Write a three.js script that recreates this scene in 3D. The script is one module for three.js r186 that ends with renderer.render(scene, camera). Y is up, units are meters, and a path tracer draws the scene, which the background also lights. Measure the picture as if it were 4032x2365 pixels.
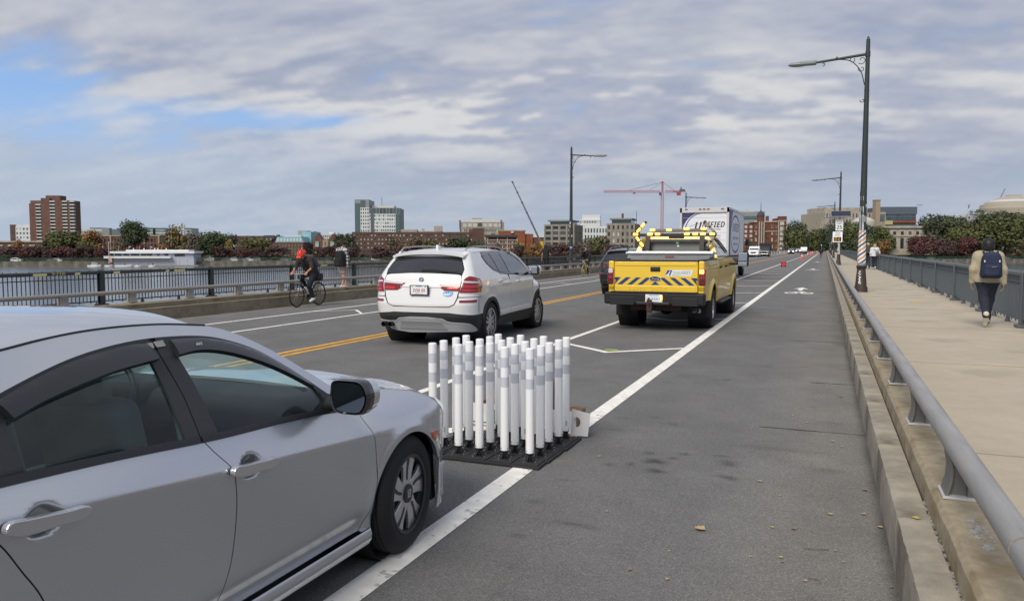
import * as THREE from 'three';
import { RoundedBoxGeometry } from 'three/addons/geometries/RoundedBoxGeometry.js';
import { mergeGeometries } from 'three/addons/utils/BufferGeometryUtils.js';
import { FontLoader } from 'three/addons/loaders/FontLoader.js';
import { TextGeometry } from 'three/addons/geometries/TextGeometry.js';
const FONT = await new FontLoader().loadAsync('fonts/droid/droid_sans_bold.typeface.json');
// ------------------------------------------------------------------ camera, sky, sun, exposure
const scene = new THREE.Scene();
const EYE = 1.65, YAW = THREE.MathUtils.degToRad(22.146), PITCH = THREE.MathUtils.degToRad(3.88);
const camera = new THREE.PerspectiveCamera(42.64, 1024 / 600, 0.05, 6000);
camera.position.set(0, EYE, 0);
camera.rotation.order = 'YXZ';
camera.rotation.set(-PITCH, YAW, 0);
scene.add(camera);
const renderer = new THREE.WebGLRenderer({ antialias: true });
renderer.toneMapping = THREE.LinearToneMapping;
renderer.toneMappingExposure = 2.0;
renderer.shadowMap.enabled = true;
renderer.shadowMap.type = THREE.PCFSoftShadowMap;
const TAU = Math.PI * 2, R = THREE.MathUtils.degToRad;
function rng(seed) { let s = seed >>> 0; return () => { s = (s + 0x6D2B79F5) | 0; let t = Math.imul(s ^ (s >>> 15), 1 | s); t = (t + Math.imul(t ^ (t >>> 7), 61 | t)) ^ t; return ((t ^ (t >>> 14)) >>> 0) / 4294967296; }; }
const clamp = (x, a = 0, b = 1) => Math.min(b, Math.max(a, x)), lerp = (a, b, t) => a + (b - a) * t;
const smooth = (a, b, x) => { const t = clamp((x - a) / (b - a)); return t * t * (3 - 2 * t); };
function hash2(x, y, s) { let h = Math.imul(x, 374761393) ^ Math.imul(y, 668265263) ^ Math.imul(s, 2147483629 | 1); h = Math.imul(h ^ (h >>> 13), 1274126177); return ((h ^ (h >>> 16)) >>> 0) / 4294967296; }
function vnoise(x, y, s = 1, per = 0) {
const xi = Math.floor(x), yi = Math.floor(y), fx = x - xi, fy = y - yi, w = (i) => per ? ((i % per) + per) % per : i;
const u = fx * fx * fx * (fx * (fx * 6 - 15) + 10), v = fy * fy * fy * (fy * (fy * 6 - 15) + 10);
const a = hash2(w(xi), w(yi), s), b = hash2(w(xi + 1), w(yi), s), c = hash2(w(xi), w(yi + 1), s), d = hash2(w(xi + 1), w(yi + 1), s);
return lerp(lerp(a, b, u), lerp(c, d, u), v);
}
function fbm(x, y, oct = 4, s = 1, per = 0) { let a = 0.5, t = 0, n = 0; for (let i = 0; i < oct; i++) { t += a * vnoise(x, y, s + i * 17, per); n += a; a *= 0.5; x *= 2; y *= 2; per *= 2; } return t / n; }
function piece(x, pts) { if (x <= pts[0][0]) return pts[0][1]; for (let i = 1; i < pts.length; i++) if (x <= pts[i][0]) return lerp(pts[i - 1][1], pts[i][1], (x - pts[i - 1][0]) / (pts[i][0] - pts[i - 1][0])); return pts[pts.length - 1][1]; }
{ // broken autumn overcast: a clouded layer seen in perspective, thin bright edges, grey cores, a few gaps of clear air
const W = 2048, Hh = 1024, data = new Float32Array(W * Hh * 4);
const SKYK = 0.5, cy = Math.cos(YAW), sy = Math.sin(YAW);
for (let j = 0; j < Hh; j++) {
const el = ((j + 0.5) / Hh - 0.5) * Math.PI, y = Math.sin(el), c = Math.cos(el), yy = Math.max(y, 0), k = 1 / (yy + 0.24);
for (let i = 0; i < W; i++) {
const az = ((i + 0.5) / W - 0.5) * TAU, px = Math.cos(az) * c * k, pz = Math.sin(az) * c * k;
const u0 = px * cy - pz * sy, v0 = px * sy + pz * cy, u = u0 * 0.985 + v0 * 0.17, v = v0 * 0.985 - u0 * 0.17; // along and across the wind
const wx = fbm(u * 2 + 3, v * 3 + 8, 3, 5) - 0.5, wy = fbm(u * 2 + 31, v * 3 + 18, 3, 9) - 0.5;
const big = fbm(u * 1.1 + 11.3 + wx * 0.5, v * 1.7 + 4.1 + wy * 0.5, 3, 21), mid = fbm(u * 2.9 + wx * 0.6, v * 6.2 + wy * 0.9, 5, 33), fine = fbm(u * 8 + wx * 1.2, v * 20 + wy * 2, 4, 47);
const grain = fbm(u * 17 + wx * 2, v * 44 + wy * 3, 3, 77), strk = smooth(0.5, 0.66, fbm(u * 3.2 + 5, v * 17 + wy * 2, 4, 91));
const rad = Math.hypot(px, pz), ang = Math.atan2(-px, -pz), gap = Math.exp(-(((rad - 2.48) / 0.36) ** 2) - ((ang - 1.1) / 0.3) ** 2) + 0.6 * Math.exp(-(((rad - 2.5) / 0.12) ** 2) - ((ang - 0.66) / 0.15) ** 2), gap2 = Math.exp(-(((rad - 1.9) / 0.5) ** 2) - ((ang + 2.3) / 0.5) ** 2);
const cover = smooth(-0.1, 0.46, 0.62 + 0.75 * (mid - 0.5) + 0.4 * (fine - 0.5) + 0.3 * (big - 0.5) - 0.86 * gap - 0.45 * gap2), up = smooth(0.02, 0.6, yy);
const blue = [lerp(0.31, 0.19, up), lerp(0.51, 0.37, up), lerp(0.85, 0.74, up)], white = [0.69, 0.69, 0.70], grey = [0.35, 0.395, 0.52];
const band = Math.exp(-(((rad - 2.42) / 0.36) ** 2)) * (0.35 + 0.65 * Math.exp(-(((ang - 0.35) / 0.5) ** 2)));
const t = clamp(0.88 + 0.85 * (big - 0.5) - 0.6 * (mid - 0.46) - 0.42 * (fine - 0.5) - band * (0.05 + 0.62 * smooth(0.42, 0.64, mid + 0.7 * (fine - 0.5))) - 0.36 * (grain - 0.5));
const west = smooth(0.35, 0.9, ang) * smooth(0.2, 0.1, yy), hz = 1 - smooth(0.03, 0.15, yy), low = 0.62 * hz * (1 - 0.55 * strk);
let r = lerp(blue[0], lerp(white[0], grey[0], t), cover), g = lerp(blue[1], lerp(white[1], grey[1], t), cover), b = lerp(blue[2], lerp(white[2], grey[2], t), cover);
r = lerp(r, 0.46, west * 0.5); g = lerp(g, 0.58, west * 0.5); b = lerp(b, 0.75, west * 0.5);
r = lerp(r, 0.66, 0.3 * strk * hz); g = lerp(g, 0.68, 0.3 * strk * hz); b = lerp(b, 0.71, 0.3 * strk * hz);
r = lerp(r, 0.45, low); g = lerp(g, 0.525, low); b = lerp(b, 0.62, low); r *= SKYK; g *= SKYK; b *= SKYK;
const o = (j * W + i) * 4; data[o] = r; data[o + 1] = g; data[o + 2] = b; data[o + 3] = 1;
}
}
const sky = new THREE.DataTexture(data, W, Hh, THREE.RGBAFormat, THREE.FloatType);
sky.mapping = THREE.EquirectangularReflectionMapping; sky.magFilter = sky.minFilter = THREE.LinearFilter; sky.needsUpdate = true;
scene.background = sky; scene.environment = sky;
}
const sun = new THREE.DirectionalLight(new THREE.Color(1, 0.93, 0.82), 1.5);
sun.position.set(-14, 62, 52); sun.target.position.set(-5, 0, -15); sun.castShadow = true; sun.shadow.radius = 60; sun.shadow.mapSize.set(4096, 4096);
Object.assign(sun.shadow.camera, { left: -60, right: 60, top: 60, bottom: -60, near: 1, far: 260 });
scene.add(sun, sun.target);
// ------------------------------------------------------------------ helpers: names, things, geometry
const used = {};
function numbered(n) { const k = used[n] = (used[n] ?? -1) + 1; return k ? n + '_' + String(k).padStart(3, '0') : n; }
function shade(m) { m.castShadow = m.receiveShadow = true; return m; }
function tag(o, label, category, group, kind) { if (label) o.userData.label = label; if (category) o.userData.category = category; if (group) o.userData.group = group; if (kind) o.userData.kind = kind; return o; }
function thing(name, label, category, pos = [0, 0, 0], turn = 0, group) { const o = new THREE.Group(); o.name = numbered(name); o.position.set(...pos); o.rotation.y = turn; scene.add(o); return tag(o, label, category, group); }
function part(name, geos, mat, parent) { const m = shade(new THREE.Mesh(Array.isArray(geos) ? merge(geos) : geos, mat)); m.name = name; parent.add(m); return m; }
function single(name, geos, mat, label, category, group) { const m = part(numbered(name), geos, mat, scene); return tag(m, label, category, group); }
function struct(name, geos, mat) { const m = part(numbered(name), geos, mat, scene); m.userData.kind = 'structure'; return m; }
function copy(o, pos, turn, label) { const base = o.name.replace(/_\d{3}$/, ''), c = o.clone(); c.name = numbered(base); c.position.set(...pos); if (turn !== undefined) c.rotation.y = turn; c.userData = { ...o.userData }; if (label) c.userData.label = label; scene.add(c); return c; }
function plain(g) { let q = g.index ? g.toNonIndexed() : g; for (const n of Object.keys(q.attributes)) if (!['position', 'normal', 'uv'].includes(n)) q.deleteAttribute(n); if (!q.attributes.normal) q.computeVertexNormals(); if (!q.attributes.uv) q.setAttribute('uv', new THREE.BufferAttribute(new Float32Array(q.attributes.position.count * 2), 2)); q.morphAttributes = {}; return q; }
function merge(list) { const l = list.flat(9).filter(Boolean).map(plain); return l.length === 1 ? l[0] : mergeGeometries(l); }
function put(g, pos = [0, 0, 0], rot = [0, 0, 0], sc = [1, 1, 1]) { return g.applyMatrix4(new THREE.Matrix4().compose(new THREE.Vector3(...pos), new THREE.Quaternion().setFromEuler(new THREE.Euler(...rot)), new THREE.Vector3(...sc))); }
// uv in metres by the face's main direction
function metric(g, k = 1) {
g = plain(g); const p = g.attributes.position, n = g.attributes.normal, uv = new Float32Array(p.count * 2);
for (let i = 0; i < p.count; i++) { const ax = Math.abs(n.getX(i)), ay = Math.abs(n.getY(i)), az = Math.abs(n.getZ(i)), x = p.getX(i), y = p.getY(i), z = p.getZ(i);
const [a, b] = ay >= ax && ay >= az ? [x, z] : ax >= az ? [z, y] : [x, y]; uv[i * 2] = a * k; uv[i * 2 + 1] = b * k; }
g.setAttribute('uv', new THREE.BufferAttribute(uv, 2)); return g;
}
const box = (w, h, d, pos, rot) => put(new THREE.BoxGeometry(w, h, d), pos, rot);
const rbox = (w, h, d, r, pos, rot, seg = 2) => put(new RoundedBoxGeometry(w, h, d, seg, Math.min(r, w / 2.01, h / 2.01, d / 2.01)), pos, rot);
const cyl = (r0, r1, h, pos, rot, seg = 16) => put(new THREE.CylinderGeometry(r0, r1, h, seg), pos, rot);
const ball = (r, pos, sc, seg = 14) => put(new THREE.SphereGeometry(r, seg, Math.ceil(seg * 0.7)), pos, [0, 0, 0], sc);
const lathe = (pts, seg = 24, pos, rot) => put(new THREE.LatheGeometry(pts.map(([r, y]) => new THREE.Vector2(r, y)), seg), pos, rot);
function textGeo(str, size, depth, spread = 1) { const l = []; let x = 0; for (const ch of str) { if (ch === ' ') { x += size * 0.9; continue; } const g = new TextGeometry(ch, { font: FONT, size, depth, curveSegments: 4, bevelEnabled: false }); g.computeBoundingBox(); const w = g.boundingBox.max.x - g.boundingBox.min.x; g.translate(x - g.boundingBox.min.x, 0, 0); x += w + size * 0.28 * spread; l.push(g); } return merge(l); }
const V = (a) => new THREE.Vector3(...a);
function rod(a, b, r0, r1 = r0, seg = 10) { const A = V(a), B = V(b), d = B.clone().sub(A), g = new THREE.CylinderGeometry(r1, r0, d.length(), seg); return g.applyMatrix4(new THREE.Matrix4().compose(A.add(B).multiplyScalar(0.5), new THREE.Quaternion().setFromUnitVectors(new THREE.Vector3(0, 1, 0), d.normalize()), new THREE.Vector3(1, 1, 1))); }
function bar(a, b, w, h) { const A = V(a), B = V(b), d = B.clone().sub(A), L = d.length(); const m = new THREE.Matrix4().lookAt(A, B, new THREE.Vector3(0, 1, 0)); m.setPosition(A.add(B).multiplyScalar(0.5)); return new THREE.BoxGeometry(w, h, L).applyMatrix4(m); }
const tube = (pts, r, seg = 40, rad = 8, closed = false) => new THREE.TubeGeometry(new THREE.CatmullRomCurve3(pts.map(V), closed, 'catmullrom', 0.5), seg, r, rad, closed);
const torus = (r, t, pos, rot, a = 10, b = 40) => put(new THREE.TorusGeometry(r, t, a, b), pos, rot);
function extrude(pts, depth, bevel = 0, pos, rot, holes = []) {
const s = new THREE.Shape(pts.map(([x, y]) => new THREE.Vector2(x, y))); for (const h of holes) s.holes.push(new THREE.Path(h.map(([x, y]) => new THREE.Vector2(x, y))));
return put(new THREE.ExtrudeGeometry(s, { depth, bevelEnabled: bevel > 0, bevelSize: bevel, bevelThickness: bevel, bevelSegments: 2, curveSegments: 12 }), pos, rot);
}
function flat(pts, y, pos = [0, 0, 0]) { const s = new THREE.Shape(pts.map(([x, z]) => new THREE.Vector2(x, -z))); const g = put(new THREE.ShapeGeometry(s), [pos[0], y + pos[1], pos[2]], [-Math.PI / 2, 0, 0]); return metric(g); }
function spline(pts, n = 8, closed = false) { const c = new THREE.CatmullRomCurve3(pts.map(([x, y]) => new THREE.Vector3(x, y, 0)), closed, 'centripetal'); return c.getPoints(n * (pts.length - (closed ? 0 : 1))).map((p) => [p.x, p.y]).slice(0, closed ? -1 : undefined); }
// ------------------------------------------------------------------ materials
const std = (o) => new THREE.MeshStandardMaterial(o), phys = (o) => new THREE.MeshPhysicalMaterial(o);
const col = (r, g, b) => new THREE.Color().setRGB(r, g ?? r, b ?? r);
const mat = (r, g, b, rough = 0.7, metal = 0, extra = {}) => std({ color: col(r, g, b), roughness: rough, metalness: metal, ...extra });
function tex(w, h, fn, srgb = false, rep = 1) { // fn gives linear or sRGB values 0..1
const d = new Uint8Array(w * h * 4);
for (let j = 0; j < h; j++) for (let i = 0; i < w; i++) { const c = fn(i / w, j / h, i, j), o = (j * w + i) * 4; const [r, g, b] = Array.isArray(c) ? c : [c, c, c]; d[o] = clamp(r) * 255; d[o + 1] = clamp(g) * 255; d[o + 2] = clamp(b) * 255; d[o + 3] = 255; }
const t = new THREE.DataTexture(d, w, h); t.wrapS = t.wrapT = THREE.RepeatWrapping; t.magFilter = THREE.LinearFilter; t.minFilter = THREE.LinearMipmapLinearFilter; t.generateMipmaps = true; if (srgb) t.colorSpace = THREE.SRGBColorSpace; t.repeat.set(rep, rep); t.needsUpdate = true; return t;
}
function print(w, h, draw, wrap = false) { const c = document.createElement('canvas'); c.width = w; c.height = h; draw(c.getContext('2d'), w, h); const t = new THREE.CanvasTexture(c); t.colorSpace = THREE.SRGBColorSpace; if (wrap) t.wrapS = t.wrapT = THREE.RepeatWrapping; return t; }
const sR = (x) => x <= 0.0031308 ? x * 12.92 : 1.055 * Math.pow(x, 1 / 2.4) - 0.055;
const M = {};
{
const r = rng(5), sp = new Float32Array(512 * 512).map(() => r());
const speck = (i, j) => sp[(j & 511) * 512 + (i & 511)];
M.asphalt = std({ roughness: 0.93, vertexColors: true,
map: tex(1024, 1024, (u, v, i, j) => { const f = fbm(u * 10, v * 10, 4, 3, 10), p = speck(i, j), q = speck((i >> 1) + 77, (j >> 1) + 31); let c = 0.62 + (f - 0.5) * 0.1 + (p - 0.5) * 0.2 + (q - 0.5) * 0.1; if (p > 0.992) c += 0.2; return [c, c * 0.99, c * 0.972]; }, true, 0.25),
bumpMap: tex(512, 512, (u, v, i, j) => 0.5 + (speck(i, j) - 0.5) * 0.7, false, 0.5), bumpScale: 0.004 });
const concrete = (base, vary, seed, rep, spots) => tex(1024, 1024, (u, v, i, j) => {
const f = fbm(u * 6, v * 6, 5, seed, 6), g = fbm(u * 24, v * 24, 3, seed + 50, 24), p = speck(i + seed, j), w = smooth(0.56, 0.75, fbm(u * 4, v * 4, 4, seed + 9, 4));
const k = 1 + (f - 0.5) * vary + (g - 0.5) * vary * 0.55 + (p - 0.5) * (0.1 + vary * 0.25) - (p > 0.985 ? 0.2 : 0);
return [sR(base[0] * k * (1 + spots[0] * w)), sR(base[1] * k * (1 + spots[1] * w)), sR(base[2] * k * (1 + spots[2] * w))];
}, true, rep);
const rough = tex(512, 512, (u, v, i, j) => fbm(u * 16, v * 16, 4, 90, 16) * 0.7 + speck(i, j) * 0.3, false, 1);
M.sidewalk = std({ roughness: 0.95, map: concrete([0.47, 0.41, 0.315], 0.22, 11, 0.3, [-0.1, -0.1, -0.11]), bumpMap: rough, bumpScale: 0.003 });
M.kerb = std({ roughness: 0.95, map: concrete([0.34, 0.305, 0.243], 0.9, 23, 0.45, [-0.42, -0.44, -0.47]), bumpMap: rough, bumpScale: 0.006 });
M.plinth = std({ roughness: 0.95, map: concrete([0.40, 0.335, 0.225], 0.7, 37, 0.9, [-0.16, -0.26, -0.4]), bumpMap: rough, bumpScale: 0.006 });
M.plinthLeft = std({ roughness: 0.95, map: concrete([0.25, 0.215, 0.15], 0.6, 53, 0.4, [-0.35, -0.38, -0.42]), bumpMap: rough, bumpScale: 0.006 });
M.seawall = std({ roughness: 0.95, map: concrete([0.17, 0.15, 0.12], 0.9, 67, 0.08, [-0.4, -0.4, -0.4]) });
M.paint = std({ roughness: 0.8, map: tex(512, 512, (u, v, i, j) => { const f = fbm(u * 12, v * 12, 4, 7, 12), p = speck(i, j); const c = 0.955 + (f - 0.5) * 0.12 + (p - 0.5) * 0.07 - (p > 0.985 ? 0.14 : 0) - 0.2 * smooth(0.68, 0.8, fbm(u * 20, v * 20, 3, 8, 20)); return [c, c * 0.985, c * 0.945]; }, true, 1) });
M.paintYellow = std({ roughness: 0.8, map: tex(256, 256, (u, v, i, j) => { const f = fbm(u * 12, v * 12, 4, 17, 12), p = speck(i, j); const c = 1 + (f - 0.5) * 0.25 + (p - 0.5) * 0.1; return [0.87 * c, 0.64 * c, 0.19 * c]; }, true, 1) });
M.water = phys({ color: col(0.11, 0.125, 0.135), roughness: 0.16, ior: 2.2, bumpScale: 0.025, bumpMap: tex(1024, 1024, (u, v) => 0.6 * fbm(u * 24, v * 60, 3, 71, 12) + 0.4 * fbm(u * 70, v * 160, 2, 72, 20), false, 1 / 24) });
M.grass = std({ roughness: 1, map: tex(256, 256, (u, v) => { const f = fbm(u * 16, v * 16, 4, 81, 16); return [sR(0.05 + 0.05 * f), sR(0.075 + 0.05 * f), sR(0.028)]; }, true, 0.1) });
M.speck = speck;
}
M.railDark = mat(0.035, 0.046, 0.047, 0.42, 0.35); M.railGrey = mat(0.115, 0.135, 0.148, 0.45, 0.15);
M.alu = mat(0.42, 0.415, 0.41, 0.45, 0.25, { map: tex(256, 256, (u, v, i, j) => { const f = fbm(u * 8, v * 20, 4, 141, 4), c = 0.93 + (f - 0.5) * 0.2 - (smooth(0.6, 0.8, fbm(u * 8, v * 8, 4, 143, 8)) * 0.05) + (M.speck(i, j) - 0.5) * 0.04; return [c, c * 0.99, c * 0.97]; }, true) }); M.aluWarm = mat(0.32, 0.3, 0.27, 0.5, 0.25); M.aluDark = mat(0.13, 0.125, 0.115, 0.6, 0.3);
M.black = mat(0.012, 0.012, 0.013, 0.55); M.rubber = mat(0.016, 0.016, 0.017, 0.82); M.plastic = mat(0.02, 0.021, 0.023, 0.5); M.darkGloss = phys({ color: col(0.012), roughness: 0.1, clearcoat: 1, clearcoatRoughness: 0.05 });
M.white = mat(0.76, 0.77, 0.78, 0.45); M.chrome = mat(0.75, 0.75, 0.76, 0.12, 1); M.steel = mat(0.5, 0.5, 0.5, 0.35, 0.9); M.orange = mat(0.75, 0.09, 0.02, 0.5);
const bearing = (px, dep) => { const lat = (px - 2016) / 3030 * dep * Math.cos(PITCH); return [Math.cos(YAW) * lat - Math.sin(YAW) * dep, -Math.sin(YAW) * lat - Math.cos(YAW) * dep]; }; // compass bearing of the survey and distance ahead give a ground point
const levelAt = (py, dep) => { const k = (1182.5 - py) / 3030, c = Math.cos(PITCH), s = Math.sin(PITCH); return EYE + dep * (k * c - s) / (c + k * s); };
// ------------------------------------------------------------------ the bridge deck
const LEFT = -14.15, KERB = 0.37, END = -455;
function roadGrid(x0, x1, z0, z1, nx, nz, grow) {
const g = new THREE.PlaneGeometry(1, 1, nx, nz), p = g.attributes.position, uv = g.attributes.uv, c = new Float32Array(p.count * 3);
const spots = []; const r = rng(77);
const stain = (x, z, sx, sz, d) => spots.push([x, z, sx, sz, d]);
for (let i = 0; i < 16; i++) stain(-1.55 + r() * 1.0, -5.55 - r() * 0.75, 0.025 + r() * 0.05, 0.02 + r() * 0.035, 0.42 + r() * 0.16);
for (let i = 0; i < 30; i++) stain(-1.9 + r() * 2.1, -3.2 - r() * 9, 0.02 + r() * 0.06, 0.02 + r() * 0.04, 0.12 + r() * 0.22);
stain(-1.36, -4.32, 0.1, 0.03, 0.42); stain(-1.24, -4.3, 0.06, 0.02, 0.35); stain(-1.72, -4.62, 0.05, 0.04, 0.32); stain(-1.6, -4.02, 0.05, 0.03, 0.4); stain(-0.35, -6.6, 0.3, 0.06, 0.2); stain(0.05, -6.1, 0.14, 0.06, 0.25);
stain(0.1, -31, 0.3, 1.2, 0.2);
for (let i = 0; i < p.count; i++) {
const tx = p.getX(i) + 0.5, tz = 0.5 - p.getY(i), x = lerp(x0, x1, tx), z = lerp(z0, z1, grow ? Math.pow(tz, grow) : tz);
p.setXYZ(i, x, 0, z); uv.setXY(i, x, z);
let k = 0.435 * (0.95 + 0.1 * fbm(x * 0.5, z * 0.12, 4, 3)), dust = 0;
const lane = (a) => Math.exp(-((x - a) ** 2) / 0.12);
k *= 1 - 0.08 * (lane(-5.3) + lane(-6.8) + lane(-8.6) + lane(-10));
if (x > -2) k *= 1.0 + 0.05 * smooth(-1.9, 0.3, x) * fbm(x * 3, z * 0.7, 4, 31) * 2;
dust = smooth(-0.75, 0.1, x) * (0.25 + 0.6 * fbm(x * 6, z * 2.2, 4, 41)) * 0.75 + smooth(-13.2, -14.1, x) * 0.5;
for (const [sx, sz, a, b, d] of spots) { const q = ((x - sx) / a) ** 2 + ((z - sz) / b) ** 2; if (q < 6) k *= 1 - d * Math.exp(-q * 0.9); }
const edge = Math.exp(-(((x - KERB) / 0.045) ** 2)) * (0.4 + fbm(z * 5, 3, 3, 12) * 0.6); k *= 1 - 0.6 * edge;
const patch = z > -11.6 && z < -11.15 && x > -0.3 ? 0.5 * fbm(x * 9, z * 14, 3, 66) : 0;
c[i * 3] = k * (1 + dust * 0.42 + patch * 0.4); c[i * 3 + 1] = k * (1 + dust * 0.33 + patch * 0.05); c[i * 3 + 2] = k * (1 + dust * 0.16 - patch * 0.2);
}
g.setAttribute('color', new THREE.BufferAttribute(c, 3)); g.deleteAttribute('normal'); { const a = g.index.array; for (let i = 0; i < a.length; i += 3) { const t = a[i]; a[i] = a[i + 1]; a[i + 1] = t; } } 
const n = new Float32Array(p.count * 3); for (let i = 0; i < p.count; i++) n[i * 3 + 1] = 1; g.setAttribute('normal', new THREE.BufferAttribute(n, 3));
return g;
}
function roadMesh(name, g) { const m = shade(new THREE.Mesh(g, M.asphalt)); m.name = numbered(name); m.userData.kind = 'structure'; scene.add(m); return m; }
roadMesh('road', roadGrid(-2.6, KERB + 0.02, 1, -14, 100, 420));
roadMesh('road', roadGrid(LEFT - 0.02, -2.6, 12, -14, 60, 80));
roadMesh('road', roadGrid(LEFT - 0.02, KERB + 0.02, -14, END, 50, 160, 1.6));
struct('bridge_deck', [box(21.2, 1.4, 470, [-7, -0.76, -223])], mat(0.2, 0.19, 0.17, 0.9));
// painted lines
let layer = 0.004;
const stripe = (x, w, z0, z1, m = M.paint, y = 0.004) => struct('lane_marking', metric(put(new THREE.PlaneGeometry(w, Math.abs(z1 - z0)), [x, y, (z0 + z1) / 2], [-Math.PI / 2, 0, 0])), m);
stripe(-2.06, 0.16, 2, -330); stripe(-4.28, 0.11, 2, -330); stripe(-10.78, 0.1, 2, -330); stripe(-12.39, 0.1, 2, -330);
stripe(-7.68, 0.11, 4, -330, M.paintYellow); stripe(-7.9, 0.11, 4, -330, M.paintYellow);
function chevron(xa, xb, z, d, w, y = 0.008) { // a V across the buffer, its point at z
const xm = (xa + xb) / 2, t = w * 0.75;
return flat([[xa, z - d], [xm, z], [xb, z - d], [xb, z - d - t], [xm, z - t * 1.15], [xa, z - d - t]].map(([x, zz]) => [x, zz]), y);
}
for (let i = 0, z = -5.95; z > -240; i++, z -= 5.75) struct('lane_marking', chevron(-4.24, -2.12, z, 0.95, i < 1 ? 0.3 : 0.2), M.paint);
for (let i = 0, z = -5.85; z > -240; i++, z -= 5.75) struct('lane_marking', chevron(-12.36, -10.82, z, -0.9 * 1, 0.14), M.paint);
function bikeSymbol(z, s) { // a bicycle and an arrow, stretched along the lane
const g = [], ring = (x) => { const a = []; for (let i = 0; i < 28; i++) { const t = i / 28 * TAU; a.push([x + 0.24 * Math.cos(t), z - 0.55 + 0.5 * Math.sin(t)]); } const sh = new THREE.Shape(a.map(([p, q]) => new THREE.Vector2(p, -q))); const h = []; for (let i = 0; i < 28; i++) { const t = -i / 28 * TAU; h.push(new THREE.Vector2(x + 0.15 * Math.cos(t), -(z - 0.55 + 0.3 * Math.sin(t)))); } sh.holes.push(new THREE.Path(h)); g.push(metric(put(new THREE.ShapeGeometry(sh), [0, 0.004, 0], [-Math.PI / 2, 0, 0]))); };
ring(-1.14); ring(-0.6);
const seg = (a, b, w) => { const dx = b[0] - a[0], dz = b[1] - a[1], l = Math.hypot(dx, dz), nx = -dz / l * w / 2, nz = dx / l * w / 2; g.push(flat([[a[0] + nx, z + a[1] + nz], [b[0] + nx, z + b[1] + nz], [b[0] - nx, z + b[1] - nz], [a[0] - nx, z + a[1] - nz]], 0.0042 + g.length * 0.0004)); };
seg([-1.14, -0.55], [-0.98, -1.25], 0.09); seg([-0.98, -1.25], [-0.72, -1.2], 0.11); seg([-0.6, -0.55], [-0.76, -1.45], 0.09); seg([-1.05, -1.3], [-0.86, -0.6], 0.09); seg([-0.86, -0.6], [-0.72, -1.3], 0.09); seg([-0.9, -1.6], [-0.75, -1.3], 0.12);
g.push(flat([[-0.96, z - 2.4], [-0.8, z - 2.4], [-0.8, z - 3.5], [-0.6, z - 3.5], [-0.87, z - 4.9], [-1.15, z - 3.5], [-0.96, z - 3.5]], 0.004));
struct('bike_lane_marking', g, M.paint);
}
bikeSymbol(-29.7); bikeSymbol(-62); bikeSymbol(-97);
// right side: granite kerb, concrete plinth, rail, footway, fence
const kerb = new THREE.Group(); kerb.name = 'kerb'; kerb.userData.kind = 'structure'; scene.add(kerb);
function kerbStone(len, seed, w = 0.152, h = 0.28) { // a rough stone with a chipped front arris
const nx = 4, ny = 6, nz = Math.ceil(len / (len > 4 ? 0.2 : 0.03)), g = new THREE.BoxGeometry(w, h + 0.1, len, nx, ny, nz), p = g.attributes.position;
for (let i = 0; i < p.count; i++) { let x = p.getX(i), y = p.getY(i) + (h + 0.1) / 2 - 0.1, z = p.getZ(i); const f = x < -w / 2 + 1e-4, t = y > h - 1e-4;
const n = fbm(z * 11 + seed, y * 14, 4, seed), c = fbm(z * 26 + seed * 3, 5, 3, seed + 4);
if (f) x += (n - 0.5) * 0.007 + (t ? 0.005 + 0.012 * Math.max(0, c - 0.6) : 0); if (t) y += (n - 0.5) * 0.003 - (f ? 0.004 + 0.016 * Math.max(0, c - 0.6) : 0);
p.setXYZ(i, x, y, z); }
g.computeVertexNormals(); return g;
}
const stones = [3, 8, 15].map((s) => metric(kerbStone(1.594, s))), farStones = [metric(kerbStone(7.99, 4)), metric(kerbStone(7.99, 9))];
for (let i = 0, z = 2.1; z > -30; i++, z -= 1.6) { const m = part(i ? 'kerb_stone_' + String(i).padStart(3, '0') : 'kerb_stone', stones[i % 3], M.kerb, kerb); m.position.set(KERB + 0.076, (i % 4) * 0.0015, z - 0.8); }
for (let i = 0, z = -29.9; z > END; i++, z -= 8) { const m = part('kerb_stone_' + String(i + 21).padStart(3, '0'), farStones[i % 2], M.kerb, kerb); m.position.set(KERB + 0.076, 0, z - 4); }
{ // debris in the joint behind the kerb
const r = rng(9), g = []; g.push(box(0.016, 0.1, 470, [KERB + 0.158, 0.222, -225]));
struct('joint', g, mat(0.07, 0.062, 0.052, 0.95));
const q = []; for (let i = 0; i < 150; i++) { const s = 0.004 + r() * 0.011; q.push(put(new THREE.DodecahedronGeometry(s, 0), [KERB + 0.148 + r() * 0.018, 0.262 + r() * 0.018, -3.05 - Math.pow(r(), 1.7) * 1.6], [r() * 3, r() * 3, r() * 3], [1, 0.7, 1.2])); }
tag(single('gravel', q, mat(0.28, 0.27, 0.25, 0.9), 'loose grey gravel caught in the joint behind the kerb', 'gravel'), null, null, null, 'stuff');
}
const plinth = new THREE.Group(); plinth.name = 'concrete_plinth'; plinth.userData.kind = 'structure'; scene.add(plinth);
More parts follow.
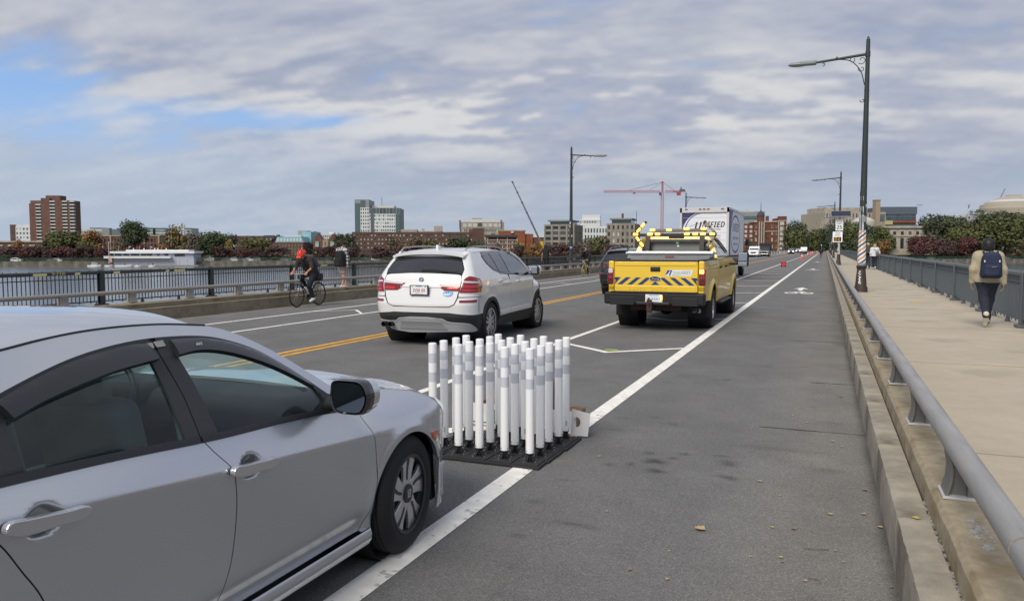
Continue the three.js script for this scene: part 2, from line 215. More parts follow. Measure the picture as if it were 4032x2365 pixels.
function plinthSeg(len, seed) { const s = [[0.005, -0.3], [0.002, 0.385], [0.028, 0.413], [0.33, 0.42], [0.335, -0.3]], nz = Math.ceil(len / 0.08), pos = [], uv = [], idx = [];
const prof = []; for (let k = 0; k < s.length - 1; k++) for (let t = 0; t < 6; t++) prof.push([lerp(s[k][0], s[k + 1][0], t / 6), lerp(s[k][1], s[k + 1][1], t / 6)]); prof.push(s[4]);
for (let j = 0; j <= nz; j++) for (const [x, y] of prof) { const z = (j / nz - 0.5) * len, n = (fbm(z * 6 + seed, y * 9 + x * 9, 3, seed) - 0.5) * 0.012; pos.push(x + (x < 0.03 ? n : 0), y + (y > 0.4 ? n * 0.5 : 0), z); uv.push(z + seed, x + y); }
const w = prof.length; for (let j = 0; j < nz; j++) for (let k = 0; k < w - 1; k++) { const a = j * w + k; idx.push(a, a + 1, a + w, a + 1, a + w + 1, a + w); }
const g = new THREE.BufferGeometry(); g.setAttribute('position', new THREE.Float32BufferAttribute(pos, 3)); g.setAttribute('uv', new THREE.Float32BufferAttribute(uv, 2)); g.setIndex(idx); g.computeVertexNormals(); const q = g.toNonIndexed(); q.computeVertexNormals(); return g; }
const pSegs = [plinthSeg(5.49, 2), plinthSeg(5.49, 12)]; { let i = 0; for (let z = 3.5; z > -60; z -= 5.5) { const m = part(i ? 'plinth_block_' + String(i).padStart(3, '0') : 'plinth_block', pSegs[i % 2], M.plinth, plinth); m.position.set(0.532, (i % 2) * 0.004, z - 2.75); i++; } const far = metric(box(0.33, 0.7, 392, [0, 0.07, 0])); const m = part('plinth_block_' + String(i).padStart(3, '0'), far, M.plinth, plinth); m.position.set(0.7, 0, -258); }
{ // spalled patch on the plinth near the camera
const r = rng(21), g = []; for (let i = 0; i < 60; i++) { const t = r(), w = 0.045 * Math.sin(t * Math.PI); g.push(put(new THREE.DodecahedronGeometry(0.004 + r() * 0.008, 0), [0.655 + (r() - 0.5) * w * 2 - t * 0.01, 0.418, -3.55 - t * 0.42], [r() * 3, r() * 3, 0], [1.2, 0.5, 1.2])); }
part('spalled_patch', g, mat(0.42, 0.41, 0.40, 0.9), plinth);
}
struct('sidewalk', metric(box(2.75, 0.5, 470, [2.24, 0, -223])), M.sidewalk);
struct('sidewalk_edge', metric(box(0.3, 0.46, 470, [3.765, 0, -223])), M.kerb);
for (let i = 0, z = -6; i < 30; i++, z -= 4.6) struct('sidewalk_joint', box(2.7, 0.004, 0.012, [2.24, 0.2515, z]), mat(0.27, 0.24, 0.19, 0.95));
[[-7.4, 0.9], [-10.1, 0.5], [-14.6, 1.0], [-18.8, 1.2], [-24.6, 1.1], [-31, 1.3]].forEach(([z, w], i) => struct('pavement_joint', flat(Array.from({ length: 9 }, (_, k) => [KERB - w * k / 8, z + 0.02 * vnoise(k * 1.7, i * 3)]).concat(Array.from({ length: 9 }, (_, k) => [KERB - w * (8 - k) / 8, z + 0.022 + 0.02 * vnoise(k * 1.3 + 9, i * 3)])), 0.0035), mat(0.075, 0.065, 0.055, 0.95)));
struct('survey_mark', flat([[2.05, -22.5], [2.32, -22.4], [2.4, -22.75], [2.12, -22.85]], 0.2545), mat(0.62, 0.5, 0.08, 0.9));
function guardRail(side, name, label, m, post) { // tube on cast posts; side +1 faces the road from the right
const t = thing(name, label, 'guard rail', [side > 0 ? 0.635 : -14.62, 0, 0], side > 0 ? 0 : Math.PI);
const r = side > 0 ? 0.054 : 0.046, y = side > 0 ? 0.66 : 0.665;
for (let i = 0, z = 4; z > -430; i++, z -= 6.9) { // one length of tube after another
const L = Math.min(6.88, 430 + z); const c = part(i ? 'rail_tube_' + String(i).padStart(3, '0') : 'rail_tube', put(new THREE.CylinderGeometry(r, r, L, 28, 1), [0, y, side * (z - L / 2)], [Math.PI / 2, 0, 0]), m, t);
}
const prof = [[-0.055, 0.42], [-0.046, 0.45], [-0.034, 0.5], [-0.03, 0.56], [-0.04, 0.62], [-0.046, 0.66], [0.046, 0.66], [0.075, 0.6], [0.1, 0.52], [0.13, 0.42]];
const cheek = extrude(prof, 0.014, 0.002), front = []; for (let k = 0; k < 5; k++) front.push(bar([prof[k][0], prof[k][1], 0], [prof[k + 1][0], prof[k + 1][1], 0], 0.17, 0.012));
const g = merge([cheek.clone().translate(0.006, 0, -0.05), cheek.clone().translate(0.006, 0, 0.036), ...front, box(0.03, 0.2, 0.15, [0.055, 0.52, 0])]), foot = rbox(0.215, 0.014, 0.2, 0.004, [0.038, 0.427, 0]);
let i = 0; for (let z = 0.83; z > (post ?? -230); z -= 1.722) { if (i >= 240) break; const p = part(i ? 'rail_post_' + String(i).padStart(3, '0') : 'rail_post', g, side > 0 ? M.aluDark : M.aluWarm, t); p.position.z = side * z; const f = part('base_plate', foot, side > 0 ? M.caulk : M.aluWarm, p); i++; }
return t;
}
M.caulk = mat(0.55, 0.55, 0.54, 0.7);
M.aluDark = mat(0.2, 0.195, 0.185, 0.55, 0.3);
guardRail(1, 'guard_rail', 'low grey tube guard rail on short cast posts at the right edge of the road', M.alu);
guardRail(-1, 'guard_rail', 'low warm grey tube guard rail on the far left concrete barrier', M.aluWarm);
function fence(side, x, ground, top, z0, label, m, first) {
const t = thing('bridge_railing', label, 'railing', [x, ground, 0]); const h = top - ground, P = 3.86;
const picket = box(0.016, h - 0.2, 0.016, [0, 0.12 + (h - 0.2) / 2, 0]), tall = box(0.018, h - 0.06, 0.018, [0, 0.12 + (h - 0.16) / 2, 0]);
// post: a flat bar bent over the top rail
const hoop = []; for (let i = 0; i <= 12; i++) { const a = Math.PI * (1 - i / 12); hoop.push([0.068 * Math.cos(a), h - 0.058 + 0.068 * Math.sin(a)]); }
const arch = [[-0.068, 0.02], ...hoop, [0.068, 0.02], [0.05, 0.02], [0.05, h - 0.06], ...hoop.map(([a, b]) => [a * 0.72, h - 0.058 + (b - h + 0.058) * 0.72]).reverse(), [-0.05, 0.02]];
const postG = merge([extrude(arch, 0.11, 0.004, [0, 0, -0.055]), box(0.085, h - 0.14, 0.03, [0, h / 2 - 0.03, 0]), rbox(0.26, 0.05, 0.24, 0.012, [0, 0.03, 0]), cyl(0.016, 0.016, 0.04, [0.09, 0.07, 0.08]), cyl(0.016, 0.016, 0.04, [-0.09, 0.07, 0.08])]);
const foot = merge([cyl(0.03, 0.05, 0.11, [0, 0.06, 0]), cyl(0.055, 0.055, 0.02, [0, 0.01, 0])]);
const railG = put(new THREE.CylinderGeometry(0.046, 0.046, P, 16), [0, h - 0.055, -P / 2], [Math.PI / 2, 0, 0]), thin = merge([box(0.03, 0.022, P, [0, h - 0.21, -P / 2]), box(0.03, 0.03, P, [0, 0.12, -P / 2])]);
let n = 0, k = 0; const bulk = [], one = merge([picket]);
for (let i = 0, z = z0; z > -430; i++, z -= P) {
const p = part('post', postG, m, t); p.position.z = z;
part('top_rail', railG, m, t).position.z = z; part('lower_rail', thin, m, t).position.z = z;
if (-z < 90) { const f = part('foot', [foot.clone().translate(0, 0, -P / 3), foot.clone().translate(0, 0, -2 * P / 3)], m, t); f.position.z = z; }
for (let j = 1; j < 36; j++) { const zz = z - j * P / 36, g = j % 3 ? picket : tall; if (z <= first && n < 290) { const b = part('baluster', g, m, t); b.position.z = zz; n++; } else bulk.push([zz, j % 3]); }
}
for (const kind of [0, 1]) { const l = bulk.filter((b) => !!b[1] === !!kind), im = shade(new THREE.InstancedMesh(kind ? picket : tall, m, l.length)); im.name = kind ? 'balusters' : 'tall_balusters'; im.userData.kind = 'stuff'; l.forEach(([zz], i) => im.setMatrixAt(i, new THREE.Matrix4().makeTranslation(0, 0, zz))); t.add(im); }
return t;
}
const fenceLeft = fence(-1, -17.4, 0.16, 1.08, 4.85, 'dark green bridge railing of thin upright bars along the far left footway', M.railDark, -6);
const fenceRight = fence(1, 3.28, 0.25, 1.255, 3.35, 'grey steel bridge railing with hooped posts along the right footway', M.railGrey, -12);
{ const g = []; for (const [z, l] of [[-12.75, 0.35], [-13.75, 0.15], [-14.9, 0.2], [-16.6, 0.12], [-17.05, 0.4], [-24, 0.4]]) { const a = put(new THREE.CylinderGeometry(0.0472, 0.0472, l, 14, 1, true, 0.2, 1.7), [0, 0.865, z], [Math.PI / 2, 0, 0]); g.push(a); } part('paint_smear', g, mat(0.62, 0.6, 0.32, 0.8), fenceLeft);
const scrawl = print(128, 64, (c) => { c.clearRect(0, 0, 128, 64); c.strokeStyle = '#cfc77a'; c.lineWidth = 5; c.lineCap = 'round'; c.beginPath(); c.moveTo(8, 14); c.lineTo(14, 50); c.moveTo(8, 14); c.quadraticCurveTo(44, 20, 14, 50); c.moveTo(48, 14); c.lineTo(46, 52); c.moveTo(74, 12); c.lineTo(72, 52); c.moveTo(48, 32); c.lineTo(74, 30); c.moveTo(92, 14); c.lineTo(88, 54); c.moveTo(92, 14); c.quadraticCurveTo(128, 30, 90, 54); c.stroke(); });
const s = part('graffiti', put(new THREE.CylinderGeometry(0.0475, 0.0475, 0.36, 12, 1, true, 0.35, 1.2), [0, 0.865, -10.75], [Math.PI / 2, 0, 0]), std({ map: scrawl, transparent: true, alphaTest: 0.4, roughness: 0.8 }), fenceLeft); s.geometry = (() => { const g = new THREE.PlaneGeometry(0.42, 0.09); return put(g, [0.048, 0.868, -13.25], [0, Math.PI / 2, 0]); })();
}
// left side: low ledge, plinth, footway
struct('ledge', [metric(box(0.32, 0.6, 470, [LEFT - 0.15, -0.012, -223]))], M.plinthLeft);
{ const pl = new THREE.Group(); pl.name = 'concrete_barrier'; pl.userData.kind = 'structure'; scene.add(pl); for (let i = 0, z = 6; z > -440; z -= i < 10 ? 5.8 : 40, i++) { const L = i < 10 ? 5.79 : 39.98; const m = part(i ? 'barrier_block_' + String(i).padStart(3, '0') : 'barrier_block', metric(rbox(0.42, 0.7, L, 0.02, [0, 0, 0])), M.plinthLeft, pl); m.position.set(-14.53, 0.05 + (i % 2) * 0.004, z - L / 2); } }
struct('sidewalk', metric(box(3.0, 0.4, 470, [-16.24, -0.04, -223])), M.sidewalk);
// ------------------------------------------------------------------ the river and the far bank
const WATER = -6.5, BANK = -4.6;
struct('river', (() => { const g = new THREE.PlaneGeometry(3600, 3600, 1, 1); put(g, [-300, WATER, 500], [-Math.PI / 2, 0, 0]); const p = g.attributes.position, uv = g.attributes.uv; for (let i = 0; i < p.count; i++) { const x = p.getX(i), z = p.getZ(i); uv.setXY(i, Math.cos(YAW) * x - Math.sin(YAW) * z, Math.sin(YAW) * x + Math.cos(YAW) * z); } return g; })(), M.water);
const shoreDepth = (px) => piece(px, [[-2600, 250], [-600, 330], [0, 344], [1000, 362], [2016, 388], [3000, 408], [4032, 432], [5400, 460], [8000, 500]]);
{ // land, sea wall, grass verge, green railing along the bank
const line = []; for (let px = -2600; px <= 8000; px += 200) { const [x, z] = bearing(px, shoreDepth(px)); line.push([x, z]); }
const back = [[2600, -2600], [-2600, -2600], [-2600, 600]];
const pts = [...line, ...back];
struct('river_bank', flat(pts, BANK), M.grass);
const wall = [], cap = []; for (let i = 0; i < line.length - 1; i++) { const [a, b] = [line[i], line[i + 1]]; wall.push(bar([a[0], (WATER + BANK) / 2 - 0.9, a[1]], [b[0], (WATER + BANK) / 2 - 0.9, b[1]], 1.0, BANK - WATER + 2)); cap.push(bar([a[0], BANK + 0.32, a[1]], [b[0], BANK + 0.32, b[1]], 1.15, 0.24)); }
const w = new THREE.Group(); w.name = 'sea_wall'; scene.add(w); w.userData.kind = 'structure'; part('wall_face', wall.map((g) => metric(g)), M.seawall, w); part('coping', cap.map((g) => metric(g)), M.seawall, w);
const rail = thing('river_railing', 'long green railing along the top of the far river wall', 'railing'); const rg = [], pg = [];
for (let i = 8; i < line.length - 14; i++) { const [a, b] = [line[i], line[i + 1]], up = BANK + 0.42; for (const y of [0.5, 0.95, 1.35]) rg.push(bar([a[0], up + y, a[1]], [b[0], up + y, b[1]], 0.1, 0.14)); for (let k = 0; k < 6; k++) { const t = k / 6; pg.push(box(0.14, 1.4, 0.14, [lerp(a[0], b[0], t), up + 0.7, lerp(a[1], b[1], t)])); } }
const gm = mat(0.035, 0.1, 0.075, 0.6); part('rails', rg, gm, rail); part('posts', pg, gm, rail);
const road = []; for (let px = -1400; px <= 6000; px += 200) { const [x, z] = bearing(px, shoreDepth(px) + 14), [x2, z2] = bearing(px + 200, shoreDepth(px + 200) + 14); road.push(bar([x, BANK + 0.01, z], [x2, BANK + 0.01, z2], 12, 0.1)); }
struct('riverside_road', road, mat(0.11, 0.11, 0.11, 0.9));
struct('bridge_approach', [box(21, 5, 150, [-7, -2.6, -520])], mat(0.15, 0.15, 0.14, 0.9));
for (let i = 0; i < 5; i++) struct('bridge_pier', [box(18, 7, 3, [-7, -4.6, -120 - i * 75])], M.seawall);
}
// buildings: core, a front layer of piers and bands that leaves openings, panes set back in them
const winGeo = {};
function face(b, which, o) {
const { w, d } = b, t = 0.35, wall = [], mW = o.wall, cols = o.cols, rows = o.rows, x0 = o.x0 ?? (which === 'front' ? -w / 2 : -d / 2), x1 = o.x1 ?? (which === 'front' ? w / 2 : d / 2), y0 = o.y0, y1 = o.y1;
const cw = (x1 - x0) / cols, ch = (y1 - y0) / rows, ww = cw * (o.ww ?? 0.5), wh = ch * (o.wh ?? 0.55), out = which === 'front' ? b.d / 2 : b.w / 2;
const skip = o.skip ?? (() => false), list = [];
for (let i = 0; i <= cols; i++) { const a = i === 0 ? x0 : x0 + (i - 0.5) * cw + ww / 2, c = i === cols ? x1 : x0 + (i + 0.5) * cw - ww / 2; wall.push(box(c - a, y1 - y0, t, [(a + c) / 2, (y0 + y1) / 2, out + t / 2])); }
for (let j = 0; j <= rows; j++) { const a = j === 0 ? y0 : y0 + (j - 0.5 + (o.dy ?? 0)) * ch + wh / 2, c = j === rows ? y1 : y0 + (j + 0.5 + (o.dy ?? 0)) * ch - wh / 2; wall.push(box(x1 - x0 - 0.02, c - a, t - 0.03, [(x0 + x1) / 2, (a + c) / 2, out + (t - 0.03) / 2])); }
const key = ww.toFixed(2) + '_' + wh.toFixed(2), g = winGeo[key] ??= merge([box(ww, wh, 0.06)]), sill = winGeo[key + 's'] ??= box(ww * 1.16, Math.min(0.3, wh * 0.16), 0.24);
const r = rng(Math.round(w * 100 + rows * 7 + cols));
const turn = which === 'front' ? 0 : which === 'right' ? Math.PI / 2 : -Math.PI / 2;
const wm = part(o.name ?? 'wall', wall.map((q) => metric(q)), mW, b.g); wm.rotation.y = turn;
const cy = Math.cos(turn), sy = Math.sin(turn);
for (let j = 0; j < rows; j++) for (let i = 0; i < cols; i++) { if (skip(i, j)) continue; const x = x0 + (i + 0.5) * cw, y = y0 + (j + 0.5 + (o.dy ?? 0)) * ch, z = out + 0.08; const k = r(); const p = part('window', g, k < (o.lit ?? 0.12) ? (o.blind ?? B.blind) : k < 0.3 ? B.glassPale : o.glass ?? B.glass, b.g); p.rotation.y = turn; p.position.set(x * cy + z * sy, y, -x * sy + z * cy);
if (o.sill) { const s = part('sill', sill, o.sill, p); s.position.set(0, -wh / 2 - 0.08, 0.25); } if (o.frame) { const f = part('frame', winGeo[key + 'f'] ??= merge([box(0.14, wh, 0.1, [-ww / 2 + 0.07, 0, 0.05]), box(0.14, wh, 0.1, [ww / 2 - 0.07, 0, 0.05]), box(ww - 0.28, 0.14, 0.1, [0, wh / 2 - 0.07, 0.05]), box(ww - 0.28, 0.14, 0.1, [0, 0, 0.05])]), o.frame, p); } }
}
const B = { brick: mat(0.19, 0.095, 0.077, 0.9), brickDark: mat(0.145, 0.086, 0.069, 0.9), brickRed: mat(0.21, 0.075, 0.05, 0.9), brickOrange: mat(0.31, 0.105, 0.055, 0.9), tan: mat(0.34, 0.27, 0.19, 0.9), concrete: mat(0.33, 0.3, 0.25, 0.9), beige: mat(0.45, 0.4, 0.32, 0.9), cream: mat(0.5, 0.45, 0.36, 0.85), pale: mat(0.52, 0.53, 0.53, 0.8), white: mat(0.66, 0.67, 0.68, 0.8), grey: mat(0.26, 0.28, 0.29, 0.8), slate: mat(0.1, 0.12, 0.145, 0.6), teal: mat(0.26, 0.46, 0.5, 0.7), darkRoof: mat(0.06, 0.06, 0.065, 0.8), greenGlass: mat(0.12, 0.17, 0.165, 0.15, 0.3), glass: mat(0.03, 0.036, 0.042, 0.12, 0.2), glassPale: mat(0.09, 0.1, 0.11, 0.15, 0.2), blind: mat(0.5, 0.5, 0.47, 0.7), blueGlass: mat(0.1, 0.15, 0.2, 0.12, 0.3), trim: mat(0.47, 0.43, 0.35, 0.85), tower: mat(0.45, 0.37, 0.24, 0.9) };
for (const k of ['brick', 'brickDark', 'brickRed', 'brickOrange', 'concrete', 'beige', 'cream']) { B[k].map = tex(128, 128, (u, v, i, j) => { const f = fbm(u * 8, v * 8, 4, 300 + k.length, 8), c = 0.9 + (f - 0.5) * 0.22; return [c, c, c]; }, true, 0.06); }
function building(name, label, cat, px0, px1, top, dep, d, m, rot = 0, group) {
const [x0, z0] = bearing(px0, dep), [x1, z1] = bearing(px1, dep), w = Math.hypot(x1 - x0, z1 - z0), h = levelAt(top, dep) - BANK;
const a = YAW + R(rot), cx = (x0 + x1) / 2 - Math.sin(a) * d / 2, cz = (z0 + z1) / 2 - Math.cos(a) * d / 2;
const g = thing(name, label, cat, [cx, BANK, cz], a, group); part('core', box(w, h, d - 0.02, [0, h / 2, -0.01]), m, g);
return { g, w, h, d, y: (py) => levelAt(py, dep) - BANK, x: (px) => (px - (px0 + px1) / 2) / 3030 * dep };
}
function block(b, name, px0, px1, py0, py1, m, z0, z1) { const a = b.x(px0), c = b.x(px1), y0 = b.y(py1), y1 = b.y(py0); return part(name, metric(box(c - a, y1 - y0, z1 - z0, [(a + c) / 2, (y0 + y1) / 2, (z0 + z1) / 2])), m, b.g); }
// ---- the skyline from left to right
{ const b = building('office_building', 'white and blue office block left of the tall brick tower', 'building', 50, 128, 886, 720, 8, B.white, 2); face(b, 'front', { cols: 6, rows: 6, y0: 2, y1: b.h - 1.5, wall: B.white, ww: 0.5, wh: 0.5, glass: B.blueGlass }); block(b, 'stair_tower', 44, 62, 884, 1000, B.brickDark, 2, 5); block(b, 'roof_plant', 90, 124, 880, 888, B.pale, -3, 3); }
{ const b = building('apartment_tower', 'tall dark red brick apartment tower with stacked pale balconies', 'building', 126, 292, 789, 640, 11, B.brick, 1);
block(b, 'stair_shaft', 185, 241, 769, 840, B.brick, -4, 5); const Bk = B.brick;
for (const [a, c, top] of [[126, 151, 801], [172, 206, 780], [226, 253, 789], [275, 283, 789]]) block(b, 'wall', a, c, top, 985, Bk, 5.4, 7.5);
for (const [a, c, top] of [[151, 171, 803], [206, 226, 790], [254, 273, 790], [283, 300, 790]]) for (let i = 0; i < 15; i++) { const y = top + i * 12.9; const p = block(b, 'balcony', a, c, y, y + 5.6, B.blind, 5.5, 7.7); const q = block(b, 'window', a + 0.5, c - 0.5, y + 5.6, y + 12.6, B.glass, 5.45, 5.8); } }
{ const b = building('low_brick_building', 'long low brick building with a pale roof band below the tower', 'building', -260, 178, 950, 400, 18, B.brickDark, -4); block(b, 'roof_band', -262, 180, 948, 954, B.beige, -9, 9.6); for (let i = 0; i < 9; i++) block(b, 'window', -230 + i * 44, -206 + i * 44, 963, 969, B.cream, 9, 9.3); }
{ const b = building('research_building', 'pale grey flat building behind the orange tree', 'building', 312, 434, 901, 700, 26, B.pale, 2); face(b, 'front', { cols: 12, rows: 5, y0: 2, y1: b.h - 1, wall: B.pale, ww: 0.7, wh: 0.45, glass: B.grey }); block(b, 'roof_plant', 340, 392, 895, 902, B.slate, -8, 6); block(b, 'end_block', 405, 434, 897, 960, B.grey, 10, 15); }
for (const [a, c, t, l] of [[460, 482, 898, 'left of the tall green tree'], [560, 602, 896, 'right of the tall green tree'], [614, 652, 897, 'left of the yellow brown tree'], [726, 754, 897, 'right of the yellow brown tree']]) { const b = building('glass_office', 'distant pale green glass office ' + l, 'building', a, c, t, 900, 24, B.greenGlass, 3); face(b, 'front', { cols: Math.round((c - a) / 5), rows: 7, y0: 1, y1: b.h - 2, wall: B.pale, ww: 0.7, wh: 0.7, glass: B.greenGlass }); }
{ const b = building('brick_hall', 'long brown brick hall with tan window frames behind the boathouse', 'building', 392, 634, 928, 440, 22, B.tan, -3); block(b, 'roof_edge', 390, 636, 925, 930, B.tan, -11, 11.7); face(b, 'front', { cols: 18, rows: 3, y0: 3, y1: b.h - 1, wall: B.brick, ww: 0.55, wh: 0.6, glass: B.glass, lit: 0.05 }); for (const px of [436, 504, 572, 630]) block(b, 'pier', px - 3, px + 3, 929, 985, B.tan, 11, 12); }
{ const b = building('brick_hall', 'plain dark brick hall between the grey trees and the big green tree', 'building', 636, 800, 926, 445, 20, B.brickDark, -3); face(b, 'front', { cols: 12, rows: 4, y0: 2, y1: b.h - 1, wall: B.brickDark, ww: 0.45, wh: 0.5, sill: B.cream }); }
{ const b = building('brick_house', 'dark brick row house with cream dormers left of the teal roof', 'building', 925, 1082, 928, 440, 16, B.brickDark, 0); block(b, 'mansard_roof', 1040, 1082, 926, 941, B.darkRoof, 7.9, 8.8); block(b, 'chimney', 1078, 1086, 923, 935, B.brickDark, 0, 3); face(b, 'front', { cols: 14, rows: 3, y0: 2, y1: b.h - 4, wall: B.brickDark, ww: 0.4, wh: 0.5, sill: B.cream, frame: B.cream }); for (const px of [1053, 1069]) block(b, 'dormer', px - 3, px + 3, 938, 946, B.cream, 8.5, 9.6); }
{ const b = building('teal_roofed_building', 'brick building with a pale teal mansard roof and teal rear block', 'building', 1080, 1196, 953, 425, 26, B.brick, -6);
face(b, 'front', { cols: 9, rows: 4, y0: 2, y1: b.h - 0.6, wall: B.brickDark, ww: 0.42, wh: 0.62, sill: B.cream, frame: B.cream });
const roof = extrude([[-b.w / 2, 0], [b.w / 2, 0], [b.w / 2 - 1.2, 3.0], [-b.w / 2 + 1.2, 3.0]], b.d - 0.4, 0, [0, b.h, -b.d / 2 + 0.2]); const rf = part('mansard_roof', roof, B.teal, b.g); for (let i = 0; i < 8; i++) part('dormer', box(0.9, 1.4, 0.5, [-b.w / 2 + 1.8 + i * (b.w - 3.4) / 7, b.h + 1.2, b.d / 2 - 0.25]), B.white, rf);
block(b, 'rear_block', 1160, 1198, 910, 960, B.teal, -12, 2); block(b, 'lift_house', 1124, 1162, 905, 932, B.grey, -11, -5); block(b, 'terrace', 1092, 1160, 924, 937, B.pale, -11, 3); }
{ const b = building('laboratory', 'grey laboratory block right behind the teal building', 'building', 1199, 1236, 913, 560, 20, B.grey, 0); face(b, 'front', { cols: 5, rows: 6, y0: 2, y1: b.h - 1, wall: B.grey, ww: 0.6, wh: 0.55 }); block(b, 'roof_plant', 1214, 1228, 909, 914, B.pale, -4, 4); }
{ const b = building('gabled_house', 'tan house with two pointed gables and green bay windows', 'building', 1233, 1330, 944, 430, 18, B.tan, -3);
for (const [a, c] of [[1233, 1268], [1292, 1330]]) { const w = b.x(c) - b.x(a), g = part('gable', extrude([[0, -6], [w, -6], [w, 0], [w / 2, 3.4], [0, 0]], 6, 0, [b.x(a), b.h, b.d / 2 - 5.4]), B.brick, b.g); part('bay_window', box(w * 0.42, 3.2, 0.9, [b.x(a) + w / 2, b.h - 2.4, b.d / 2 + 0.9]), mat(0.2, 0.33, 0.25, 0.8), g); for (let k = 0; k < 3; k++) part('window', box(w * 0.09, 2, 0.1, [b.x(a) + w * (0.38 + 0.12 * k), b.h - 2.8, b.d / 2 + 1.38]), B.blind, b.g); }
face(b, 'front', { cols: 7, rows: 3, y0: 1, y1: b.h - 0.5, wall: B.tan, ww: 0.45, wh: 0.6, frame: B.cream }); }
{ const b = building('far_office', 'low pale office roofline behind the gabled house', 'building', 1250, 1336, 920, 700, 20, B.pale, 0); face(b, 'front', { cols: 12, rows: 3, y0: b.h - 9, y1: b.h - 1, wall: B.pale, ww: 0.6, wh: 0.5 }); block(b, 'roof_plant', 1290, 1308, 913, 921, B.white, -4, 4); }
{ const b = building('glass_hotel', 'white and glass high rise with a taller grey lift core on its left', 'building', 1420, 1575, 818, 600, 30, B.grey, 2);
const X = b.x, w2 = [X(1456), X(1572)];
const core = block(b, 'lift_core', 1399, 1455, 785, 1010, B.grey, -14, 15.2); face({ ...b, d: b.d + 0.6 }, 'front', { name: 'core_panel', cols: 4, rows: 12, x0: X(1421), x1: X(1455), y0: b.y(985), y1: b.y(817), wall: B.white, ww: 0.5, wh: 0.55, glass: B.glass, lit: 0.04 }); block(b, 'core_glazing', 1400, 1420, 800, 985, B.greenGlass, 15, 15.5); block(b, 'core_louvre', 1422, 1440, 788, 815, B.slate, 15, 15.5);
face(b, 'front', { name: 'glazed_wall', cols: 12, rows: 10, x0: w2[0], x1: X(1558), y0: b.y(985), y1: b.y(842), wall: B.white, ww: 0.66, wh: 0.5, glass: B.greenGlass, lit: 0.3, blind: B.pale }); face(b, 'front', { name: 'crown', cols: 9, rows: 1, x0: w2[0], x1: X(1575), y0: b.y(842), y1: b.y(818), wall: B.grey, ww: 0.84, wh: 0.86, glass: B.greenGlass, lit: 0 }); for (let i = 0; i < 12; i++) block(b, 'corner_window', 1559, 1574, 843 + i * 12, 852 + i * 12, B.greenGlass, 15, 15.4);
block(b, 'roof_plant', 1458, 1547, 806, 819, B.pale, -12, 6); block(b, 'dark_seam', 1461, 1474, 820, 985, B.slate, 15.2, 15.55); part('mast', box(0.4, 8, 0.4, [X(1495), b.h + 5, 0]), B.slate, b.g); }
{ const b = building('brick_dormitory', 'long six storey brown brick dormitory with small cream windows', 'building', 1388, 1862, 913, 430, 16, B.brickDark, 3);
face(b, 'front', { cols: 34, rows: 6, y0: 1, y1: b.h - 0.6, wall: B.brickDark, ww: 0.42, wh: 0.36, sill: B.cream, lit: 0.5, skip: (i, j) => (i * 7 + j * 3) % 6 === 0 }); block(b, 'stair_head', 1575, 1640, 902, 914, B.beige, -6, 2); block(b, 'roof_terrace', 1640, 1740, 908, 914, B.beige, -6, 1); block(b, 'roof_house', 1706, 1738, 888, 914, B.beige, -6, 1); block(b, 'chimney', 1656, 1666, 898, 914, B.beige, -4, -1); }
{ const b = building('brick_dormitory', 'taller brown brick end block with a blank wall above the white car', 'building', 1862, 1906, 898, 426, 22, B.brickDark, 3); block(b, 'stair_head', 1846, 1880, 899, 912, B.brick, -8, 2); face(b, 'front', { cols: 3, rows: 5, y0: 1, y1: b.h - 6, wall: B.brickDark, ww: 0.3, wh: 0.36 }); }
{ const b = building('stepped_beige_building', 'wide beige laboratory with a glazed attic floor behind the dormitory', 'building', 1810, 1985, 874, 540, 30, B.beige, 2); face(b, 'front', { cols: 8, rows: 1, x0: b.x(1820), x1: b.x(1980), y0: b.y(895), y1: b.y(874), wall: B.beige, ww: 0.78, wh: 0.7, glass: B.pale }); face(b, 'front', { name: 'lower_wall', cols: 22, rows: 5, y0: 2, y1: b.y(896), wall: B.beige, ww: 0.55, wh: 0.5, glass: B.greenGlass }); block(b, 'penthouse', 1826, 1976, 862, 875, B.pale, -14, 10); block(b, 'roof_hut', 1858, 1898, 855, 863, B.tan, -8, 0); for (const px of [1812, 1974]) block(b, 'corner_stack', px - 3, px + 3, 866, 900, B.slate, 13, 15.4); }
{ const b = building('red_brick_hall', 'plain orange red brick hall with a white roof', 'building', 1962, 2068, 907, 470, 26, B.brickOrange, 0); block(b, 'side_wing', 2066, 2098, 920, 990, B.brickOrange, -12, 12); block(b, 'roof_edge', 1960, 2070, 905, 909, B.cream, -13, 13.2); block(b, 'flat_roof', 2066, 2142, 921, 934, B.white, -12, 11.5); block(b, 'low_wing', 2098, 2142, 934, 990, B.brick, -12, 11); block(b, 'roof_hood', 2012, 2022, 911, 917, B.white, 12, 14); }
{ const b = building('corner_building', 'ornate small brick corner block with stone bands and a dark cornice', 'building', 1920, 2036, 930, 415, 18, B.brick, 4); block(b, 'cornice', 1916, 2039, 925, 933, B.darkRoof, -9, 10.4); face(b, 'front', { cols: 9, rows: 4, y0: 0.5, y1: b.h - 1.2, wall: B.brick, ww: 0.42, wh: 0.6, sill: B.trim, frame: B.trim, lit: 0.25 }); for (const py of [944, 960, 978]) block(b, 'stone_band', 1920, 2036, py, py + 2, B.trim, 9.3, 9.65); for (let i = 0; i <= 9; i += 3) block(b, 'pilaster', 1919 + i * 12.8, 1922 + i * 12.8, 934, 1000, B.trim, 9.2, 9.75); block(b, 'chimney', 1938, 1952, 917, 930, B.slate, -2, 1); }
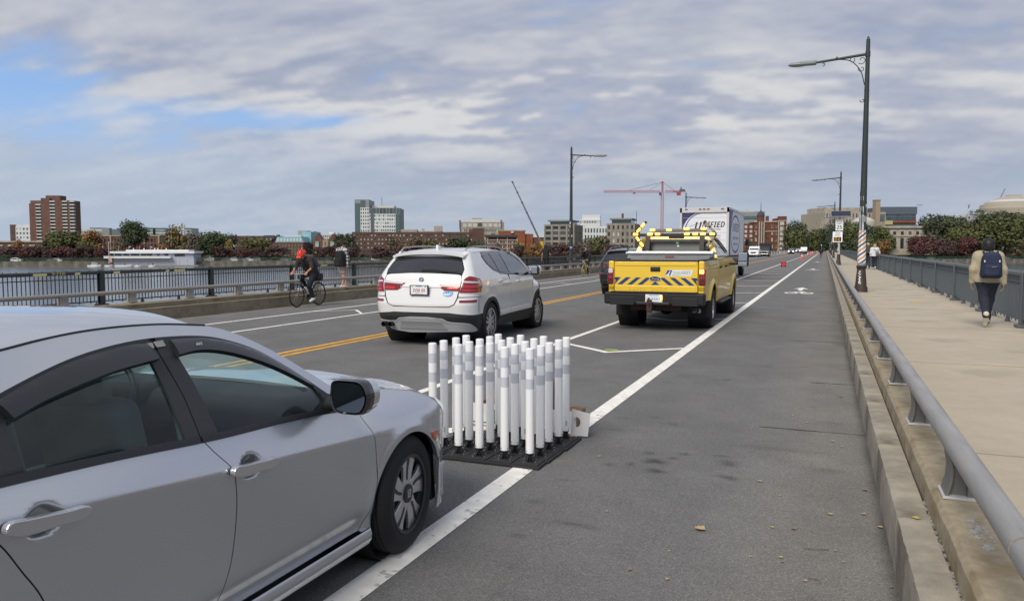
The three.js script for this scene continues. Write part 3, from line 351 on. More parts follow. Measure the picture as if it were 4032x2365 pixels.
function gridBlock(name, label, x0, x1, top, rows, cols, rot, ph, wide) { const b = building(name, label, 'building', x0, x1, top, 440, 24, B.concrete, rot); face(b, 'front', { cols, rows, y0: 1, y1: b.h - 0.3, wall: B.concrete, ww: wide, wh: 0.58, lit: 0.12 }); face(b, 'right', { cols: 6, rows, y0: 1, y1: b.h - 0.3, wall: B.concrete, ww: 0.3, wh: 0.5 }); const m = (x0 + x1) / 2, k = (x1 - x0) / 2; block(b, 'attic', m - k * 0.7, m + k * 0.7, ph + 6, top + 1, B.greenGlass, -9, 9); block(b, 'roof_slab', m - k * 0.82, m + k * 0.82, ph, ph + 6, B.concrete, -11, 11); for (let i = 0; i <= cols; i++) { const px = x0 + (x1 - x0) * i / cols; block(b, 'pier', px - 1, px + 1, top, 985, B.beige, 12.3, 12.7); } return b; }
gridBlock('concrete_block', 'concrete grid office block behind the thin crane boom', 2143, 2262, 883, 6, 4, -16, 865, 0.72);
{ const b = gridBlock('concrete_block', 'concrete grid block with narrow windows left of the red crane', 2389, 2498, 879, 5, 6, -16, 858, 0.4); block(b, 'chimney', 2434, 2441, 836, 860, B.brickDark, -3, -1); part('mast', box(0.3, 7, 0.3, [b.x(2495), b.h + 4, 0]), B.slate, b.g); }
{ const b = building('white_tower', 'white office tower with a blank top between the concrete blocks', 'building', 2284, 2362, 862, 720, 24, B.white, -8); block(b, 'top', 2292, 2362, 845, 864, B.white, -11, 11); face(b, 'front', { cols: 12, rows: 7, y0: 2, y1: b.h - 0.5, wall: B.white, ww: 0.62, wh: 0.5, glass: B.slate }); face(b, 'right', { cols: 6, rows: 7, y0: 2, y1: b.h - 0.5, wall: B.white, ww: 0.6, wh: 0.5 }); }
{ const b = building('white_office', 'low white office wing below the white tower', 'building', 2288, 2392, 890, 640, 26, B.white, 0); face(b, 'front', { cols: 9, rows: 4, y0: 2, y1: b.h - 1, wall: B.white, ww: 0.55, wh: 0.66, glass: B.greenGlass }); block(b, 'roof_plant', 2310, 2366, 884, 891, B.pale, -8, 4); }
{ const b = building('grey_hall', 'wide grey flat roofed hall behind the brick dormitory tower', 'building', 2880, 3008, 832, 600, 30, B.grey, -6); block(b, 'parapet', 2878, 2965, 827, 834, B.pale, -15, 15); block(b, 'window_band', 2890, 3004, 850, 862, B.greenGlass, 15, 15.4); }
{ const b = building('brick_dormitory', 'red brick riverside dormitory with stone trim and a domed turret', 'building', 2970, 3062, 872, 462, 20, B.brickRed, -8);
face(b, 'front', { cols: 6, rows: 5, y0: 1.5, y1: b.h - 0.5, wall: B.brickRed, ww: 0.42, wh: 0.5, sill: B.trim, frame: B.trim, skip: (i) => i === 3, lit: 0.3 }); block(b, 'stone_band', 2970, 3062, 909, 912, B.trim, 10.3, 10.75); block(b, 'cornice', 2968, 3064, 870, 874, B.trim, -10, 10.8);
const wing = block(b, 'left_wing', 2905, 2972, 879, 1000, B.brickRed, -12, 4); for (let j = 0; j < 4; j++) for (let i = 0; i < 3; i++) { block(b, 'window', 2920 + i * 20, 2930 + i * 20, 886 + j * 18, 897 + j * 18, B.blind, 4, 4.2); } block(b, 'gable', 2905, 2930, 858, 880, B.brickRed, -12, 4.3);
const ta = 2980, tc = 3008, tw = (b.x(tc) - b.x(ta)) / 2, tx = (b.x(ta) + b.x(tc)) / 2; const tur = part('turret', cyl(tw, tw, b.y(850), [tx, b.y(850) / 2, 10.6], [0, Math.PI / 8, 0], 8), B.brickRed, b.g); for (const a of [0.32, 0.64, 0.96]) { const px = lerp(ta, tc, a) - 2; part('stone_pier', box(0.5, b.y(872), 0.5, [b.x(px), b.y(872) / 2, 10.6 + tw * 0.96]), B.trim, tur); }
for (let j = 0; j < 6; j++) for (const a of [0.24, 0.7]) part('window', box(1.1, 1.7, 0.2, [lerp(b.x(ta), b.x(tc), a), b.y(882 + j * 17), 10.6 + tw * 0.93]), B.glassPale, tur);
const dr = levelAt(830, 462) - levelAt(850, 462); const dome = part('turret_dome', lathe([[tw * 1.1, 0], [tw * 1.05, 0.3], [tw * 0.98, dr * 0.35], [tw * 0.72, dr * 0.7], [tw * 0.25, dr * 0.95], [0.2, dr * 1.2], [0.12, dr * 2.6], [0.02, dr * 2.7]], 16, [tx, b.y(850), 10.6]), B.darkRoof, b.g);
block(b, 'chimney', 3028, 3038, 847, 874, B.brickDark, -3, 0);
const rt = block(b, 'right_tower', 3058, 3090, 858, 1000, B.brickRed, -6, 12.5); for (let i = 0; i < 5; i++) block(b, 'battlement', 3058 + i * 7, 3062 + i * 7, 852, 859, B.brickRed, 10, 12.4); for (let j = 0; j < 6; j++) { const w = block(b, 'window', 3066, 3079, 874 + j * 20, 886 + j * 20, B.blind, 12.5, 12.75); block(b, 'window_surround', 3064.5, 3080.5, 873 + j * 20, 888 + j * 20, B.trim, 12.45, 12.6); } block(b, 'stone_band', 3057, 3091, 909, 912, B.trim, 12.4, 12.9); block(b, 'stone_band', 3057, 3091, 868, 871, B.trim, 12.4, 12.9); for (const px of [3058, 3088]) block(b, 'quoin', px, px + 3, 872, 1000, B.trim, 12.4, 12.85); }
{ const b = building('beige_laboratory', 'large beige laboratory with a flat upper storey right of the road', 'building', 3242, 3446, 837, 520, 34, B.beige, 6); block(b, 'upper_storey', 3260, 3440, 815, 838, B.beige, -14, 10); face(b, 'front', { cols: 15, rows: 3, y0: b.y(905), y1: b.y(837), wall: B.cream, ww: 0.42, wh: 0.72, glass: B.slate, lit: 0 }); block(b, 'entrance_bay', 3236, 3250, 858, 900, B.cream, 15, 19); block(b, 'step_bay', 3222, 3240, 872, 900, B.beige, 12, 17); block(b, 'right_wing', 3460, 3500, 833, 905, B.cream, 4, 15); for (let i = 0; i < 5; i++) block(b, 'window', 3466 + i * 6.2, 3470 + i * 6.2, 841, 870, B.slate, 15, 15.3); }
{ const b = building('square_chimney', 'tall tan square chimney tower beside the beige laboratory', 'chimney', 3446, 3463, 786, 505, 5, B.tan, 0); block(b, 'cap', 3445, 3464, 785, 790, B.tan, -2.6, 2.7); }
{ const b = building('slate_building', 'dark slate blue building with a glazed band and an orange strip', 'building', 3464, 3602, 820, 560, 34, B.slate, -4); block(b, 'upper_storey', 3464, 3604, 814, 843, B.slate, -17, 17.6); face(b, 'front', { cols: 16, rows: 2, x0: b.x(3492), x1: b.x(3600), y0: b.y(866), y1: b.y(843), wall: B.slate, ww: 0.86, wh: 0.8, glass: B.blueGlass, lit: 0 }); block(b, 'orange_strip', 3512, 3602, 868, 877, B.brickOrange, 17.2, 18); block(b, 'yellow_strip', 3480, 3512, 868, 884, mat(0.45, 0.42, 0.2, 0.8), 17.2, 18); }
{ const b = building('classical_hall', 'long low cream classical hall with tall windows on the right bank', 'building', 3480, 3925, 896, 452, 22, B.cream, -2); block(b, 'cornice', 3476, 3929, 889, 897, B.cream, -11, 12.2); block(b, 'string_course', 3480, 3925, 926, 931, B.cream, 11.2, 11.8); face(b, 'front', { cols: 15, rows: 1, y0: b.y(930), y1: b.y(905), wall: B.cream, ww: 0.4, wh: 0.55, glass: B.glass, lit: 0, dy: 0 }); face(b, 'front', { name: 'lower_wall', cols: 15, rows: 1, y0: b.y(985), y1: b.y(931), wall: B.cream, ww: 0.48, wh: 0.78, glass: B.glass, lit: 0 }); for (let i = 0; i < 15; i++) { for (const k of [-0.16, 0.16]) part('mullion', box(0.2, b.y(934) - b.y(978), 0.15, [b.x(3480 + (i + 0.5 + k) * 29.67), b.y(956), 11.2]), B.slate, b.g); } block(b, 'base', 3478, 3927, 985, 1003, B.beige, -11, 12.3); }
{ const d = thing('domed_hall', 'broad pale stone dome on a drum above the trees at the right', 'building', [0, BANK, 0], 0), dep = 560, [x, z] = bearing(3985, dep); d.position.set(x, BANK, z); const y = (py) => levelAt(py, dep) - BANK, s = dep / 3030; d.rotation.y = YAW;
part('drum', [cyl(125 * s, 125 * s, y(822), [0, y(822) / 2, 0], [0, 0, 0], 48)], B.beige, d); part('drum_step', [cyl(112 * s, 116 * s, y(806) - y(822), [0, (y(806) + y(822)) / 2, 0], [0, 0, 0], 48)], B.cream, d); part('dome_step', cyl(96 * s, 104 * s, y(796) - y(806), [0, (y(796) + y(806)) / 2, 0], [0, 0, 0], 48), B.beige, d); part('dome_step', cyl(82 * s, 90 * s, y(788) - y(796), [0, (y(788) + y(796)) / 2, 0], [0, 0, 0], 48), B.pale, d);
part('dome', lathe([[78 * s, y(789)], [62 * s, y(781)], [42 * s, y(775)], [28 * s, y(772)], [27 * s, y(769)], [0, y(769)]], 40), B.cream, d); part('oculus_ring', lathe([[27 * s, y(771)], [27.5 * s, y(768.2)], [25 * s, y(768.2)]], 32), B.tan, d);
part('portico', box(150 * s, y(850), 14, [-60 * s, y(850) / 2, 30]), B.cream, d); }
{ const d = thing('domed_auditorium', 'small shallow white dome in front of the beige laboratory', 'building', [0, BANK, 0]), dep = 500, [x, z] = bearing(3398, dep); d.position.set(x, BANK, z); const y = (py) => levelAt(py, dep) - BANK, s = dep / 3030; part('dome_shell', lathe([[44 * s, 0], [44 * s, y(874)], [38 * s, y(866)], [26 * s, y(858)], [12 * s, y(853.5)], [0, y(852.5)]], 32), mat(0.5, 0.47, 0.42, 0.8), d); part('entrance', box(14 * s, y(880), 3, [0, y(880) / 2, 42 * s]), B.glass, d); }
{ const b = building('white_pavilion', 'flat pale roof terrace showing among the trees below the dome', 'building', 3812, 3896, 842, 500, 12, B.white, 0); for (let i = 0; i < 3; i++) block(b, 'roof_louvre', 3808 + i * 8, 3900 - i * 4, 836 - i * 0 + i * 3.2, 838 + i * 3.2, B.white, 5.9, 6.6); block(b, 'low_roof', 3757, 3796, 848, 858, B.pale, -5, 6); }
// chimney flues and masts
function mast(name, label, cat, px, top, base, dep, parts) { const [x, z] = bearing(px, dep); const t = thing(name, label, cat, [x, BANK, z], YAW); const h = levelAt(top, dep) - BANK; part('pole', cyl(0.1, 0.2, h, [0, h / 2, 0], [0, 0, 0], 8), B.pale, t); parts(t, h); }
mast('floodlight_mast', 'thin floodlight mast with a crossbar right of the slate building', 'mast', 3617, 804, 0, 500, (t, h) => { part('crossbar', [box(4.2, 0.3, 0.3, [0, h - 0.3, 0]), box(3.2, 0.2, 0.2, [0, h - 1.4, 0])], B.grey, t); for (let i = -2; i <= 2; i++) part('floodlight', box(0.5, 0.5, 0.4, [i * 0.9, h - 0.05, 0.2]), B.pale, t); });
mast('flagpole', 'white flagpole with a drooping flag in the trees on the right bank', 'flagpole', 3807, 802, 0, 480, (t, h) => { part('flag', put(new THREE.PlaneGeometry(0.8, 2.4, 4, 6), [0.55, h - 1.6, 0], [0, 0, -0.12]), mat(0.22, 0.16, 0.2, 0.9, 0, { side: THREE.DoubleSide }), t); part('finial', ball(0.25, [0, h, 0]), B.pale, t); });
mast('crane_boom', 'slanted grey boom rising behind the domed hall', 'crane', 3925, 795, 0, 640, (t, h) => { part('boom', bar([0, h, 0], [5.2, h + 11, 0], 0.7, 0.7), B.grey, t); });
// the red tower crane and the yellow telescopic crane
{ const dep = 600, [x, z] = bearing(2606, dep), t = thing('tower_crane', 'red and white tower crane with a long level jib', 'crane', [x, BANK, z], YAW), y = (py) => levelAt(py, dep) - BANK, s = dep / 3030, red = mat(0.42, 0.055, 0.06, 0.6), pink = mat(0.5, 0.27, 0.27, 0.7);
const lattice = (a, b, w, n, up) => { const g = [], A = V(a), Bv = V(b), o = up ? [[w, 0, w], [-w, 0, w], [w, 0, -w], [-w, 0, -w]] : [[0, 0, w], [0, 0, -w], [0, w * 1.8, 0]]; for (const q of o) g.push(bar([a[0] + q[0], a[1] + q[1], a[2] + q[2]], [b[0] + q[0], b[1] + q[1], b[2] + q[2]], 0.24, 0.24)); for (let i = 0; i < n; i++) { const p = A.clone().lerp(Bv, i / n), q = A.clone().lerp(Bv, (i + 1) / n); for (let k = 0; k < o.length; k++) { const u = o[k], v = o[(k + 1) % o.length]; g.push(bar([p.x + u[0], p.y + u[1], p.z + u[2]], [q.x + v[0], q.y + v[1], q.z + v[2]], 0.13, 0.13)); } } return g; };
const jy = y(757); part('mast', lattice([0, 0, 0], [0, jy, 0], 0.95, 32, true), pink, t); part('jib', lattice([-230 * s, jy, 0], [-2, jy, 0], 0.8, 34, false), red, t); part('counter_jib', [...lattice([2, jy, 0], [74 * s, jy, 0], 0.8, 10, false), box(10, 0.3, 1.8, [66 * s, jy + 0.6, 0])], red, t); part('apex', [...lattice([0, jy, 0], [0, y(716), 0], 0.5, 6, true), box(1.2, 1, 1.2, [0, y(716), 0])], red, t);
part('cab', box(1.6, 2.4, 1.8, [-1.8, jy - 1.2, 1]), B.slate, t); part('counterweight', box(2.8, 2.2, 1.8, [64 * s, jy - 1.2, 0]), red, t); part('winch', [box(4, 1.6, 1.6, [78 * s, jy + 1.6, 0]), box(0.8, 3.4, 0.8, [73 * s, jy + 2.4, 0])], B.slate, t); const ap = y(717); part('tie_rods', [rod([0, ap, 0], [-135 * s, jy + 1.4, 0], 0.12), rod([0, ap, 0], [-52 * s, jy + 1.4, 0], 0.1), rod([0, ap, 0], [52 * s, jy + 1, 0], 0.12)], B.slate, t); part('trolley', box(1.8, 0.8, 1.6, [-110 * s, jy - 0.7, 0]), red, t); part('base', box(7, 1.4, 7, [0, 0.7, 0]), B.concrete, t); }
{ const dep = 440, [x, z] = bearing(2140, dep), t = thing('mobile_crane', 'yellow mobile crane with a long raised telescopic boom', 'crane', [x, BANK, z], YAW), y = (py) => levelAt(py, dep) - BANK, s = dep / 3030, grey = mat(0.13, 0.13, 0.15, 0.6), yel = mat(0.62, 0.4, 0.03, 0.6); const P = (px, py) => [(px - 2140) * s, y(py), 0];
const a = P(2135, 965), b = P(2018, 716), at = (k) => a.map((v, i) => lerp(v, b[i], k)); const cuts = [0, 0.06, 0.2, 0.36, 0.52, 0.68, 0.84, 1]; cuts.slice(1).forEach((k, i) => part('boom_section', bar(at(cuts[i]), at(k), 1.0 - i * 0.09, 1.15 - i * 0.09), i ? grey : yel, t)); cuts.slice(2, 7).forEach((k) => part('collar', bar(at(k - 0.006), at(k + 0.006), 1.15, 1.25), grey, t)); part('boom_head', bar(at(0.985), at(1.012), 1.3, 0.9), B.slate, t); part('boom_foot', bar(P(2133, 950), P(2137, 1000), 1.2, 1.6), yel, t); part('lift_ram', rod(P(2128, 942), P(2140, 985), 0.25), grey, t); part('carrier', [rbox(9, 1.6, 2.6, 0.2, [2, 1.6, 0]), rbox(2.4, 2.2, 2.4, 0.3, [5.5, 2.6, 0])], yel, t); for (let i = 0; i < 4; i++) part('wheel', cyl(0.6, 0.6, 2.7, [-1.4 + i * 2.2, 0.6, 0], [Math.PI / 2, 0, 0]), M.rubber, t); }
// the boathouse
{ const dep = 352, px0 = 452, px1 = 755, [x0, z0] = bearing(px0, dep), [x1, z1] = bearing(px1, dep), t = thing('boathouse', 'white and grey two storey boathouse standing in the river', 'boathouse', [(x0 + x1) / 2, WATER, (z0 + z1) / 2], YAW + R(6)), s = dep / 3030, X = (px) => (px - (px0 + px1) / 2) * s, y = (py) => levelAt(py, dep) - WATER, wall = mat(0.4, 0.43, 0.5, 0.8), white = mat(0.72, 0.73, 0.73, 0.7), D = 12;
const blk = (n, a, c, p, q, m, z0, z1) => part(n, box(X(c) - X(a), y(p) - y(q), z1 - z0, [(X(a) + X(c)) / 2, (y(p) + y(q)) / 2, (z0 + z1) / 2]), m, t);
blk('lower_wall', 452, 755, 1016, 1044, wall, -D, 0); blk('upper_wall', 450, 660, 996, 1016, wall, -D, -1.4); blk('end_wall', 660, 753, 996, 1016, wall, -D, -0.02); blk('roof', 442, 760, 989, 997, white, -D - 1, 1.2); blk('roof_terrace', 492, 730, 983, 989, white, -D + 2, -2); blk('deck', 424, 672, 1010, 1016, white, -1.4, 2.6); blk('deck_rail', 424, 672, 1007, 1008.4, white, 2.3, 2.5); for (let i = 0; i < 26; i++) blk('rail_post', 425 + i * 9.8, 426 + i * 9.8, 1007, 1011, white, 2.3, 2.45);
for (const [a, c] of [[453, 480], [486, 508], [514, 542], [552, 570], [574, 592], [612, 624], [640, 657]]) { const n = Math.round((c - a) / 5); for (let i = 0; i < n; i++) blk('window', a + i * 5, a + i * 5 + 3.6, 999, 1008, B.glass, -1.4, -1.25); } for (let i = 0; i < 7; i++) blk('window', 683 + i * 5.5, 687 + i * 5.5, 998, 1009, B.glass, 0, 0.1);
for (let i = 0; i < 10; i++) blk('boat_door', 453 + i * 30.5, 455 + i * 30.5, 1017, 1043, B.pale, 0, 0.15); blk('float', 440, 780, 1043.5, 1047, B.concrete, -D, 4); for (const px of [512, 552, 593, 605, 637]) { part('vent', cyl(0.25, 0.3, 1.1, [X(px), y(981), -5]), white, t); } for (let i = 0; i < 5; i++) { const px = [474, 512, 552, 593, 636][i]; part('flagstaff', cyl(0.05, 0.06, 3.4, [X(px), y(983), 0.6]), white, t); part('pennant', box(0.5, 0.4, 0.03, [X(px) + 0.5, y(977) + 0.6, 0.6]), i % 2 ? white : mat(0.5, 0.05, 0.06, 0.8), t); } }
mast('flagpole', 'tall white flagpole at the left end of the boathouse', 'flagpole', 426, 935, 0, 346, (t, h) => { t.position.y = WATER; part('flag', put(new THREE.PlaneGeometry(1.2, 2.2), [0.65, h - 8, 0], [0, 0, 0.3]), mat(0.6, 0.3, 0.22, 0.9, 0, { side: THREE.DoubleSide }), t); part('truck', ball(0.18, [0, h, 0]), B.pale, t); });
function boat(px, py, len, label, cabin) { const dep = 338, [x, z] = bearing(px, dep), t = thing('motor_boat', label, 'boat', [x, WATER, z], YAW + R(4), 'motor boats moored by the boathouse'); const hull = []; const g = new THREE.BoxGeometry(len, 0.8, 1.6, 10, 2, 2), p = g.attributes.position; for (let i = 0; i < p.count; i++) { const u = p.getX(i) / len + 0.5, b = Math.pow(Math.max(0, u - 0.55) / 0.45, 2), low = p.getY(i) < 0 ? 0.75 : 1; p.setZ(i, p.getZ(i) * (1 - b * 0.9) * low); p.setY(i, p.getY(i) + 0.35 + b * 0.35); } g.computeVertexNormals(); part('hull', g, M.white, t); if (cabin) { part('cabin', rbox(len * 0.4, 1.1, 1.5, 0.2, [-len * 0.02, 1.1, 0]), M.white, t); part('window', box(len * 0.34, 0.4, 1.54, [-len * 0.02, 1.25, 0]), B.glass, t); } else part('windscreen', box(0.1, 0.6, 1.3, [len * 0.1, 1.1, 0], [0, 0, 0.4]), B.glass, t); part('engine', rbox(0.5, 0.9, 0.5, 0.1, [-len / 2 - 0.1, 0.7, 0]), B.slate, t); }
boat(368, 1043, 5.4, 'white cabin cruiser moored apart at the far left of the boathouse', true); boat(424, 1043, 3, 'small white motor boat at the left corner of the boathouse', false); boat(482, 1043, 6.8, 'long low white motor boat moored in front of the boathouse', false); boat(540, 1043, 2.6, 'small white motor boat at the middle of the boathouse', false); boat(596, 1043, 2.8, 'small white motor boat at the right half of the boathouse', false);
// ------------------------------------------------------------------ trees of the far bank
function crownGeo(seed, lobes, leaves, size, hole) {
const r = rng(seed), L = []; for (let i = 0; i < lobes; i++) { const a = r() * TAU, q = Math.sqrt(r()) * 0.62, y = 0.35 + r() * 1.1, k = 0.34 + r() * 0.24; L.push([Math.cos(a) * q * (1.1 - Math.abs(y - 0.9) * 0.5), y, Math.sin(a) * q, k, 0.72 + r() * 0.56]); }
L.push([0, 1.0, 0, 0.62, 1]);
const pos = [], c = [], nor = [], v = new THREE.Vector3(), n = new THREE.Vector3(), t1 = new THREE.Vector3(), t2 = new THREE.Vector3();
for (let i = 0; i < leaves; i++) {
const l = L[Math.floor(r() * L.length)]; v.set(r() * 2 - 1, r() * 2 - 1, r() * 2 - 1).normalize(); const rad = l[3] * (hole + (1 - hole) * Math.pow(r(), 0.5)) * (0.86 + r() * 0.26);
const x = l[0] + v.x * rad, y = Math.max(0.02, l[1] + v.y * rad * 0.86), z = l[2] + v.z * rad; n.copy(v).add(new THREE.Vector3(r() - 0.5, r() - 0.1, r() - 0.5).multiplyScalar(1.5)).normalize();
t1.set(r() - 0.5, r() - 0.5, r() - 0.5).cross(n).normalize(); t2.crossVectors(n, t1); const s = size * (0.55 + r() * 0.9), k = l[4] * (0.75 + r() * 0.5), w = 0.9 + r() * 0.2;
const q = [[-1, -0.6], [0.2, -1], [1, 0.1], [0.3, 0.9], [-0.8, 0.7]].map(([a, b]) => [x + (t1.x * a + t2.x * b) * s, y + (t1.y * a + t2.y * b) * s, z + (t1.z * a + t2.z * b) * s]);
for (const [a, b, d] of [[0, 1, 2], [0, 2, 3], [0, 3, 4]]) { pos.push(...q[a], ...q[b], ...q[d]); for (let e = 0; e < 3; e++) { nor.push(n.x, n.y, n.z); c.push(k * w, k, k * (2 - w)); } }
}
const g = new THREE.BufferGeometry(); g.setAttribute('position', new THREE.Float32BufferAttribute(pos, 3)); g.setAttribute('normal', new THREE.Float32BufferAttribute(nor, 3)); g.setAttribute('color', new THREE.Float32BufferAttribute(c, 3)); return g;
}
const crowns = [0, 1, 2, 3, 4, 5].map((i) => crownGeo(100 + i, 11 + i, 1500, 0.062, 0.45)), bigCrowns = [0, 1, 2, 3].map((i) => crownGeo(200 + i, 20, 4200, 0.042, 0.5)), thinCrowns = [0, 1].map((i) => crownGeo(300 + i, 14, 620, 0.055, 0.15));
const trunkGeo = (() => { const g = [rod([0, 0, 0], [0.02, 0.55, 0], 0.045, 0.032, 8), rod([0, 0.5, 0], [0.02, 1.2, 0.02], 0.032, 0.012, 6)]; const r = rng(3); for (let i = 0; i < 9; i++) { const a = i * 2.4, y = 0.42 + i * 0.07; g.push(rod([0, y, 0], [Math.cos(a) * 0.5, y + 0.35 + r() * 0.35, Math.sin(a) * 0.5], 0.02, 0.005, 5)); } return merge(g); })();
const leafMat = (r, g, b) => phys({ color: col(r, g, b), roughness: 0.95, vertexColors: true, side: THREE.DoubleSide, transmission: 0 });
const L_ = { green: leafMat(0.098, 0.108, 0.038), dark: leafMat(0.056, 0.073, 0.033), olive: leafMat(0.12, 0.12, 0.045), red: leafMat(0.115, 0.048, 0.043), maroon: leafMat(0.082, 0.044, 0.041), orange: leafMat(0.23, 0.125, 0.045), yellow: leafMat(0.26, 0.2, 0.07), brown: leafMat(0.155, 0.12, 0.07), grey: leafMat(0.15, 0.13, 0.1), mauve: leafMat(0.11, 0.066, 0.058) };
const bark = mat(0.06, 0.05, 0.042, 0.95);
let treeCount = 0;
function tree(px, dep, top, wpx, kind, label, o = {}) {
const [x, z] = bearing(px, dep), h = levelAt(top, dep) - BANK, w = wpx / 3030 * dep, base = (o.base ?? 0.16) * h, set = o.big ? bigCrowns : o.thin ? thinCrowns : crowns, i = treeCount++;
const t = thing(o.name ?? 'tree', label, 'tree', [x, BANK, z], (i * 1.7) % TAU, o.group); const tr = part('trunk', trunkGeo, bark, t); tr.scale.set(h * 0.5, h * 0.62, h * 0.5);
const c = part('crown', set[i % set.length], L_[kind], t); c.position.y = base; const k = (h - base) / 1.92; c.scale.set(w / 1.75, k, w / 1.75); return t;
}
const reds = [[30, 964, 100], [88, 972, 70], [140, 958, 92], [196, 976, 66], [238, 962, 86], [288, 976, 66], [346, 962, 92], [398, 968, 60]];
reds.forEach(([px, top, w], i) => tree(px, 372 - i * 1.5, top, w, i % 3 === 1 ? 'red' : 'maroon', ['dark red round tree at the far left edge of the bank', 'wine red tree second from the left edge of the bank', 'dark red tree below the left half of the brick tower', 'small dark red tree below the right half of the brick tower', 'wine red tree under the broad green crown', 'dark red tree right of the broad green crown', 'dark red tree left of the boathouse flagpole', 'small wine red tree touching the boathouse'][i], { base: 0.1, name: 'red_tree', group: 'dark red trees along the far bank' }));
tree(250, 400, 897, 160, 'green', 'broad dark green tree in front of the brick tower', { big: true }); tree(68, 390, 930, 52, 'orange', 'orange tree in front of the white office at the left');
tree(372, 396, 894, 82, 'orange', 'tall orange brown tree left of the boathouse', { thin: false }); tree(335, 388, 940, 62, 'olive', 'low olive tree beside the orange brown tree');
tree(526, 400, 856, 104, 'dark', 'tallest dark green tree behind the boathouse', { big: true, base: 0.22 }); tree(686, 402, 863, 88, 'yellow', 'tall thin yellow brown tree behind the right of the boathouse', { thin: true, base: 0.2 }); tree(680, 404, 900, 70, 'brown', 'brown tree filling below the thin yellow one');
for (const [px, top, w, l] of [[770, 896, 80, 'bare grey tree left of the big green tree'], [742, 915, 66, 'lower bare grey tree right of the boathouse']]) tree(px, 405, top, w, 'grey', l, { thin: true });
tree(460, 384, 945, 56, 'brown', 'low brown tree behind the left end of the boathouse'); tree(512, 376, 955, 42, 'red', 'small red tree behind the boathouse roof left', { name: 'red_tree' }); tree(560, 376, 952, 44, 'red', 'small red tree behind the boathouse roof right', { name: 'red_tree' }); tree(640, 378, 950, 46, 'orange', 'small orange tree behind the boathouse roof end'); tree(730, 384, 950, 70, 'brown', 'low brown tree right behind the boathouse');
tree(852, 396, 899, 150, 'dark', 'wide dark green tree right of the boathouse', { big: true, base: 0.1 }); tree(898, 384, 935, 40, 'yellow', 'small yellow tree in the wide green one'); tree(874, 372, 962, 84, 'maroon', 'dark maroon tree below the wide green tree', { name: 'red_tree' }); tree(945, 374, 972, 66, 'red', 'dark red tree left of the olive tree', { name: 'red_tree' });
tree(1000, 398, 922, 118, 'olive', 'broad olive green tree left of the teal roofed building', { big: true, base: 0.12 }); tree(1000, 376, 966, 74, 'maroon', 'maroon tree below the broad olive tree', { name: 'red_tree' }); tree(1098, 376, 959, 92, 'mauve', 'spreading faded red tree below the teal roof', { name: 'red_tree' });
tree(1358, 404, 902, 108, 'dark', 'dense dark green tree left of the long dormitory', { big: true, base: 0.1 }); for (const [px, top, w, l] of [[1268, 964, 76, 'maroon tree right of the red helmeted cyclist'], [1318, 960, 80, 'maroon tree under the dense green tree'], [1378, 964, 74, 'dark red tree at the left end of the long dormitory'], [1500, 962, 90, 'maroon tree in front of the dormitory, left one'], [1575, 966, 92, 'maroon tree in front of the dormitory beside the white car']]) tree(px, 378, top, w, 'maroon', l, { name: 'red_tree', base: 0.12, group: 'dark red trees along the far bank' });
tree(1544, 398, 920, 90, 'brown', 'thin bronze tree in front of the dormitory', { thin: true }); tree(1640, 392, 925, 90, 'brown', 'bronze tree behind the white car roof left'); tree(1700, 392, 934, 80, 'olive', 'dull olive tree behind the white car roof'); tree(1815, 388, 918, 100, 'dark', 'dark tree before the right half of the dormitory'); tree(1880, 386, 938, 90, 'dark', 'low dark tree at the dormitory end block'); tree(1760, 380, 955, 90, 'maroon', 'maroon tree hidden behind the white car', { name: 'red_tree' });
tree(1950, 388, 955, 60, 'mauve', 'faded red tree below the ornate corner block', { name: 'red_tree' }); tree(2045, 392, 938, 50, 'yellow', 'small yellow green tree right of the corner block'); tree(2040, 378, 958, 62, 'maroon', 'maroon tree below the orange brick hall', { name: 'red_tree' }); tree(2105, 384, 950, 76, 'orange', 'orange tree at the foot of the telescopic crane', { base: 0.1 }); tree(2172, 382, 952, 82, 'maroon', 'maroon tree left of the street lamp on the bridge', { name: 'red_tree' }); tree(2245, 382, 954, 76, 'maroon', 'maroon tree right of the street lamp on the bridge', { name: 'red_tree' }); tree(2210, 388, 950, 50, 'mauve', 'faded tree behind the street lamp', { name: 'red_tree' });
tree(2345, 404, 915, 104, 'olive', 'green tree left of the narrow windowed concrete block', { base: 0.06 }); tree(2300, 396, 945, 66, 'grey', 'grey green tree behind the yellow bicycle'); tree(2400, 384, 952, 66, 'maroon', 'maroon tree left of the yellow pickup', { name: 'red_tree' }); tree(2560, 396, 950, 90, 'green', 'green tree behind the yellow pickup lights');
tree(2440, 392, 955, 80, 'dark', 'dark tree behind the black car'); tree(2950, 420, 925, 60, 'brown', 'brown tree at the left wing of the red brick dormitory', { thin: true });
tree(3132, 440, 851, 88, 'dark', 'tall dark green tree right of the red brick dormitory', { big: true, base: 0.05 }); tree(3128, 436, 893, 96, 'green', 'lower green tree right of the red brick dormitory', { big: true, base: 0.04 });
for (const [px, dep, top, w, k, l] of [[3196, 470, 905, 56, 'dark', 'dark tree closing the road on its left'], [3232, 462, 880, 80, 'green', 'green tree closing the road on its right'], [3276, 452, 868, 84, 'dark', 'dark tree left of the speed sign'], [3330, 450, 862, 100, 'green', 'green tree behind the speed sign'], [3400, 448, 862, 84, 'dark', 'dark tree left of the striped lamp post'], [3470, 452, 866, 92, 'green', 'green tree right of the striped lamp post'], [3170, 500, 925, 60, 'dark', 'far dark tree at the end of the road']]) tree(px, dep, top, w, k, l, { big: true, base: 0.04 });
for (const [px, dep, top, w, k, l] of [[3300, 436, 925, 80, 'dark', 'low dark tree beside the right footway'], [3370, 436, 930, 70, 'dark', 'low dark tree behind the solar speed sign post']]) tree(px, dep, top, w, k, l, { base: 0.02 });
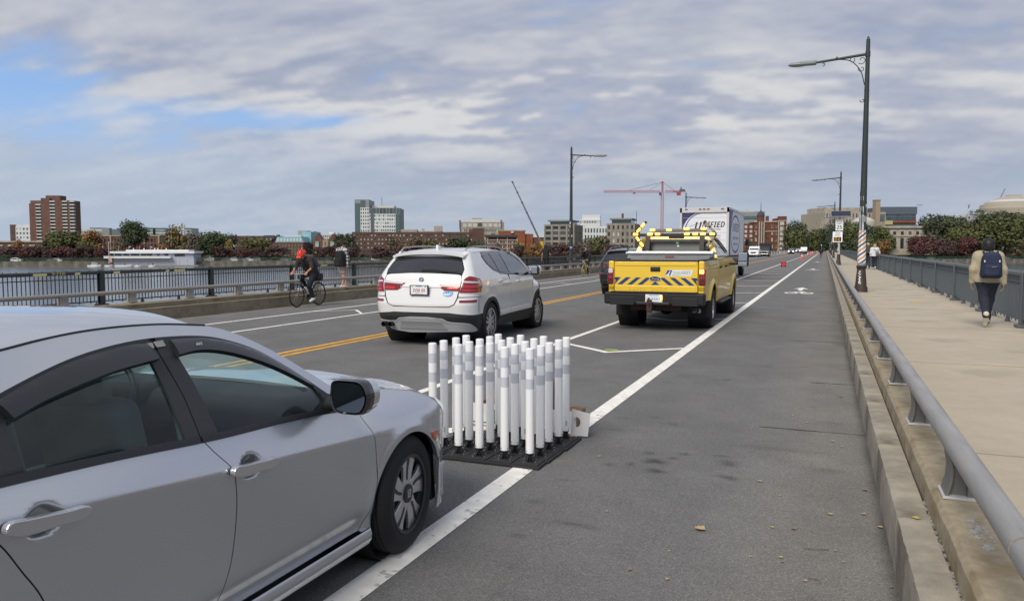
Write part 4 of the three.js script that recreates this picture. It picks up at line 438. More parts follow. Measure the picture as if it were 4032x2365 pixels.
tree(3435, 438, 930, 62, 'olive', 'small olive tree behind the striped lamp post', { base: 0.05 }); tree(3478, 437, 930, 56, 'orange', 'orange tree behind the walking couple', { base: 0.05 });
tree(3690, 452, 834, 146, 'dark', 'tall ragged dark green tree behind the dark red one', { big: true, base: 0.12 }); tree(3630, 456, 858, 60, 'dark', 'narrow dark tree beside the floodlight mast', { base: 0.1 }); tree(3776, 470, 826, 90, 'dark', 'dark tree left of the flagpole', { base: 0.1, big: true });
tree(3860, 500, 810, 120, 'dark', 'dark tree rising in front of the domed hall', { big: true }); tree(3960, 490, 822, 130, 'dark', 'dark green tree below the dome', { big: true }); tree(4050, 490, 818, 120, 'dark', 'dark green tree at the right edge under the dome', { big: true });
tree(3842, 446, 846, 160, 'green', 'broad green tree left of the walker in the fleece jacket', { big: true, base: 0.1 }); tree(3960, 444, 838, 170, 'green', 'broad green tree behind the walker in the fleece jacket', { big: true, base: 0.14 }); tree(4068, 446, 836, 160, 'green', 'broad green tree at the right edge', { big: true, base: 0.12 }); tree(3760, 448, 880, 110, 'green', 'lower green tree between two red ones', { big: true, base: 0.08 });
for (const [px, top, w, k, l] of [[3622, 910, 100, 'red', 'large round deep red tree on the right bank'], [3712, 930, 88, 'mauve', 'faded mauve red tree in the middle of the right bank'], [3820, 926, 98, 'red', 'deep red round tree left of the walker']]) tree(px, 438, top, w, k, l, { base: 0.08, name: 'red_tree', big: true });
tree(4010, 438, 940, 60, 'brown', 'brown shrubby tree at the right edge of the bank', { base: 0.05 });
{ // low shrubs and hedges of the bank
const g = [], r = rng(44), pos = []; const im = shade(new THREE.InstancedMesh(crowns[2], L_.brown, 150)), im2 = shade(new THREE.InstancedMesh(crowns[4], L_.dark, 150)); [im, im2].forEach((m, k) => { m.name = numbered('shrubs'); for (let i = 0; i < 150; i++) { const px = -150 + (i + r()) * 29, dep = shoreDepth(px) + 22 + r() * 26, [x, z] = bearing(px, dep), s = 1 + r() * 1.6; m.setMatrixAt(i, new THREE.Matrix4().compose(new THREE.Vector3(x, BANK - 0.1, z), new THREE.Quaternion().setFromEuler(new THREE.Euler(0, r() * 6, 0)), new THREE.Vector3(s * 1.6, s * 0.8, s * 1.6))); } scene.add(m); tag(m, k ? 'dark green shrubs along the far river bank' : 'brown shrubs along the far river bank', 'shrubs', null, 'stuff'); });
const wood = shade(new THREE.InstancedMesh(crowns[1], L_.dark, 90)); wood.name = 'distant_trees'; for (let i = 0; i < 90; i++) { const px = -200 + i * 50 + r() * 30, dep = shoreDepth(px) + 60 + r() * 60, [x, z] = bearing(px, dep), s = 3 + r() * 2.4; wood.setMatrixAt(i, new THREE.Matrix4().compose(new THREE.Vector3(x, BANK - 0.1, z), new THREE.Quaternion().setFromEuler(new THREE.Euler(0, r() * 6, 0)), new THREE.Vector3(s * 1.3, s, s * 1.3))); } scene.add(wood); tag(wood, 'dark mass of low trees between the far buildings', 'trees', null, 'stuff');
}
// ------------------------------------------------------------------ sheet-metal toolkit: an outline cut from a smooth surface
function clipHalf(poly, ax, v, keepLess) { const out = []; for (let i = 0; i < poly.length; i++) { const a = poly[i], b = poly[(i + 1) % poly.length], ia = keepLess ? a[ax] <= v : a[ax] >= v, ib = keepLess ? b[ax] <= v : b[ax] >= v; if (ia) out.push(a); if (ia !== ib) { const t = (v - a[ax]) / (b[ax] - a[ax]); const c = [a[0] + (b[0] - a[0]) * t, a[1] + (b[1] - a[1]) * t]; c[ax] = v; out.push(c); } } return out; }
const area = (p) => { let s = 0; for (let i = 0; i < p.length; i++) { const a = p[i], b = p[(i + 1) % p.length]; s += a[0] * b[1] - a[1] * b[0]; } return s / 2; };
function frameOf(surf, u, v, ref) { const e = 0.0025, p = surf(u, v), a = surf(u + e, v), a0 = surf(u - e, v), b = surf(u, v + e), b0 = surf(u, v - e); const n = new THREE.Vector3(a[0] - a0[0], a[1] - a0[1], a[2] - a0[2]).cross(new THREE.Vector3(b[0] - b0[0], b[1] - b0[1], b[2] - b0[2])).normalize(); const r = typeof ref === 'function' ? ref(u, v, p) : ref; if (n.x * r[0] + n.y * r[1] + n.z * r[2] < 0) n.negate(); return [p, n]; }
function densify(pts, step) { const o = []; for (let i = 0; i < pts.length; i++) { const a = pts[i], b = pts[(i + 1) % pts.length], n = Math.max(1, Math.ceil(Math.hypot(b[0] - a[0], b[1] - a[1]) / step)); for (let k = 0; k < n; k++) o.push([lerp(a[0], b[0], k / n), lerp(a[1], b[1], k / n)]); } return o; }
function panel(outline, surf, { cell = 0.05, lip = 0.012, ref = [0, 0, 1], off = 0, cellV } = {}) {
const pts = densify(outline, cell * 1.2), pos = [], nor = [], uv = [], cv = cellV ?? cell, cache = new Map();
const at = (u, v) => { const k = Math.round(u * 1e5) + '_' + Math.round(v * 1e5); let f = cache.get(k); if (!f) { const [p, n] = frameOf(surf, u, v, ref); f = [[p[0] + n.x * off, p[1] + n.y * off, p[2] + n.z * off], n]; cache.set(k, f); } return f; };
const tri = (a, b, c) => { const A = at(...a), Bq = at(...b), C = at(...c); const g = new THREE.Vector3().subVectors(V(Bq[0]), V(A[0])).cross(new THREE.Vector3().subVectors(V(C[0]), V(A[0]))); const l = g.dot(A[1]) < 0 ? [a, c, b] : [a, b, c]; for (const q of l) { const [p, n] = at(...q); pos.push(...p); nor.push(n.x, n.y, n.z); uv.push(q[0], q[1]); } };
let u0 = Infinity, u1 = -Infinity, v0 = Infinity, v1 = -Infinity; for (const [u, v] of pts) { u0 = Math.min(u0, u); u1 = Math.max(u1, u); v0 = Math.min(v0, v); v1 = Math.max(v1, v); }
const nu = Math.ceil((u1 - u0) / cell), nv = Math.ceil((v1 - v0) / cv);
for (let i = 0; i < nu; i++) { const a = lerp(u0, u1, i / nu), b = lerp(u0, u1, (i + 1) / nu); let s = clipHalf(clipHalf(pts, 0, a, false), 0, b, true); if (s.length < 3) continue;
for (let j = 0; j < nv; j++) { const c = lerp(v0, v1, j / nv), d = lerp(v0, v1, (j + 1) / nv); const q0 = clipHalf(clipHalf(s, 1, c, false), 1, d, true); if (q0.length < 3) continue; const q = q0.filter((p, k) => { const n = q0[(k + 1) % q0.length]; return Math.hypot(p[0] - n[0], p[1] - n[1]) > 1e-6; }); if (q.length < 3 || Math.abs(area(q)) < 1e-8) continue;
if (q.length === 4) { const m = [0, 1, 2, 3].every((k) => { const A = q[k], Bq = q[(k + 1) % 4], C = q[(k + 2) % 4]; return ((Bq[0] - A[0]) * (C[1] - Bq[1]) - (Bq[1] - A[1]) * (C[0] - Bq[0])) * area(q) > 0; }); if (m) { tri(q[0], q[1], q[2]); tri(q[0], q[2], q[3]); continue; } }
if (q.length === 3) { tri(...q); continue; }
for (const t of THREE.ShapeUtils.triangulateShape(q.map(([x, y]) => new THREE.Vector2(x, y)), [])) tri(q[t[0]], q[t[1]], q[t[2]]); } }
if (lip) { const sg = area(pts) > 0 ? 1 : -1; for (let i = 0; i < pts.length; i++) { const a = pts[i], b = pts[(i + 1) % pts.length], [pa, na] = at(...a), [pb, nb] = at(...b); const pa2 = [pa[0] - na.x * lip, pa[1] - na.y * lip, pa[2] - na.z * lip], pb2 = [pb[0] - nb.x * lip, pb[1] - nb.y * lip, pb[2] - nb.z * lip]; const e = new THREE.Vector3(pb[0] - pa[0], pb[1] - pa[1], pb[2] - pa[2]), o = e.clone().cross(na).multiplyScalar(1).normalize(); const ce = new THREE.Vector3((pa[0]), pa[1], pa[2]);
// outward = away from the inside of the outline
const inn = at(a[0] - (b[1] - a[1]) * sg * 0.02 / (Math.hypot(b[0] - a[0], b[1] - a[1]) + 1e-9), a[1] + (b[0] - a[0]) * sg * 0.02 / (Math.hypot(b[0] - a[0], b[1] - a[1]) + 1e-9))[0]; if (o.dot(new THREE.Vector3(inn[0] - pa[0], inn[1] - pa[1], inn[2] - pa[2])) > 0) o.negate();
const quad = [pa, pb, pb2, pa, pb2, pa2]; const g = new THREE.Vector3().subVectors(V(pb), V(pa)).cross(new THREE.Vector3().subVectors(V(pb2), V(pa))); const order = g.dot(o) < 0 ? [0, 2, 1, 3, 5, 4] : [0, 1, 2, 3, 4, 5]; for (const k of order) { pos.push(...quad[k]); nor.push(o.x, o.y, o.z); uv.push(a[0], a[1]); } } }
const g = new THREE.BufferGeometry(); g.setAttribute('position', new THREE.Float32BufferAttribute(pos, 3)); g.setAttribute('normal', new THREE.Float32BufferAttribute(nor, 3)); g.setAttribute('uv', new THREE.Float32BufferAttribute(uv, 2)); return g;
}
function mirrorZ(g) { g = plain(g.clone()); const p = g.attributes.position, n = g.attributes.normal, q = g.attributes.uv; for (let i = 0; i < p.count; i++) { p.setZ(i, -p.getZ(i)); n.setZ(i, -n.getZ(i)); } for (let i = 0; i < p.count; i += 3) for (const a of [p, n, q]) for (let c = 0; c < a.itemSize; c++) { const k = a.array; const t = k[(i + 1) * a.itemSize + c]; k[(i + 1) * a.itemSize + c] = k[(i + 2) * a.itemSize + c]; k[(i + 2) * a.itemSize + c] = t; } return g; }
const strip = (pts, w) => { const l = [], r = []; for (let i = 0; i < pts.length; i++) { const a = pts[Math.max(0, i - 1)], b = pts[Math.min(pts.length - 1, i + 1)], d = Math.hypot(b[0] - a[0], b[1] - a[1]) || 1, nx = -(b[1] - a[1]) / d * w / 2, ny = (b[0] - a[0]) / d * w / 2; l.push([pts[i][0] + nx, pts[i][1] + ny]); r.push([pts[i][0] - nx, pts[i][1] - ny]); } return [...l, ...r.reverse()]; };
const arc = (cx, cy, r, a0, a1, n = 20, ry) => Array.from({ length: n + 1 }, (_, i) => { const a = R(lerp(a0, a1, i / n)); return [cx + r * Math.cos(a), cy + (ry ?? r) * Math.sin(a)]; });
const C = {
silver: phys({ color: col(0.62, 0.635, 0.665), metalness: 0.72, roughness: 0.22, clearcoat: 1, clearcoatRoughness: 0.03 }),
whitePaint: phys({ color: col(0.78, 0.785, 0.785), metalness: 0, roughness: 0.4, clearcoat: 1, clearcoatRoughness: 0.03 }),
yellow: phys({ color: col(0.84, 0.56, 0.035), metalness: 0, roughness: 0.42, clearcoat: 0.8, clearcoatRoughness: 0.06 }),
blackPaint: phys({ color: col(0.008, 0.008, 0.01), metalness: 0, roughness: 0.35, clearcoat: 1, clearcoatRoughness: 0.03 }),
glassClear: phys({ color: col(0.82, 0.94, 0.91), roughness: 0.01, transmission: 1, thickness: 0, ior: 1.5, side: THREE.DoubleSide }),
glassTint: phys({ color: col(0.62, 0.82, 0.78), roughness: 0.015, transmission: 1, thickness: 0, ior: 1.5, side: THREE.DoubleSide }),
glassDark: phys({ color: col(0.022, 0.025, 0.028), roughness: 0.03, clearcoat: 1, clearcoatRoughness: 0.02 }),
trim: mat(0.016, 0.017, 0.019, 0.42), matte: mat(0.03, 0.031, 0.033, 0.62), bpillar: mat(0.028, 0.029, 0.032, 0.5), visor: phys({ color: col(0.012, 0.013, 0.015), roughness: 0.28, clearcoat: 0.4, clearcoatRoughness: 0.2 }),
red: phys({ color: col(0.22, 0.006, 0.012), roughness: 0.2, clearcoat: 1, clearcoatRoughness: 0.03 }), redDark: phys({ color: col(0.12, 0.005, 0.01), roughness: 0.2, clearcoat: 1, clearcoatRoughness: 0.03 }), redGlow: phys({ color: col(0.55, 0.02, 0.015), roughness: 0.25, clearcoat: 1 }), lens: phys({ color: col(0.62, 0.62, 0.64), roughness: 0.15, clearcoat: 1 }), amber: phys({ color: col(0.5, 0.085, 0.006), roughness: 0.22, clearcoat: 1 }),
seat: mat(0.17, 0.17, 0.165, 0.9), seatPale: mat(0.2, 0.19, 0.17, 0.9), alloy: mat(0.66, 0.66, 0.67, 0.32, 0.75), alloyDark: mat(0.045, 0.046, 0.05, 0.4, 0.4),
};
// a tyre, axis along z, outer face towards +z
function tyreGeo(Rr, w, rim) { const h = w / 2, pr = [[rim - 0.012, -h * 0.82], [rim + 0.01, -h * 0.98], [(rim + Rr) / 2, -h * 1.03], [Rr - 0.02, -h * 0.92], [Rr - 0.003, -h * 0.74]]; for (const z of [-0.5, -0.17, 0.17, 0.5]) { pr.push([Rr, z * h - 0.012], [Rr, z * h - 0.0045], [Rr - 0.009, z * h - 0.004], [Rr - 0.009, z * h + 0.004], [Rr, z * h + 0.0045], [Rr, z * h + 0.012]); } pr.push([Rr - 0.003, h * 0.74], [Rr - 0.02, h * 0.92], [(rim + Rr) / 2, h * 1.03], [rim + 0.012, h * 0.98], [rim, h * 0.9], [rim - 0.012, h * 0.7]); return put(new THREE.LatheGeometry(pr.map(([r, y]) => new THREE.Vector2(r, y)), 64), [0, 0, 0], [Math.PI / 2, 0, 0]); }
const twist = (pts, a) => pts.map(([x, y]) => [x * Math.cos(a) - y * Math.sin(a), x * Math.sin(a) + y * Math.cos(a)]);
// ------------------------------------------------------------------ the silver sedan; x forward from the front axle, y up, z to its right
{
const car = thing('silver_sedan', 'silver grey sedan close by at the left with dark window visors', 'car', [-2.95, 0, -3.6], Math.PI / 2);
const beltY = (x) => piece(x, [[-3.6, 1.05], [-2.6, 1.0], [-2.2, 0.987], [-1.82, 0.967], [-1.3, 0.925], [-0.63, 0.885], [0, 0.86], [0.9, 0.72]]);
const crease = (x) => piece(x, [[-3.4, 0.95], [-2.22, 0.908], [-1.95, 0.876], [-1.35, 0.812], [-1.07, 0.786], [-0.34, 0.716], [0.4, 0.66], [0.9, 0.6]]);
const dents = [[-2.1, 0.868, 0.075, 0.058], [-1.235, 0.797, 0.075, 0.056]];
const W = (x, y) => {
const b = beltY(x) + 0.016, c = crease(x); let w;
if (y <= b || (x > -0.46 && y < 0.96)) { const low = smooth(0.16, 0.4, y); w = 0.845 + 0.022 * low; const below = clamp((c - y) / 0.5); w += 0.034 * (1 - below) * (1 - below) - 0.014; if (y > c) { const t = (y - c) / Math.max(0.05, b - c); w -= 0.05 * t + 0.002 * t * t; } if (y < 0.36) w -= 0.012 * smooth(0.36, 0.28, y); }
else { const t = y - b; w = 0.838 - 0.575 * t - 0.16 * t * t; }
const fr = smooth(-0.5, -0.1, x); if (fr > 0 && y < 0.96) { const f = 0.885 - 0.3 * Math.pow(clamp((y - 0.66) / 0.3), 2.2) - 0.01 * smooth(0.5, 0.3, y); w = lerp(w, f, fr); }
for (const cx of [0, -2.7]) { const d = Math.hypot(x - cx, y - 0.305); w += 0.011 * Math.exp(-(((d - 0.365) / 0.035) ** 2)); }
if (x > 0.22) { const t = clamp((x - 0.22) / 0.66); w *= Math.sqrt(Math.max(0.0004, 1 - Math.pow(t, 2.5))); }
if (x < -3.2) { const t = clamp((-3.2 - x) / 0.42); w *= Math.sqrt(Math.max(0.0004, 1 - Math.pow(t, 2.6))); }
for (const [dx, dy, rx, ry] of dents) { const q = ((x - dx) / rx) ** 2 + ((y - dy) / ry) ** 2; if (q < 1) w -= 0.036 * (1 - q) * (1 - q) * (1 + q * 0.5); }
return w;
};
const side = (x, y) => [x, y, W(x, y)], creased = (pts, o) => { const q = densify(pts, o.cell).map(([x, y]) => [x, y - crease(x)]), sf = (x, s) => side(x, s + crease(x)); return merge([clipHalf(q, 1, 0, true), clipHalf(q, 1, 0, false)].map((h) => panel(h, sf, o))); }, both = (name, g, m, lip) => { const a = part(name, g, m, car); const b = part(name, mirrorZ(g), m, car); return [a, b]; };
const seamFR = spline([[-1.452, 0.962], [-1.40, 0.89], [-1.337, 0.811], [-1.308, 0.7], [-1.305, 0.6], [-1.325, 0.45], [-1.37, 0.345], [-1.42, 0.245]], 5);
const seamFF = spline([[-0.445, 0.862], [-0.40, 0.79], [-0.358, 0.73], [-0.327, 0.6], [-0.325, 0.5], [-0.34, 0.41], [-0.375, 0.335], [-0.43, 0.25]], 5);
const seamRR = spline([[-2.36, 1.0], [-2.30, 0.92], [-2.222, 0.838], [-2.16, 0.74], [-2.1, 0.64], [-2.05, 0.5], [-2.02, 0.38], [-2.0, 0.25]], 5);
const shift = (p, d) => p.map(([x, y]) => [x + d, y]), rev = (p) => [...p].reverse();
const arch = (cx, r = 0.348, a0 = -18, a1 = 198) => arc(cx, 0.305, r, a0, a1, 36);
// doors
const topF = spline([[-0.445, 0.866], [-0.635, 0.897], [-1.0, 0.923], [-1.3, 0.937], [-1.449, 0.947]], 4), topR = spline([[-1.457, 0.948], [-1.82, 0.977], [-2.185, 0.998], [-2.36, 1.005]], 4);
const doorF = [...rev(seamFF), ...topF.slice(1), ...seamFR.filter((p) => p[1] < 0.94)].filter((p, i, a) => !i || Math.hypot(p[0] - a[i - 1][0], p[1] - a[i - 1][1]) > 1e-4);
const df = both('front_door', creased(doorF, { cell: 0.012, lip: 0.02 }), C.silver);
const doorR = [...rev(shift(seamFR, -0.0055).filter((p) => p[1] < 0.943)), ...topR, ...seamRR.slice(1)];
const dr = both('rear_door', creased(doorR, { cell: 0.012, lip: 0.02 }), C.silver);
// fender and front bumper corner
const fender = [...shift(seamFF, 0.0055), [-0.4, 0.235], ...[[-0.343, 0.25]], ...rev(arc(0, 0.305, 0.348, 22, 192, 40)), [0.36, 0.435], [0.40, 0.5], [0.46, 0.66], [0.36, 0.77], [0.2, 0.843], [0.0, 0.885], [-0.2, 0.905], [-0.44, 0.912]];
both('front_fender', creased(fender, { cell: 0.022, lip: 0.03 }), C.silver);
const bumper = [[0.338, 0.44], [0.345, 0.40], ...rev(arc(0, 0.305, 0.348, -28, 12, 10)).slice(1), [0.5, 0.13], [0.868, 0.14], [0.872, 0.52], [0.8, 0.56], [0.5, 0.6], [0.43, 0.58], [0.405, 0.5]];
both('front_bumper', panel(bumper, side, { cell: 0.016, lip: 0.02 }), C.silver);
both('headlamp', panel([[0.45, 0.6], [0.82, 0.57], [0.84, 0.66], [0.7, 0.71], [0.47, 0.68]], side, { cell: 0.02, off: 0.003, lip: 0.02 }), C.lens);
both('side_marker', panel([[0.226, 0.606], [0.33, 0.598], [0.345, 0.552], [0.27, 0.551], [0.243, 0.57]], side, { cell: 0.02, off: 0.006, lip: 0.02 }), C.amber);
both('bumper_trim', panel(spline([[0.47, 0.36], [0.53, 0.34], [0.52, 0.25], [0.575, 0.175], [0.53, 0.14], [0.46, 0.2], [0.45, 0.3]], 5, true), side, { cell: 0.02, off: 0.008, lip: 0.01 }), C.lens);
// quarter panel, sill
const quarter = [...shift(rev(seamRR), -0.0055), [-2.45, 1.0], [-2.6, 1.03], [-3.0, 1.06], [-3.5, 1.05], [-3.6, 0.8], [-3.6, 0.3], [-3.2, 0.2], ...arc(-2.7, 0.305, 0.348, -17, 180, 36), [-2.3, 0.25], [-2.02, 0.25]].filter((p) => !(p[0] > -2.36 && p[0] < -2.04 && p[1] < 0.3 && false));
both('quarter_panel', panel([...shift(rev(seamRR), -0.0055), [-2.44, 1.005], [-2.62, 1.04], [-3.05, 1.06], [-3.5, 1.04], [-3.6, 0.8], [-3.6, 0.32], [-3.05, 0.24], ...arc(-2.7, 0.305, 0.348, -8, 172, 36), [-2.36, 0.345]].slice(0, -1), side, { cell: 0.04, lip: 0.02 }), C.silver);
both('side_sill', panel([[-0.352, 0.243], [-0.36, 0.165], [-2.35, 0.165], [-2.35, 0.243], [-2.0, 0.243], [-0.42, 0.243]], (x, y) => [x, y, 0.846 + 0.022 * Math.sin(clamp((y - 0.155) / 0.09) * Math.PI * 0.85) * (1 - 0.0 * x)], { cell: 0.03, lip: 0.02 }), C.silver);
for (const [s, w] of [[seamFR, 0.05], [seamFF, 0.05], [seamRR, 0.05]]) both('door_gap', panel(strip(s, w), side, { cell: 0.04, off: -0.014, lip: 0 }), M.black);
// greenhouse: roof arch, pillars, frame
const roofSeam = [[-3.2, 1.14], [-2.8, 1.24], [-2.4, 1.295], [-2.026, 1.336], [-1.877, 1.352], [-1.713, 1.362], [-1.535, 1.362], [-1.343, 1.352], [-1.149, 1.33], [-1.031, 1.296], [-0.921, 1.243], [-0.77, 1.15], [-0.659, 1.066], [-0.563, 0.994], [-0.46, 0.915]];
const blackTop = [[-2.36, 1.12], [-2.2, 1.188], [-1.977, 1.252], [-1.791, 1.291], [-1.573, 1.312], [-1.395, 1.312], [-1.182, 1.293], [-1.061, 1.262], [-0.941, 1.213], [-0.833, 1.145], [-0.759, 1.09], [-0.688, 1.032], [-0.632, 0.985], [-0.53, 0.9]];
both('roof_rail_panel', panel([...spline(roofSeam.slice(0), 5), ...rev(spline([[-3.2, 1.06], [-2.7, 1.08], [-2.42, 1.09], ...blackTop], 5))], side, { cell: 0.025, lip: 0.02 }), C.silver);
const glassR = [...spline([[-2.117, 1.0], [-2.12, 1.09], [-2.107, 1.15], [-1.97, 1.2], [-1.73, 1.245], [-1.513, 1.262]], 4), ...spline([[-1.505, 1.23], [-1.503, 1.117], [-1.512, 0.966]], 4)];
const glassF = [...spline([[-1.374, 1.262], [-1.36, 1.151], [-1.356, 0.952]], 4), ...spline([[-1.3, 0.947], [-1.0, 0.933], [-0.66, 0.91]], 3), ...spline([[-0.672, 0.965], [-0.70, 1.022], [-0.82, 1.1], [-0.94, 1.16], [-1.1, 1.23], [-1.22, 1.255], [-1.34, 1.263]], 4)];
// black frame: bands round the glass
const frameBand = (name, pts, m = C.bpillar, off = 0) => both(name, panel(pts, side, { cell: 0.03, lip: 0.012, off }), m);
const bt = spline(blackTop, 5);
const topOver = (a, b) => bt.filter((p) => p[0] >= a && p[0] <= b);
frameBand('window_frame', [...topOver(-2.3, -1.456), ...rev(spline([[-2.18, 1.12], [-2.107, 1.15], [-1.97, 1.2], [-1.73, 1.245], [-1.456, 1.265]], 4))], C.trim);
frameBand('window_frame', [...topOver(-1.447, -0.54), [-0.6, 0.9], ...rev(spline([[-1.447, 1.265], [-1.34, 1.263], [-1.22, 1.255], [-1.1, 1.23], [-0.94, 1.16], [-0.82, 1.1], [-0.70, 1.022], [-0.672, 0.965], [-0.66, 0.91]], 4))], C.trim);
frameBand('pillar', [[-1.455, 1.268], [-1.505, 1.262], [-1.505, 1.23], [-1.503, 1.117], [-1.512, 0.945], [-1.452, 0.94], [-1.44, 1.1]]);
frameBand('pillar', [[-1.448, 1.268], [-1.374, 1.265], [-1.36, 1.151], [-1.356, 0.94], [-1.447, 0.94], [-1.434, 1.1]]);
frameBand('rear_pillar', [[-2.117, 1.0], [-2.12, 1.09], [-2.107, 1.15], [-2.2, 1.17], [-2.38, 1.09], [-2.4, 1.0]]);
const beltLine = spline([[-2.42, 0.997], [-2.185, 0.986], [-1.82, 0.965], [-1.449, 0.935], [-1.3, 0.925], [-1.0, 0.911], [-0.635, 0.884], [-0.46, 0.862]], 6);
for (const [xa, xb] of [[-1.447, -0.47], [-2.41, -1.458]]) both('belt_trim', panel([[xa, 0], [xb, 0], [xb, 0.024], [xa, 0.024]], (x, q) => side(x, piece(x, beltLine) + q), { cell: 0.03, off: 0.007, lip: 0.012 }), C.trim);
both('pillar_gap', panel([[-1.456, 1.3], [-1.447, 1.3], [-1.434, 1.1], [-1.45, 0.93], [-1.46, 0.93], [-1.443, 1.1]], side, { cell: 0.04, off: -0.008, lip: 0 }), M.black);
both('rear_window', panel(glassR, side, { cell: 0.06, off: -0.01, lip: 0 }), C.glassTint);
both('front_window', panel(glassF, side, { cell: 0.06, off: -0.01, lip: 0 }), C.glassClear);
// smoked deflectors over the windows
const vs = (x, y) => { const [a, b, w] = side(x, y); return [a, b, w]; };
const visor = (lo, hi, m) => { const o = [...lo, ...rev(hi)]; return panel(o, (x, y) => { const s = W(x, y), t = piece(x, hi.map((p) => p)); const d = clamp((t - y) / 0.07); return [x, y, s + 0.008 + 0.03 * Math.sqrt(d)]; }, { cell: 0.018, lip: 0.02 }); };
const vrLo = spline([[-2.1, 1.158], [-1.971, 1.19], [-1.727, 1.23], [-1.487, 1.247]], 6), vrHi = spline([[-2.115, 1.205], [-1.975, 1.245], [-1.79, 1.283], [-1.56, 1.302], [-1.487, 1.298]], 6);
both('window_visor', visor(vrLo, vrHi), C.visor);
const vfLo = spline([[-1.386, 1.248], [-1.3, 1.252], [-1.222, 1.246], [-1.1, 1.217], [-0.94, 1.153], [-0.822, 1.09], [-0.712, 1.022]], 6), vfHi = spline([[-1.372, 1.3], [-1.28, 1.295], [-1.182, 1.285], [-1.061, 1.255], [-0.941, 1.206], [-0.833, 1.138], [-0.72, 1.05]], 6);
both('window_visor', visor(vfLo, vfHi), C.visor);
const avs = print(128, 64, (c) => { c.clearRect(0, 0, 128, 64); c.fillStyle = '#cfd3d6'; c.font = 'italic bold 52px sans-serif'; c.textBaseline = 'middle'; c.fillText('AVS', 6, 34); });
{ const g = new THREE.PlaneGeometry(0.045, 0.02); const m = part('lettering', put(g, [-1.262, 1.274, W(-1.262, 1.274) + 0.0345], [-0.55, 0, 0]), std({ map: avs, transparent: true, alphaTest: 0.4, roughness: 0.4 }), car); }
both('tape', [panel([[-1.497, 1.296], [-1.46, 1.297], [-1.462, 1.278], [-1.5, 1.277]], side, { cell: 0.03, off: 0.004, lip: 0.003 }), panel([[-1.452, 1.298], [-1.405, 1.3], [-1.405, 1.278], [-1.447, 1.278]], side, { cell: 0.03, off: 0.004, lip: 0.003 })].map(plain).reduce((a, b) => merge([a, b])), M.alu);
// roof, screens, bonnet
const seamY = (x) => piece(x, spline(roofSeam, 6)), seamW = (x) => { const y = seamY(x); return W(x, y) - 0.004; };
const roof = (x, z) => { const w = seamW(x), t = Math.abs(z) / w; return [x, seamY(x) - 0.004 + 0.034 * smooth(-0.5, -1.25, x) * (1 - t * t * t) + 0.03 * (1 - t * t) * smooth(-3.3, -2.4, x), z]; };
const xs = []; for (let x = -2.45; x <= -1.2; x += 0.05) xs.push(x);
part('roof', panel([...xs.map((x) => [x, seamW(x) - 0.003]), ...rev(xs).map((x) => [x, -seamW(x) + 0.003])], roof, { cell: 0.05, ref: [0, 1, 0], lip: 0.01 }), C.silver, car);
for (const g of [1, -1]) part('roof_moulding', tube(roofSeam.slice(1, 9).map(([x, y]) => [x, y + 0.002, g * (W(x, y) - 0.004)]), 0.0055, 50, 6), M.black, car);
const wsY = (x, z) => { const t = Math.abs(z) / 0.72; const xm = x - 0.12 * t * t; return piece(xm + 0.0, [[-1.3, 1.38], [-1.18, 1.37], [-1.0, 1.345], [-0.7, 1.2], [-0.4, 1.035], [-0.15, 0.9], [0, 0.83]]); };
const wsOut = []; for (let x = -1.16; x <= -0.5; x += 0.06) wsOut.push([x, seamW(x) - 0.02]); wsOut.push([-0.3, 0.5], [-0.22, 0.2]);
const wsPts = [...wsOut, ...rev(wsOut).map(([x, z]) => [x, -z])];
part('windscreen', panel(wsPts, (x, z) => { const w = seamW(Math.min(x, -0.5)), t = clamp(Math.abs(z) / w), e = seamY(Math.min(x, -0.46)) - 0.01, cY = piece(x, [[-1.25, 1.372], [-1.16, 1.362], [-0.9, 1.27], [-0.5, 1.08], [-0.2, 0.94]]); return [x, lerp(cY, Math.min(e, cY), smooth(0.3, 1, t)), z]; }, { cell: 0.06, ref: [0.5, 1, 0], lip: 0 }), C.glassClear, car);
const rwOut = []; for (let x = -3.25; x <= -2.47; x += 0.06) rwOut.push([x, seamW(x) - 0.02]); part('rear_screen', panel([...rwOut, ...rev(rwOut).map(([x, z]) => [x, -z])], roof, { cell: 0.06, ref: [-0.3, 1, 0], lip: 0 }), C.glassTint, car);
const hood = (x, z) => { const t = Math.abs(z) / Math.max(0.3, x < 0.46 ? hw(Math.max(-0.44, x)) : 0.55); const c = piece(x, [[-0.5, 0.97], [-0.2, 0.965], [0.1, 0.94], [0.4, 0.87], [0.65, 0.76], [0.8, 0.655]]), e = piece(x, [[-0.5, 0.915], [-0.44, 0.914], [-0.2, 0.907], [0.0, 0.887], [0.2, 0.845], [0.36, 0.772], [0.46, 0.668], [0.6, 0.65], [0.8, 0.64]]); return [x, lerp(c, e, Math.pow(clamp(t), 2.6)) + 0.012 * Math.exp(-(((t - 0.78) / 0.1) ** 2)), z]; };
function hw(x) { return Math.max(0.05, W(x, piece(x, [[-0.5, 0.912], [-0.2, 0.905], [0.0, 0.885], [0.2, 0.843], [0.36, 0.77], [0.46, 0.66]])) - 0.001); } const hx = []; for (let x = -0.44; x <= 0.46; x += 0.045) hx.push(x);
const hoodOut = [...hx.map((x) => [x, hw(x) + 0.004]), [0.56, 0.78], [0.68, 0.6], [0.77, 0.35], [0.8, 0.1]]; part('bonnet', panel([...hoodOut, ...rev(hoodOut).map(([x, z]) => [x, -z])], hood, { cell: 0.045, ref: [0, 1, 0], lip: 0.015 }), C.silver, car);
part('cowl', box(0.34, 0.02, 1.3, [-0.3, 0.9, 0]), M.plastic, car);
